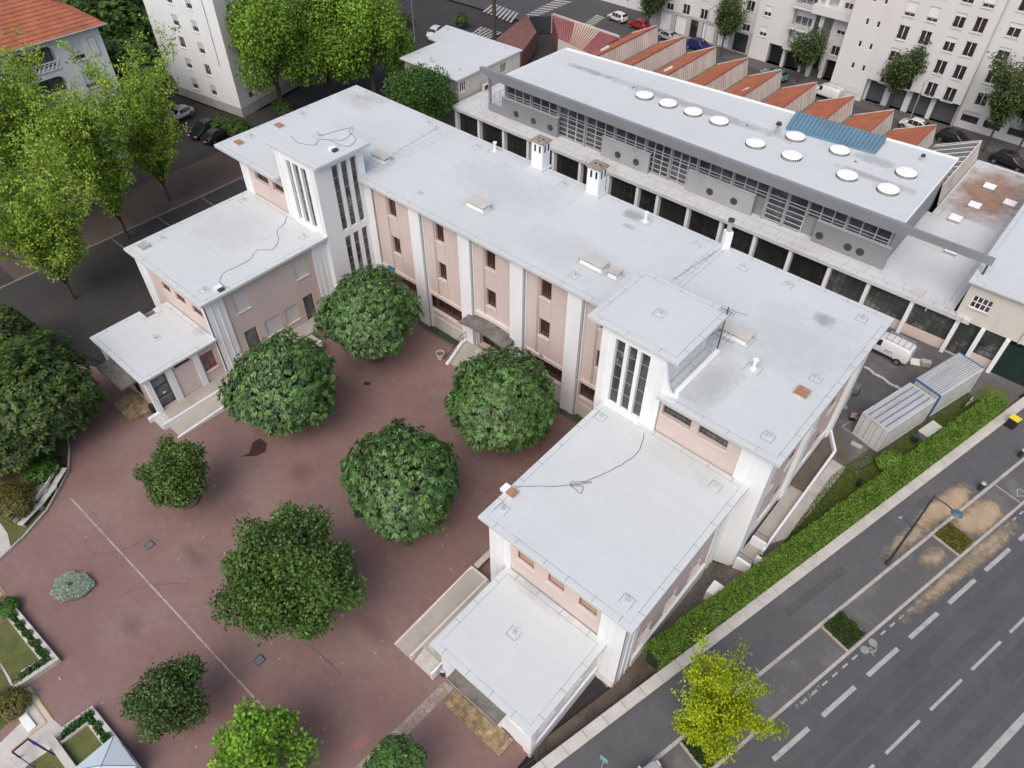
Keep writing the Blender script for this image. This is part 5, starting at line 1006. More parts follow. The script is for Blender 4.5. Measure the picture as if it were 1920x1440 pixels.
b.quad((x1, y0, r0), (x1, y1, r0), (xm, rb_, rz), (xm, ra, rz)); b.quad((x1, y1, r0), (x0, y1, r0), (xm, rb_, rz)); b.quad((x0, y1, r0), (x0, y0, r0), (xm, ra, rz), (xm, rb_, rz)); b.quad((x0, y0, r0), (x1, y0, r0), (xm, ra, rz))
rf = b.build('tiled_roof', TILE, TH); b = MB()
for k in range(1, 17):
    t = k / 17; b.tube([(x1 + (xm - x1) * t, y0 + (ra - y0) * t, r0 + (rz - r0) * t + .03), (x1 + (xm - x1) * t, y1 + (rb_ - y1) * t, r0 + (rz - r0) * t + .03)], .045, 4); b.tube([(x1 + (xm - x1) * t, y1 + (rb_ - y1) * t, r0 + (rz - r0) * t + .03), (x0 + (xm - x0) * t, y1 + (rb_ - y1) * t, r0 + (rz - r0) * t + .03)], .045, 4)
b.build('tile_courses', TILE, rf); b = MB(); b.prism([(x0 + .1, y0 + .1), (x1 - .1, y0 + .1), (x1 - .1, y1 - .1), (x0 + .1, y1 - .1)], HZ - .15, HZ + .04); b.build('eaves', METAL, TH)
b = MB(); b.tube([(x1, y0, HZ), (x1, y1, HZ)], .1, 6); b.build('gutter', METAL, TH); b = MB(); cxh, cyh = -99.5, 33.0; b.box(cxh - .7, cxh + .7, cyh - .5, cyh + .5, HZ, HZ + 5.0); b.build('chimney', mat('chimney_brick', (.28, .12, .09), .85, .2, 2), TH)

# ================================================================ STREET EDGE on the right
lw = thing('low_wall', 'long low concrete wall between the hedge and the pavement', 'wall', (*rp(20, -.66), 0)); b = MB(); b.prism(rquad(-40, 51, -1.0, -.36), -.6, .42); b.build('wall_body', CONC, lw)
b = MB(); s_ = -40
while s_ < 50.5: b.prism(rquad(s_ + .008, s_ + 1.48, -1.04, -.32), .42, .5); s_ += 1.5
b.build('coping', CONCL, lw)
# hedge
def hedge_leaves(s0, s1, t0, t1, h, n):
    q = RNG.random((n, 3)); face = RNG.random(n); S_ = s0 + (s1 - s0) * q[:, 0]; T_ = t0 + (t1 - t0) * q[:, 1]; Z_ = h * (.08 + .92 * q[:, 2]); N3 = np.zeros((n, 3)); top = face < .5; lf = (face >= .5) & (face < .75); rt = face >= .75
    Z_[top] = h - RNG.random(top.sum()) * .16; T_[lf] = t0 + RNG.random(lf.sum()) * .14; T_[rt] = t1 - RNG.random(rt.sum()) * .14
    bump_ = .07 * np.sin(S_ * 1.7) + .05 * np.sin(S_ * 3.9 + T_ * 4) + .05 * np.sin(T_ * 7 + S_ * 6); Z_ = Z_ + bump_ * (Z_ / h)
    nr = np.zeros((n, 3)); nr[top] = (0, 0, 1); nr[lf] = (-RR[0], -RR[1], .3); nr[rt] = (RR[0], RR[1], .3)
    C = np.stack([RO[0] + RD[0] * S_ + RR[0] * T_, RO[1] + RD[1] * S_ + RR[1] * T_, Z_], 1); C[:, 2] += np.array([gh(x, y) for x, y in C[:, :2]]) * .0
    d = RNG.normal(size=(n, 3)) + nr * .5; cell = np.sin(S_ * 5.1 + 3 * np.sin(T_ * 5)) * np.sin(T_ * 6.3 + 2 * np.sin(S_ * 3.3)); tt = np.clip(1 + .18 * cell[:, None] + .25 * RNG.normal(size=(n, 1)), .4, 1.8) * np.array([[1, 1, 1]]) * (1 + np.array([.25, .12, -.1]) * RNG.random((n, 1)))
    return C, d, nr + RNG.normal(size=(n, 3)) * .5, tt
hd = thing('clipped_hedge', 'long clipped green hedge behind the low pavement wall', 'hedge', (*rp(27, -1.8), 0))
C, d, nn, tt = hedge_leaves(8.2, 47.2, -2.55, -1.08, 1.5, 62000); leaves_obj('foliage', C, d, nn, .13 * RNG.uniform(.7, 1.3, len(C)), .075, tt, G_HEDGE, hd)
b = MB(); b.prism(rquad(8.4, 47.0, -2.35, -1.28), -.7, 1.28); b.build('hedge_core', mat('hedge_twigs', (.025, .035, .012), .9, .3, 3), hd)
# fence with hoops past the hedge end
fn = thing('hoop_fence', 'thin dark metal fence on the low wall past the hedge end', 'fence', (*rp(0, -1.3), 0)); b = MB()
for z in (.15, .75): b.tube([(*rp(-12, -1.25), z), (*rp(8, -1.25), z)], .025, 5)
for k in range(40): p = rp(-12 + k * .5, -1.25); b.tube([(*p, -.5), (*p, .8)], .012, 4)
b.build('fence_rails', METALD, fn)
for k in range(5):
    r = MB(); p = rp(-8 + 3.6 * k, -1.5); q = rp(-7.5 + 3.6 * k, -1.5); r.tube([(*p, -.5), (*p, .9), (*q, .9), (*q, -.5)], .03, 5); r.build('hoop', METALD, fn)
# planted beds in the parking lane
def bed(s0, s1, t0, t1, dry, label):
    t = thing('planted_bed', label, 'planting bed', (*rp((s0 + s1) / 2, (t0 + t1) / 2), 0), group='planted beds in the parking lane'); b = MB()
    b.prism(rquad(s0, s0 + .14, t0, t1), -.1, .14); b.build('bed_kerb', CONC, t); b = MB(); b.prism(rquad(s1 - .14, s1, t0, t1), -.1, .14); b.build('bed_kerb', CONC, t); b = MB(); b.prism(rquad(s0 + .14, s1 - .14, t0, t1 - .02), -.1, .1); b.build('bed_soil', SOIL if not dry else mat('dry_bed', (.13, .10, .06), .95, .3, 2, fine=.3), t)
    n = 6500; S_ = RNG.uniform(s0 + .1, s1 - .1, n); T_ = RNG.uniform(t0 + .05, t1 - .05, n); C = np.stack([RO[0] + RD[0] * S_ + RR[0] * T_, RO[1] + RD[1] * S_ + RR[1] * T_, .1 + RNG.random(n) * .22 * (1 + .6 * np.sin(S_ * 5) * np.sin(T_ * 6))], 1)
    dd = RNG.normal(size=(n, 3)); dd[:, 2] = np.abs(dd[:, 2]) + .4; tt = np.clip(1 + .3 * RNG.normal(size=(n, 1)), .3, 1.8) * (np.array([[3.2, 1.75, 1.6]]) if dry else np.ones((1, 3)))
    leaves_obj('weeds', C, dd, RNG.normal(size=(n, 3)) + (0, 0, .4), .13, .05, tt, G_DARK, t)
bed(19.2, 21.2, 2.76, 4.77, False, 'bed of green weeds in the parking lane'); bed(31.6, 33.55, 2.76, 4.77, True, 'bed of dry brown weeds ringed by spilled sand'); bed(6.4, 8.6, 2.76, 4.77, False, 'weedy bed under the yellow green tree')
# street lamp with two arms
lp_ = rp(26.77, 2.3); LP = thing('street_lamp', 'dark tapering street lamp with two round heads at the sand patch', 'street lamp', (*lp_, .12))
tp_ = at(1744, 944, 8.3); b = MB(); b.lathe(0, 0, [(.14, 0), (.14, .5), (.10, .6), (.055, 8.2), (0, 8.3)], 12); b.build('pole', METALD, LP, local=True)
def arm(z, L_, ang, r_, nm):
    dx, dy = math.cos(ang), math.sin(ang); b = MB(); b.tube([(0, 0, z), (dx * L_ * .6, dy * L_ * .6, z + .12), (dx * L_, dy * L_, z + .1)], .045, 6); b.build('arm', METALD, LP, local=True); b = MB(); b.lathe(dx * (L_ + r_ * .9), dy * (L_ + r_ * .9), [(0, z - .03), (r_ * .8, z - .02), (r_, z + .06), (r_ * .9, z + .12), (r_ * .4, z + .2), (0, z + .22)], 20); b.build('lamp_head', mat('lamp_head_blue', (.13, .19, .25), .35, .1, 2, metal=.4), LP, local=True)
aR = math.atan2(RR[1], RR[0]); arm(8.1, 1.25, aR - .05, .36, 'a'); arm(4.6, .75, aR + math.pi - .05, .24, 'b')
def lamp(px, py, h, L_, label, ang):
    t = thing('street_lamp', label, 'street lamp', (*at(px, py, 0), 0), group='grey lamps along the back street'); b = MB(); b.lathe(0, 0, [(.11, 0), (.08, 1), (.06, h), (0, h)], 8); b.tube([(0, 0, h - .05), (math.cos(ang) * L_, math.sin(ang) * L_, h + .45)], .05, 6); b.build('pole', METAL, t, local=True)
    b = MB(); c = (math.cos(ang) * (L_ + .3), math.sin(ang) * (L_ + .3)); b.lathe(c[0], c[1], [(0, h + .38), (.3, h + .42), (.25, h + .55), (0, h + .62)], 10); b.build('lamp_head', CLADL, t, local=True)
lamp(1316, 96, 6.2, 1.6, 'grey street lamp beside the dark blue car', math.radians(70)); lamp(1698, 243, 6.5, 1.8, 'grey street lamp beside the white car with black roof', math.radians(70)); lamp(778, 78, 6.5, .8, 'thin pale street lamp left of the lodge roof', math.radians(150))
# bins and bollards on the pavement
def bin_(px, py, label, h=.95, z=.12, r=.2, m=None, lidm=None):
    t = thing('litter_bin', label, 'litter bin', (*at(px, py, z), z)); b = MB(); b.lathe(0, 0, [(0, .05), (r * .85, .05), (r, h * .8), (r * 1.02, h * .82)], 16); b.build('bin_body', m or mat('bin_green', (.02, .045, .04), .5, .2, 3), t, local=True); b = MB(); b.lathe(0, 0, [(r * 1.05, h * .82), (r * 1.05, h * .88), (r * .5, h), (0, h)], 16); b.build('bin_lid', lidm or METAL, t, local=True)
bin_(1836, 918, 'dark green cylindrical litter bin with pale lid on the pavement kerb'); bin_(1911, 856, 'dark green litter bin at the right edge of the picture'); bin_(832, 1264, 'dark green bin at the foot of the tower steps by the mossy canopy', z=-.5, r=.26); bin_(291, 772, 'black bin beside the tiled landing of the west wing', z=-.6, r=.3, m=RUBBER, lidm=RUBBER); bin_(1606, 912, 'small black post bin on the lawn', z=.05, r=.14, m=RUBBER, lidm=RUBBER)
wbn = thing('wheeled_bin', 'black wheeled bin with a yellow lid by the low wall', 'bin', (*at(1893, 800, .12), .12), math.radians(75)); b = MB(); b.prism([(-.3, -.35), (.3, -.35), (.3, .35), (-.3, .35)], .08, 1.0); b.build('bin_body', RUBBER, wbn, local=True, bevel=.03); b = MB(); b.box(-.33, .33, -.38, .38, 1.0, 1.08); b.build('bin_lid', mat('yellow_lid', (.75, .62, .03), .5), wbn, local=True, bevel=.02)
for sx in (-.25, .25): b = MB(); b.tube([(sx - .04, .32, .1), (sx + .04, .32, .1)], .1, 12); b.build('wheel', RUBBER, wbn, local=True)
sg = thing('street_sign', 'small pale blue post sign on the pavement at the bottom edge', 'sign', (*at(1128, 1440, .12), .12)); MB().tube([(0, 0, 0), (0, 0, 1.6)], .03, 6).build('post', ALU, sg, local=True); MB().box(-.25, .25, -.02, .02, 1.2, 1.7).build('sign_plate', mat('pale_blue', (.2, .4, .45), .5), sg, local=True)
# ================================================================ CONTAINERS AND YARD THINGS
CST = mat('container_steel', (.52, .53, .52), .55, .08, .8, dirt=(.28, .27, .25), dirt_amt=.5, dirt_scale=.7); CBL = mat('container_blue', (.03, .14, .32), .55, .15, 1)
def container(loc, rz, label, blue, nrib):
    W, L_, H_ = 2.44, 6.06, 2.6; t = thing('container', label, 'container', loc, rz, 'storage containers in the service yard'); fm = CBL if blue else CST
    b = MB(); b.box(-W / 2 + .06, W / 2 - .06, -L_ / 2 + .06, L_ / 2 - .06, .15, H_ - .06); b.build('body', CST, t, local=True)
    for x in (-W / 2 + .045, W / 2 - .045):
        rb = MB()
        for k in range(26): y = -L_ / 2 + .2 + k * (L_ - .4) / 25; rb.box(x - .02, x + .02, y - .05, y + .05, .2, H_ - .15)
        rb.build('wall_ribs', CST, t, local=True)
    rr = MB()
    for k in range(nrib): x = -W / 2 + .2 + k * (W - .4) / (nrib - 1); hw_ = (W - .4) / (nrib - 1) * .36; rr.box(x - hw_, x + hw_, -L_ / 2 + .15, L_ / 2 - .15, H_ - .048, H_ - .005)
    MB().box(-W / 2 + .1, W / 2 - .1, -L_ / 2 + .12, L_ / 2 - .12, H_ - .058, H_ - .05).build('roof_sheet', mat('container_roof_dark', (.20, .21, .22), .55, .15, 2), t, local=True)
    rr.build('roof_ribs', mat('container_roof', (.50, .52, .54), .5, .12, 1, metal=.2, dirt=(.3, .28, .25), dirt_amt=.6, dirt_scale=.8, stretch=(2, .4, 1)), t, local=True)
    for y in (-L_ / 2, L_ / 2 - .12):
        f = MB()
        for z in (0, H_ - .12): f.box(-W / 2, W / 2, y, y + .12, z, z + .12)
        for x in (-W / 2, W / 2 - .12): f.box(x, x + .12, y, y + .12, .12, H_ - .12)
        f.build('end_frame', fm, t, local=True)
    for x in (-W / 2, W / 2 - .12):
        g_ = MB()
        for z in (0, H_ - .12): g_.box(x + .002, x + .118, -L_ / 2 + .12, L_ / 2 - .12, z, z + .119)
        g_.build('side_rails', CST if x > 0 or not blue else METAL, t, local=True)
    d_ = MB(); d_.box(-W / 2 + .14, -.02, -L_ / 2 + .03, -L_ / 2 + .07, .15, H_ - .14); d_.box(.02, W / 2 - .14, -L_ / 2 + .03, -L_ / 2 + .07, .15, H_ - .14); dd = d_.build('door', CST, t, local=True); h_ = MB()
    for x in (-.85, -.3, .3, .85): h_.tube([(x, -L_ / 2 + .01, .2), (x, -L_ / 2 + .01, H_ - .2)], .025, 5)
    h_.build('lock_bar', METAL, dd, local=True); return t
a1 = -math.atan2(3.9 - .5 + .0, 0) if False else 0
def cont_from(A, B, C_, D_): 
    cx_, cy_ = (A[0] + B[0] + C_[0] + D_[0]) / 4, (A[1] + B[1] + C_[1] + D_[1]) / 4; dx, dy = (C_[0] + D_[0] - A[0] - B[0]), (C_[1] + D_[1] - A[1] - B[1]); return (cx_, cy_, .06), math.atan2(dy, dx) - math.pi / 2
l1, r1 = cont_from((-4.7, 48.1), (-2.4, 47.4), (-.7, 53.5), (-3.1, 53.9)); l2, r2 = cont_from((-3.1, 54.1), (-.7, 53.7), (1.2, 60.3), (-1.1, 60.8)); container(l1, r1, 'plain pale grey shipping container nearest the hedge bush', False, 5); container(l2, r2, 'grey shipping container with blue frame corners nearest the hall', True, 11)
def small(name, label, cat, px, py, z, fn_, rz=0): t = thing(name, label, cat, (*at(px, py, z), z), rz); fn_(t); return t
small('garden_bench', 'long grey garden table bench on the grass by the hedge', 'bench', 1738, 815, .06, lambda t: (MB().box(-.45, .45, -1.0, 1.0, .68, .74).build('table_top', CONCL, t, local=True), MB().box(.6, .85, -1.0, 1.0, .4, .45).build('seat', CONCL, t, local=True), [MB().box(-.4, .4, y - .04, y + .04, 0, .68).build('leg', METAL, t, local=True) for y in (-.8, .8)]), math.radians(-15))
small('watering_can', 'small dark green drum beside the grey garden table', 'drum', 1712, 828, .06, lambda t: (MB().cyl(0, 0, 0, .7, .25, 12).build('drum_body', MATS['bin_green'], t, local=True), MB().cyl(0, 0, .7, .75, .27, 12).build('drum_rim', METALD, t, local=True)))
small('sign_board', 'white board lying in the yard beside the van', 'board', 1722, 680, .06, lambda t: (MB().box(-.7, .7, -.45, .45, .0, .06).build('board', WFRAME, t, local=True), MB().box(.1, .9, -.5, .1, .06, .5).build('box_on_board', CONC, t, local=True)), .4)
def roll(t):
    b = MB(); pts = [(-1.9 + .5 * k, .08 * math.sin(k * 2.1), .1) for k in range(9)]; b.tube(pts, .13, 7); b.build('sheet_roll', mat('white_tarpaulin', (.55, .54, .52), .7, .3, 5, fine=.3), t, local=True)
small('rolled_tarpaulin', 'crumpled strip of white tarpaulin lying behind the white van', 'tarpaulin', 1655, 712, .06, roll, math.radians(-12)); small('rolled_tarpaulin', 'short white roll lying beside the first container', 'tarpaulin', 1690, 735, .06, lambda t: MB().tube([(-.7, 0, .12), (-.2, .1, .12), (.3, 0, .12), (.7, .05, .12)], .12, 7).build('sheet_roll', MATS['white_tarpaulin'], t, local=True), math.radians(-25))
def trestle(t):
    b = MB(); b.tube([(-.1, -1.4, .1), (0, 0, .5), (0, .6, .5)], .06, 6); b.build('drawbar', METAL, t, local=True); b = MB(); b.box(-.5, .5, .3, 1.2, .3, .8); b.build('machine_body', mat('machine_grey', (.16, .17, .15), .7, .3, 4), t, local=True, bevel=.05)
    for sx in (-.55, .55): MB().tube([(sx - .06, .7, .3), (sx + .06, .7, .3)], .28, 14).build('wheel', RUBBER, t, local=True)
    MB().box(-.3, .15, -1.6, -1.3, 0, .14).build('foot', METAL, t, local=True)
small('towed_machine', 'small grey towed machine in the yard beside the school wall', 'machine', 1592, 745, .06, trestle, math.radians(10)); small('concrete_block', 'grey concrete block lying in front of the first container', 'block', 1605, 836, .06, lambda t: (MB().box(-.45, .45, -.17, .17, 0, .2).build('block_body', CONC, t, local=True, bevel=.02)))
def clothes(t):
    b = MB(); b.tube([(0, -1.1, .05), (0, 1.1, .05)], .03, 5); b.tube([(-.3, 0, 0), (.1, 0, 1.3)], .03, 5); b.build('stand', METALD, t, local=True); b = MB(); b.quad((.05, -.2, .4), (.12, .9, .5), (.3, .95, 1.1), (.1, -.3, 1.1)); b.box(.0, .05, 0, .9, .5, 1.0); b.build('white_sheet', WFRAME, t, local=True)
small('folded_barrier', 'folded stand with white sheets on the grass behind the containers', 'stand', 1805, 768, .06, clothes, math.radians(-10))
small('warning_sign', 'small red and white warning sign beside the yard lines', 'sign', 1597, 786, .06, lambda t: (MB().box(-.22, .22, -.02, .02, .2, .8).build('sign_plate', mat('pink_sign', (.6, .35, .3), .6, .3, 9), t, local=True), MB().box(-.25, .25, -.2, .2, 0, .08).build('sign_foot', RUBBER, t, local=True)), .6)
# ================================================================ VEHICLES
TYRE = mat('tyre', (.02, .02, .02), .85); RIM = mat('wheel_rim', (.35, .35, .36), .35, .05, metal=.7); CGL = glass('car_glass', (.02, .023, .026), .06, .2)
LMP = mat('lamp_clear', (.6, .6, .6), .2); LRED = mat('lamp_red', (.4, .01, .01), .3); TRIM = mat('black_trim', (.02, .02, .022), .6)
def paint(name, c): return mat('paint_' + name, c, .28, .02, 1, spec=.6)
def vehicle(kind, label, col, loc, rz, roofcol=None, group='cars parked along the streets', text=False, rack=False):
    L_ = {'car': 4.1, 'small': 3.6, 'van': 4.4, 'suv': 4.5}[kind]; W = {'car': .88, 'small': .8, 'van': .92, 'suv': .92}[kind]; H_ = {'car': 1.45, 'small': 1.55, 'van': 1.85, 'suv': 1.65}[kind]
    t = thing('parked_car' if kind != 'van' else 'delivery_van', label, 'car' if kind != 'van' else 'van', loc, rz, group)
    zb = .3; bl = .92 if kind != 'van' else 1.12
    if kind == 'van': st_ = [(-.5, .86, .75, .8), (-.47, .96, .95, 1.0), (-.32, 1, 1.05, 1.1), (-.2, 1, bl, H_ * .92), (-.08, 1, bl, H_), (.2, 1, bl, H_), (.44, 1, bl, H_ - .02), (.49, .97, bl, H_ - .12), (.5, .95, bl - .1, bl)]
    elif kind == 'small': st_ = [(-.5, .8, .62, .64), (-.46, .93, .78, .82), (-.33, 1, .92, .98), (-.18, 1, bl, H_ * .93), (0, 1, bl, H_), (.2, 1, bl, H_ - .02), (.36, .99, bl, H_ - .12), (.46, .95, bl, 1.12), (.5, .86, .75, .8)]
    else: st_ = [(-.5, .78, .58, .6), (-.46, .93, .72, .76), (-.26, 1, .88, .92), (-.08, 1, bl, H_ * .95), (.05, 1, bl, H_), (.2, 1, bl, H_ - .02), (.33, .99, bl, H_ - .14), (.44, .96, bl + .02, 1.05), (.5, .84, .72, .78)]
    V_ = []; F_ = []; sec = []
    for (x, ws_, zbelt, zr) in st_:
        w_ = W * ws_; wr = w_ * (1 - .24 * min(1, max(0, (zr - zbelt) / .5))); X = x * L_
        sec.append([(X, -w_ * .92, zb - (.06 if abs(x) < .45 else -.02)), (X, -w_, zb + .22), (X, -w_ * .985, zbelt), (X, -wr, zr - .05), (X, -wr * .8, zr), (X, 0, zr + .025), (X, wr * .8, zr), (X, wr, zr - .05), (X, w_ * .985, zbelt), (X, w_, zb + .22), (X, w_ * .92, zb - (.06 if abs(x) < .45 else -.02))])
    b = MB(); 
    for sc_ in sec: b.v += sc_
    n = 11
    for k in range(len(sec) - 1):
        for q in range(n): j = (q + 1) % n; b.f.append((k * n + q, (k + 1) * n + q, (k + 1) * n + j, k * n + j))
    b.f.append(tuple(range(n))); b.f.append(tuple((len(sec) - 1) * n + q for q in range(n))[::-1])
    P_ = paint(col[0], col[1]); body = b.build('body', P_, t, local=True, smooth=True)
    for p in body.data.polygons: p.use_smooth = True
    md = body.modifiers.new('s', 'SUBSURF'); md.levels = 1; md.render_levels = 2
    def gl(k, qa, qb, name, pad=.1, m=CGL, off=.022, k2=None):
        k2 = k + 1 if k2 is None else k2; a, b_, c, d = [Vector(p) for p in (sec[k][qa], sec[k2][qa], sec[k2][qb], sec[k][qb])]; ce = (a + b_ + c + d) / 4; nr = (b_ - a).cross(d - a).normalized()
        if nr.dot(ce - Vector((0, 0, .7))) < 0: nr = -nr
        m_ = MB(); m_.quad(*[tuple(p + (ce - p) * pad + nr * off) for p in (a, b_, c, d)]); return m_.build(name, m, t, local=True)
    kr = 3 if kind != 'suv' and kind != 'car' else 3
    for (qa, qb) in ((2, 3), (8, 7)):
        if kind == 'van': gl(3, qa, qb, 'side_window', .13)
        else: gl(3, qa, qb, 'side_window', .1); gl(4, qa, qb, 'side_window', .08); gl(5, qa, qb, 'side_window', .1)
    # windscreens span the whole width
    def ws3(k, k2, name):
        a, b_, c, d = [Vector(p) for p in (sec[k][3], sec[k][7], sec[k2][7], sec[k2][3])]; a.z += .03; b_.z += .03; ce = (a + b_ + c + d) / 4; nr = (b_ - a).cross(d - a).normalized(); nr = -nr if nr.z < 0 else nr
        m_ = MB(); m_.quad(*[tuple(p + (ce - p) * .1 + nr * .05) for p in (a, b_, c, d)]); m_.build(name, CGL, t, local=True)
    ws3(2, 3, 'windscreen')
    if kind != 'van': ws3(7, 6, 'rear_window')
    if roofcol: 
        m_ = MB(); a, b_ = sec[3], sec[6]; m_.quad(*[(p[0], p[1] * .95, p[2] + .035) for p in (a[4], b_[4], b_[6], a[6])]); m_.build('roof_panel', roofcol, t, local=True)
    for x in (-.31, .32):
        for sy in (-1, 1):
            wx, wy = x * L_, sy * (W - .07); b = MB(); b.tube([(wx, wy - .1, .31), (wx, wy + .1, .31)], .31, 20); wh = b.build('wheel', TYRE, t, local=True); b = MB(); b.tube([(wx, wy + sy * .1, .31), (wx, wy + sy * .115, .31)], .19, 14); b.build('rim', RIM, wh, local=True)
            b = MB(); b.tube([(wx, sy * W * .985, .33), (wx, sy * W * 1.005, .33)], .36, 18); b.build('wheel_arch', TRIM, t, local=True)
    for sy in (-1, 1):
        MB().obox((-.49 * L_, sy * W * .62), (1, 0), (0, 1), -.02, .06, -.16, .16, .58, .72).build('headlight', LMP, t, local=True, bevel=.02); MB().obox((.485 * L_, sy * W * .74), (1, 0), (0, 1), -.04, .035, -.08, .08, .68, 1.0).build('tail_light', LRED, t, local=True, bevel=.015)
        MB().obox((-.2 * L_, sy * (W + .06)), (1, 0), (0, 1), -.07, .07, -.08, .08, bl - .02, bl + .12).build('mirror', P_, t, local=True, bevel=.02)
    MB().obox((-.495 * L_, 0), (1, 0), (0, 1), -.03, .03, -W * .7, W * .7, .34, .5).build('front_bumper', TRIM, t, local=True, bevel=.02); MB().obox((.49 * L_, 0), (1, 0), (0, 1), -.04, .04, -W * .75, W * .75, .34, .5).build('rear_bumper', TRIM, t, local=True, bevel=.02)
    MB().obox((.503 * L_, 0), (1, 0), (0, 1), .03, .035, -.26, .26, .52, .62).build('number_plate', WFRAME, t, local=True)
    if kind == 'van':
        for sy in (-1, 1): MB().obox((0, sy * (W + .0)), (1, 0), (0, 1), -.2 * L_, .22 * L_, -.012, .018, .42, .54).build('side_trim', TRIM, t, local=True)
    if rack:
        r = MB()
        for sy in (-.62, .62): r.tube([(-.08 * L_, sy, H_ + .14), (.44 * L_, sy, H_ + .14)], .025, 5)
        for k in range(5): x = (-.06 + .12 * k) * L_; r.tube([(x, -.62, H_ + .14), (x, .62, H_ + .14)], .025, 5); r.tube([(x, -.62, H_), (x, -.62, H_ + .14)], .02, 4); r.tube([(x, .62, H_), (x, .62, H_ + .14)], .02, 4)
        r.build('roof_rack', METAL, t, local=True)
    if text:
        for sy in (-1,):
            m_ = MB()
            for k, (a, b_) in enumerate(((0, .12), (.16, .26), (.3, .42), (.46, .55), (.58, .7))): m_.obox((.02 * L_, -W - .012), (1, 0), (0, 1), a, b_, -.012, .0, .98, 1.1); m_.obox((.02 * L_, -W - .012), (1, 0), (0, 1), a + .02, b_, -.012, .0, .84, .89)
            m_.build('side_lettering', METAL, t, local=True)
    return t
SA = math.atan2(-.11, 1)
W_, K_ = ('white', (.62, .63, .64)), ('black', (.012, .012, .014))
def pc(kind, label, col, px, py, rz, **k): p = at(px, py, .6); return vehicle(kind, label, col, (p[0], p[1], .03), rz, **k)
pc('small', 'small white car nearest the crossing on the back street', W_, 1158, 33, SA); pc('small', 'bright red car parked behind the small white car', ('red', (.42, .012, .015)), 1198, 47, SA)
pc('car', 'silver car parked in front of the white roller doors', ('silver', (.33, .34, .34)), 1256, 69, SA + math.pi); pc('suv', 'dark blue estate car beside a grey street lamp', ('blue', (.012, .02, .14)), 1311, 87, SA + math.pi)
pc('car', 'turquoise car behind the middle sawtooth roof', ('turquoise', (.07, .20, .20)), 1452, 140, SA); pc('van', 'white van with roof ladders parked behind the sawtooth roofs', W_, 1549, 175, SA, rack=True)
pc('small', 'cream white car with a black roof under the right street lamp', W_, 1713, 235, SA, roofcol=TRIM); pc('suv', 'black estate car right of the white car with a black roof', K_, 1790, 261, SA + math.pi); pc('suv', 'black car at the far right edge below the big street tree', ('black_two', (.016, .017, .02)), 1893, 302, SA + math.pi)
pc('van', 'white van with roof ladders in the service yard behind the school', ('white_van', (.66, .67, .69)), 1662, 652, math.radians(-2), text=True, rack=True, group='vans')
pc('small', 'white car parked behind the lodge roof', ('white_b', (.6, .6, .6)), 815, 62, math.radians(110)); pc('suv', 'black car left of the white tower block entrance', ('black_three', (.014, .014, .016)), 383, 243, math.radians(105)); pc('car', 'black car with red tail lights near the corner of the school roof', ('black_four', (.014, .013, .015)), 406, 253, math.radians(285)); pc('car', 'white car half hidden by the trees under the tower block', ('white_c', (.5, .5, .52)), 336, 214, math.radians(100))
p = rp(2.45, 3.5); vehicle('car', 'pale grey car cut by the bottom edge of the picture', ('pale_grey', (.42, .44, .45)), (*p, .02), math.atan2(RD[1], RD[0]) + math.pi)
# ================================================================ COURTYARD TREES
def court_tree(px, py, zc, R, label, m, seed, n=2300, per=8, lnn=.34, wd=.17, trunk_h=None, Rz=None, bumpy=.1, ring=True, cloud=0, **kw):
    x, y = at(px, py, zc); z0 = gh(x, y); t = thing('courtyard_tree', label, 'tree', (x, y, z0), group='trees of the schoolyard'); Rz = Rz or R * .86
    b = MB(); b.tube([(x, y, z0), (x + .05, y + .03, z0 + 1.2), (x, y, zc)], .2, 8, .1); 
    g = random.Random(seed)
    b.build('trunk', BARK, t); b = MB()
    for k in range(9): a = k * .7 + g.random(); b.tube([(x, y, z0 + 1.5 + g.random()), (x + math.cos(a) * R * .4, y + math.sin(a) * R * .4, zc - .2 + g.random()), (x + math.cos(a) * R * .62, y + math.sin(a) * R * .62, zc + g.uniform(-.5, Rz * .5))], .07, 5, .02)
    b.build('limbs', BARK, t)
    if cloud: cloud_crown((x, y, zc), R, Rz, cloud, n * per, lnn, wd, m, t, seed, col2=kw.get('col2', (1.35, 1.25, .9)), tintv=kw.get('tintv', .25), lob=kw.get('lob', .42))
    else: round_crown((x, y, zc), R, Rz, n, per, lnn, wd, m, t, seed, bumpy=bumpy, **kw)
    if ring:
        r = thing('tree_kerb', 'round timber kerb at the foot of the ' + label.replace(' in the schoolyard', ''), 'kerb', (x, y, z0), group='tree rings in the schoolyard'); b = MB(); N_ = 18
        for k in range(N_):
            t0, t1 = 2 * math.pi * k / N_, 2 * math.pi * (k + .92) / N_; b.prism([(x + .78 * math.cos(t0), y + .78 * math.sin(t0)), (x + .88 * math.cos(t0), y + .88 * math.sin(t0)), (x + .88 * math.cos(t1), y + .88 * math.sin(t1)), (x + .78 * math.cos(t1), y + .78 * math.sin(t1))], z0, z0 + .16)
        b.build('kerb_blocks', mat('tree_kerb_wood', (.16, .11, .08), .9, .2, 3), r); b = MB(); b.cyl(x, y, z0 - .02, z0 + .05, .78, 20); b.build('soil', SOIL, r)
    return t
DK = dict(col2=(1.3, 1.25, 1.2), tintv=.35, droop=1.1, bumpy=.2, jit=.05, inner=.28)
court_tree(690, 585, 4.3, 4.15, 'dense dark round tree closest to the left stair tower', G_ROUND, 11, 2700, 11, .37, .16, **DK)
court_tree(525, 714, 4.1, 4.25, 'dense dark round tree in front of the west wing terrace', G_ROUND, 12, 2700, 11, .37, .16, **DK)
court_tree(936, 746, 4.1, 4.1, 'dense dark round tree beside the entrance steps', G_ROUND, 13, 2700, 11, .37, .16, **DK)
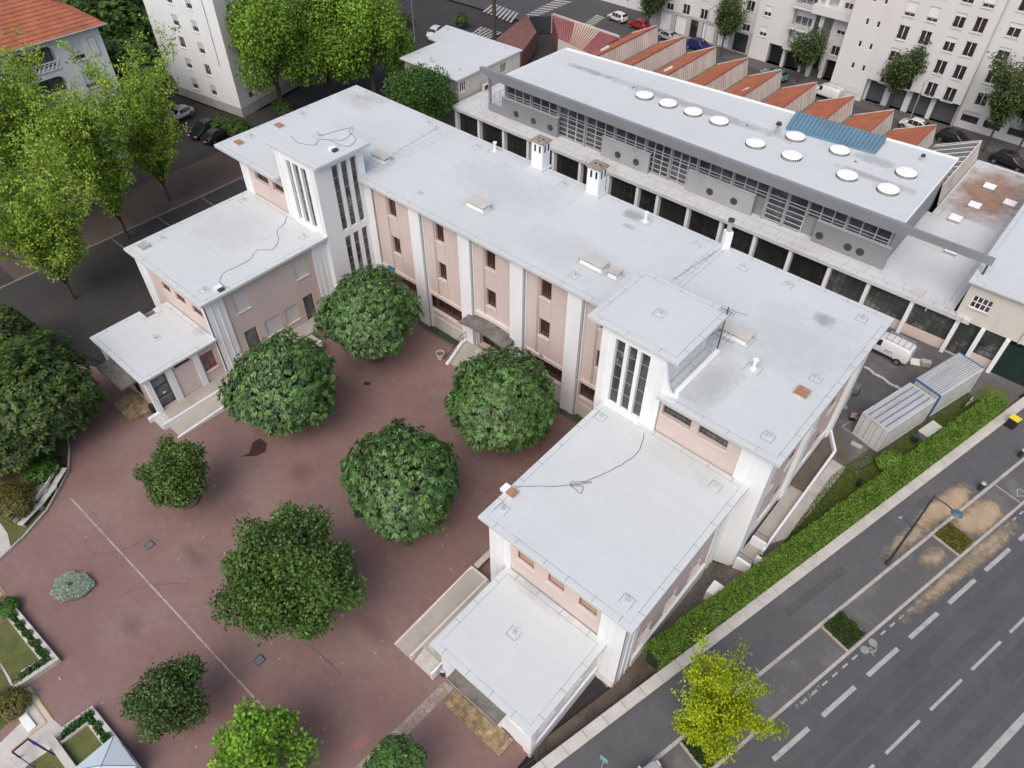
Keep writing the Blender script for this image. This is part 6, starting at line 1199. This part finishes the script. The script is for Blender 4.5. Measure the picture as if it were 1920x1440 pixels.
court_tree(755, 899, 4.1, 4.2, 'dense dark round tree in the middle of the red yard', G_ROUND, 14, 2700, 11, .37, .16, **DK)
court_tree(544, 1080, 4.3, 4.5, 'wide leafy maple at the front of the yard', G_MAPLE, 15, 5200, 7, .24, .17, cloud=75, lob=.25, bumpy=.22, zmin=-.8, tintv=.22, droop=.3, inner=.5)
court_tree(323, 884, 3.2, 2.6, 'small bright green tree left of the yard', G_MAPLE, 16, 1900, 7, .21, .15, cloud=34, lob=.32, bumpy=.24, tintv=.2, droop=.3, inner=.5, col2=(1.5, 1.35, .9))
court_tree(322, 1303, 3.2, 2.35, 'small dull green tree near the bottom left', G_MAPLE, 17, 1700, 7, .19, .13, cloud=34, lob=.32, bumpy=.3, tintv=.3, droop=.3, inner=.6, col2=(.95, .85, .95))
court_tree(490, 1402, 3.4, 2.7, 'light green tree cut by the bottom edge', leafmat('leaf_lime', (.17, .33, .04), .5, .35), 18, 1300, 6, .24, .20, cloud=28, lob=.32, bumpy=.28, tintv=.2, droop=.2, inner=.7, ring=False)
court_tree(738, 1450, 3.0, 1.8, 'small dark tree at the bottom edge beside the paved strip', G_ROUND, 19, 800, 6, .26, .14, bumpy=.25, ring=False)
# ================================================================ LEFT GARDEN
curve = [at(*p, 0) for p in ((-60, 1100), (0, 1050), (40, 1012), (85, 960), (110, 915), (127, 880), (129, 835), (118, 800), (90, 770))]
drape('garden', [(c[0], c[1]) for c in curve] + [(-62, 8), (-66, -2), (-60, -12), (-48, -12)], .03, GRASS); gk = MB()
for a, b_ in zip(curve[:-1], curve[1:]): 
    L_, d_, n_ = ln(a, b_); z = gh(*a); gk.obox(a, d_, n_, 0, L_, -.06, .06, z - .3, z + .18)
gkt = thing('garden_kerb', 'curved low concrete kerb round the garden on the left', 'kerb', (curve[4][0], curve[4][1], 0)); gk.build('kerb_run', CONC, gkt)
drape('garden_path', [at(-40, 940), at(-10, 965), at(14, 1000), at(22, 1032), at(0, 1048), at(-60, 1080)], .05, CONCL)
drape('garden_soil', [at(0, 850), at(60, 860), at(120, 850), at(127, 880), at(108, 912), at(60, 930), at(0, 900)], .045, mat('reddish_soil', (.09, .055, .035), .95, .3, 1, fine=.3))
def bench3(px, py, ang, label):
    x, y = at(px, py, -.2); t = thing('garden_bench', label, 'bench', (x, y, gh(x, y) + .03), ang, 'concrete benches along the garden kerb'); MB().box(-1.0, 1.0, -.25, .2, .38, .46).build('seat', CONCL, t, local=True, bevel=.015); MB().box(-1.0, 1.0, .28, .36, .55, .85).build('backrest', CONCL, t, local=True, bevel=.015)
    for sx in (-.8, .8): MB().box(sx - .06, sx + .06, -.2, .36, 0, .38).build('leg', CONC, t, local=True)
bench3(113, 903, math.radians(128), 'weathered concrete bench nearest the green shrub on the left'); bench3(92, 937, math.radians(120), 'middle weathered bench along the curved garden kerb'); bench3(62, 972, math.radians(112), 'weathered concrete bench nearest the pale garden path')
shrub('round_shrub', 'bright green round shrub behind the first garden bench', 'shrub', *at(76, 884, .5), 1.35, 1.7, mat and leafmat('leaf_bright', (.05, .14, .015), .5, .2), 31, 700, .16, .1); shrub('round_shrub', 'bronze green shrub at the left edge', 'shrub', *at(22, 945, .7), 1.7, 2.1, G_BRONZE, 32, 900, .18, .1, bumpy=.3); shrub('grey_shrub', 'low grey leaved shrub between two garden benches', 'shrub', *at(76, 920, .2), .8, .7, G_SILVER, 33, 300, .12, .06, bumpy=.3)
def mass(px, py, zc, R, Rz, label, seed, m=G_DARK, n=3200, ln_=.36, w2=.2, **kw):
    x, y = at(px, py, zc); z0 = gh(x, y); t = thing('broad_tree', label, 'tree', (x, y, z0)); MB().tube([(x, y, z0), (x, y, zc)], .28, 8, .15).build('trunk', BARK, t); round_crown((x, y, zc), R, Rz, n, 7, ln_, w2, m, t, seed, bumpy=.28, inner=.5, tintv=.3, droop=.3, **kw)
mass(55, 735, 4.6, 4.7, 4.2, 'big dark olive tree over the garden on the left', 41, col2=(1.25, 1.3, .8)); mass(-20, 800, 3.6, 4.2, 3.6, 'dark olive tree cut by the left edge below the big one', 42, col2=(1.3, 1.3, .9)); mass(10, 640, 3.0, 3.4, 3.2, 'dark tree between the big olive tree and the west street', 43, n=1500)
# silver flower bed
fx, fy = at(136, 1100, 0); fz = gh(fx, fy); fb = thing('flower_bed', 'oval bed of silvery leaves in the red yard', 'flower bed', (fx, fy, fz)); n = 9000; a = RNG.random(n) * 2 * math.pi; r_ = np.sqrt(RNG.random(n)); wob = 1 + .06 * np.sin(3 * a + 1) + .05 * np.sin(7 * a)
X_, Y_ = 1.35 * r_ * np.cos(a) * wob, 1.05 * r_ * np.sin(a) * wob; th = math.radians(35); C = np.stack([fx + X_ * math.cos(th) - Y_ * math.sin(th), fy + X_ * math.sin(th) + Y_ * math.cos(th), fz + .12 + .26 * (1 - r_ ** 3) + .05 * RNG.random(n)], 1); dd = RNG.normal(size=(n, 3)); dd[:, 2] = np.abs(dd[:, 2]) + .3
tt = np.clip(1 + .35 * RNG.normal(size=(n, 1)), .35, 2.0) * np.ones((n, 3)); tt[r_ < .16] *= (.35, .5, .1); leaves_obj('foliage', C, dd, RNG.normal(size=(n, 3)) + (0, 0, 1.), .13, .055, tt, G_SILVER, fb); b = MB(); b.v = []; 
N_ = 24; b.prism([(fx + 1.38 * math.cos(q) * math.cos(th) - 1.1 * math.sin(q) * math.sin(th), fy + 1.38 * math.cos(q) * math.sin(th) + 1.1 * math.sin(q) * math.cos(th)) for q in [2 * math.pi * k / N_ for k in range(N_)]], fz - .05, fz + .1); b.build('soil', SOIL, fb)
# planters with walls at the bottom left
def wallrun(name, pts, w2, z0, z1, m, par):
    b = MB()
    for a, b_ in zip(pts[:-1], pts[1:]): L_, d_, n_ = ln(a, b_); b.obox(a, d_, n_, -w2 if a is pts[0] else w2, L_ + w2, -w2, w2, z0, z1)
    return b.build(name, m, par)
def Z5(*p): return [at(a / 4, 1080 + b / 4, .3) for a, b in p]
def planter(label, out, inn, lawn, seed):
    t = thing('walled_planter', label, 'planter', (*out[1], 0), group='walled planters at the bottom left'); wallrun('outer_wall', out, .14, -.4, .45, CONCL, t); wallrun('inner_wall', inn, .08, -.4, .35, CONCL, t)
    b = MB(); b.prism(lawn, -.3, .14); b.build('lawn', GRASS, t); b = MB(); b.prism([(p[0], p[1]) for p in out] + [(p[0], p[1]) for p in inn[::-1]], -.3, .18); b.build('soil', SOIL, t)
    n = 9000; Ls = [ln(a, b_)[0] for a, b_ in zip(inn[:-1], inn[1:])]; C = []
    for k in range(n):
        i = random.choices(range(len(Ls)), Ls)[0]; u = random.random(); v = random.uniform(.12, .88); p = lerp(lerp(inn[i], inn[i + 1], u), lerp(out[i], out[i + 1], u), v); C.append((p[0], p[1], .2 + random.random() * .45 * (.5 + .5 * math.sin(u * 31 + i))))
    C = np.array(C); dd = RNG.normal(size=(n, 3)); dd[:, 2] = abs(dd[:, 2]); tt = np.clip(1 + .35 * RNG.normal(size=(n, 1)), .3, 2) * (1 + np.array([.3, .1, .2]) * np.sin(C[:, :1] * 3)); leaves_obj('shrubs', C, dd, RNG.normal(size=(n, 3)) + (0, 0, .5), .14, .08, tt, G_ROUND, t)
planter('walled planter with lawn left of the yellow lines', Z5((120, 262), (425, 630), (100, 848)), Z5((66, 316), (308, 626), (170, 715)), Z5((-80, 380), (60, 320), (300, 626), (80, 780), (-60, 560)), 1)
planter('walled planter around the pale parasol', Z5((500, 1140), (690, 1002), (1060, 1470)), Z5((455, 1252), (658, 1098), (930, 1460)), Z5((458, 1254), (656, 1102), (925, 1460), (580, 1480)), 2)
drape('garden_path', Z5((155, 835), (215, 815), (385, 1062), (480, 1150), (440, 1240), (560, 1440), (200, 1480), (-80, 1480), (-80, 1300), (180, 1050)), .03, CONCL)
drape('garden_lawn', Z5((-100, 640), (20, 720), (100, 850), (190, 960), (-80, 1200)), .04, GRASS); drape('garden_lawn', Z5((200, 1400), (350, 1300), (380, 1262), (520, 1440), (520, 1500), (100, 1500)), .045, GRASS); drape('stone_path', Z5((-40, 590), (0, 618), (102, 846), (60, 800)), .06, CONCL)
yl = MB(); yl.ribbon(Z5((158, 835), (335, 1085), (60, 1305)), .07, .06); yl.ribbon(Z5((205, 815), (380, 1060)), .07, .06); yl.build('yellow_marking', PAINTY, kind='structure')
t = thing('garden_wall', 'short white wall beside the pale parasol', 'wall', (*Z5((380, 1240))[0], 0)); wallrun('wall_body', Z5((395, 1240), (560, 1470)), .22, -.3, .5, CONCL, t)
t = thing('wall_slab', 'pale stone slab lying on the path at the bottom left', 'slab', (*Z5((195, 1090))[0], 0)); b = MB(); b.prism(Z5((130, 1065), (185, 1015), (262, 1115), (205, 1170)), -.2, .16); b.build('slab_top', WHITE, t)
gl_ = thing('play_frame', 'dark blue metal frame standing on the pale path at the bottom left', 'frame', (*Z5((210, 1300))[0], 0)); A_, B_, C_, D_ = [at(a / 4, 1080 + b / 4, 1.0) for a, b in ((92, 1320), (210, 1222), (338, 1300), (205, 1398))]; NB_ = mat('navy_tube', (.02, .015, .12), .5); b = MB()
for p, q in ((A_, B_), (B_, C_)): b.tube([(*p, 1.0), (*q, 1.0)], .06, 6)
b.tube([(*A_, 1.0), (*D_, .05)], .03, 5); b.tube([(*C_, 1.0), (C_[0] + .1, C_[1] + .1, .05)], .05, 5); b.tube([(*B_, 1.0), (*B_, .05)], .05, 5); b.tube([(*A_, 1.0), (*A_, .05)], .05, 5); b.build('tubes', NB_, gl_)
px_, py_ = at(195, 1440, 2.1); ps = thing('parasol', 'pale square parasol cut by the bottom edge', 'parasol', (px_, py_, 0)); MB().tube([(0, 0, 0), (0, 0, 2.5)], .03, 6).build('pole', METAL, ps, local=True); b = MB(); q = 1.25
cs = [(-q, -q), (q, -q), (q, q), (-q, q)]
for k in range(4): b.quad((*cs[k], 2.05), (*cs[(k + 1) % 4], 2.05), (0, 0, 2.5))
c_ = b.build('canopy', mat('parasol_cloth', (.55, .63, .70), .7, .04), ps, local=True); b = MB(); [b.tube([(*cs[k], 2.06), (0, 0, 2.51)], .015, 4) for k in range(4)]; b.build('ribs', METALD, c_, local=True)
shrub('yellow_shrub', 'yellow green shrub beside the pale path at the bottom left', 'shrub', *at(22, 1320, .4), 1.1, 1.2, G_BRONZE, 35, 700, .13, .08, bumpy=.3, col2=(1.6, 1.6, .8)); shrub('yellow_shrub', 'green shrub above the first walled planter', 'shrub', *at(12, 1140, .4), .8, .9, leafmat('leaf_bright', (.05, .14, .015)), 36, 400, .13, .08, bumpy=.3)
t = thing('orange_slab', 'small orange paved patch at the left edge', 'paving', (*at(3, 1110, 0), 0)); MB().prism([at(-20, 1095), at(0, 1097), at(13, 1112), at(-5, 1122)], -.2, .05).build('patch', TERRAC, t)
# benches, pot
def cbench(px, py, z, ang, label, L_=1.8):
    t = thing('concrete_bench', label, 'bench', (*at(px, py, z), z), ang, 'concrete benches by the school walls'); MB().box(-L_ / 2, L_ / 2, -.22, .22, .38, .48).build('seat', CONCL, t, local=True, bevel=.015)
    for sx in (-.32, .32): MB().box(sx * L_ - .06, sx * L_ + .06, -.18, .18, 0, .38).build('leg', CONC, t, local=True)
cbench(908, 1053, -.75, math.radians(90), 'concrete bench beside the wing wall above the ramp'); cbench(1128, 1274, -.6, math.radians(0), 'weathered bench at the corner pilaster on the street side', 1.6)
pt_ = thing('flower_pot', 'large white pot at the foot of the entrance steps', 'pot', (*at(826, 672, -1.25), -1.25)); b = MB(); b.lathe(0, 0, [(0, 0), (.28, 0), (.38, .65), (.42, .7), (.36, .7), (.34, .6), (0, .58)], 18); b.build('pot_body', CONCL, pt_, local=True); MB().cyl(0, 0, .55, .62, .33, 16).build('soil', SOIL, pt_, local=True)
# ================================================================ STREET TREES
airy_tree('yellow_tree', 'bright yellow green young tree on the pavement edge', 'tree', (*rp(7.5, 3.35), .05), 6.1, .55, 51, G_YEL, 30000, .16, .11, blob=.52, nmain=9, up=.75, tintv=.2, rtrunk=.12, col2=(1.1, 1.05, .8), flat=1.1)
for k, (px, py, h_, sp_, lab, sd_) in enumerate(((70, 285, 13, .8, 'tall spring green tree in front of the tiled house loggias', 61), (275, 262, 11.5, .7, 'spring green tree with slender limbs beside the west street', 62), (75, 440, 11, .75, 'spring green tree overhanging the west street at the left edge', 63), (20, 330, 13, .7, 'spring green tree at the left edge in front of the tiled house', 64), (190, 330, 12, .7, 'spring green tree between the two other west street trees', 65))):
    x, y = at(px, py, 7.5); airy_tree('plane_tree', lab, 'tree', (x, y, .03), h_ * 1.18, sp_ * 1.35, sd_, G_LIGHT, 23000, .27, .19, blob=.74, group='trees along the west street', nmain=13, up=.7, tintv=.28, rtrunk=.17, fork=.15, col2=(.62, .8, .8))
for k, (px, py, R_, Rz_, zc, lab, m_) in enumerate(((505, 95, 6.0, 7.0, 8.5, 'tall fresh green tree between the tower block and the school', G_POP), (600, 60, 6.5, 7.5, 9, 'tallest fresh green tree behind the left roof corner', G_POP), (690, 80, 6.0, 7.0, 8, 'fresh green tree behind the school next to the lodge', G_POP))):
    x, y = at(px, py, zc); t = thing('poplar', lab, 'tree', (x, y, 0), group='fresh green trees behind the school'); MB().tube([(x, y, 0), (x, y, zc + 2)], .35, 8, .12).build('trunk', BARK, t); lb = MB(); tubes, tips = skeleton((x, y, 0), zc + Rz_, .5, 70 + k, 8)
    for p_, r0_, r1_ in tubes[1:]: lb.tube(p_, max(r0_, .03), 5, .02)
    lb.build('limbs', BARK, t); cloud_crown((x, y, zc), R_, Rz_, 17, 26000, .36, .27, m_, t, 70 + k, col2=(1.35, 1.2, .9))
x, y = at(788, 182, 5.5); t = thing('round_tree', 'dense mid green round tree in front of the lodge', 'tree', (x, y, 0)); MB().tube([(x, y, 0), (x, y, 6)], .25, 8, .12).build('trunk', BARK, t); cloud_crown((x, y, 5.2), 4.2, 3.8, 60, 26000, .27, .18, leafmat('leaf_deep_green', (.05, .125, .022), .5, .2), t, 75, lob=.3)
for k, (px, py, R_, zc, lab) in enumerate(((215, 60, 5.5, 8, 'dark tree between the tiled house and the tower block, nearest the roof corner'), (245, 150, 4.8, 6, 'dark tree at the foot of the tower block'), (225, 0, 6, 9, 'dark tree at the top edge beside the tower block'), (160, 5, 6, 9, 'dark tree behind the tiled roof'))):
    x, y = at(px, py, zc); t = thing('dark_tree', lab, 'tree', (x - 3 * (k == 3), y, 0), group='dark trees behind the tiled house'); MB().tube([(x, y, 0), (x, y, zc)], .3, 8, .12).build('trunk', BARK, t); round_crown((x, y, zc), R_, R_ * 1.1, 2400, 7, .5, .34, leafmat('leaf_backyard_green', (.055, .11, .02), .5, .2), t, 80 + k, bumpy=.3, inner=.6, tintv=.35, col2=(1.3, 1.25, .8))
for k, (bx, by, h_, sp_, lab, n_) in enumerate(((1351, 106, 7.5, .75, 'street tree in front of the white roller doors', 5200), (1495, 156, 5.6, .45, 'narrow street tree beside the porch pillars', 3000), (1661, 210, 7.6, .8, 'round street tree in front of the grey garage doors', 6500), (1843, 284, 9.5, .95, 'forked street tree near the right edge', 8000), (1214, 60, 6.5, .7, 'street tree above the red car', 4500), (1903, 290, 8, .7, 'street tree cut by the right edge', 4500))):
    x, y = at(bx, by, 0); airy_tree('street_tree', lab, 'tree', (x, y, .03), h_ * 1.12, sp_ * 1.25, 90 + k, G_STREET, int(n_ * 1.7), .30, .2, blob=.95, group='street trees on the back street', nmain=7, up=.75, tintv=.3, rtrunk=.15, fork=.35)
x, y = at(928, 92, 0); airy_tree('tall_street_tree', 'tall trunked tree beside the crossing at the top', 'tree', (x, y, .03), 17, .5, 99, G_POP, 6000, .4, .3, blob=1.0, nmain=7, up=.9, rtrunk=.34, fork=.6)
shrub('round_shrub', 'small round clipped bush beside the hedge and the container', 'shrub', *at(1668, 870, .6), 1.0, 1.6, G_HEDGE, 37, 800, .12, .08, bumpy=.08, z=.05)
for k, (px, py, r_, h_, lab) in enumerate(((750, 40, 2.2, 1.8, 'dark hedge bush left of the lodge'), (865, 42, 1.2, 2.0, 'small bush behind the lodge roof'), (420, 235, 2.0, 1.8, 'low shrub under the tower block wall'), (445, 240, 1.6, 1.5, 'low shrub right of the black cars'), (530, 205, 1.6, 2.0, 'brown green shrub at the corner of the tower block'))):
    shrub('background_shrub', lab, 'shrub', *at(px, py, .6), r_, h_, leafmat('leaf_backyard_green', (.055, .11, .02)), 100 + k, 450, .25, .16, bumpy=.3)
# ivy of weeds at the wall foot
n = 5000; X_ = RNG.uniform(-47, -37, n); Y_ = RNG.uniform(35.2, 35.95, n); k_ = n // 3; X_[:k_] = RNG.uniform(-27.5, -20, k_); Z_ = np.array([gh(a, b_) for a, b_ in zip(X_, Y_)]) + RNG.random(n) * .14
dd = RNG.normal(size=(n, 3)); dd[:, 2] = abs(dd[:, 2]); o = leaves_obj('wall_foot_weeds', np.stack([X_, Y_, Z_], 1), dd, RNG.normal(size=(n, 3)) + (0, 0, .5), .09, .05, np.clip(1 + .4 * RNG.normal(size=(n, 1)), .3, 2) * np.ones((n, 3)), G_DARK); o['kind'] = 'stuff'
drape('gravel_strip', [(-47.2, 35.0), (-36.8, 35.0), (-36.8, 36.1), (-47.2, 36.1)], .03, GRAVEL); drape('gravel_strip', [(-30, 35.0), (-19.3, 35.0), (-19.3, 36.1), (-30, 36.1)], .03, GRAVEL)
# grass on the lawn strip
ng = 30000; S_ = RNG.uniform(22, 47, ng); T_ = -2.7 - RNG.random(ng) * 2.3 * np.clip((S_ - 21) / 9, 0, 1); C = np.stack([RO[0] + RD[0] * S_ + RR[0] * T_, RO[1] + RD[1] * S_ + RR[1] * T_, .07 + RNG.random(ng) * .02], 1); C[:, 2] += np.array([gh(a, b_) for a, b_ in C[:, :2]])
dd = RNG.normal(size=(ng, 3)) * .6; dd[:, 2] = 1; o = leaves_obj('lawn_grass', C, dd, RNG.normal(size=(ng, 3)), .1, .035, np.clip(1 + .4 * RNG.normal(size=(ng, 1)), .3, 2) * np.array([[1.9, 1.75, 1.2]]), G_DARK); o['kind'] = 'stuff'
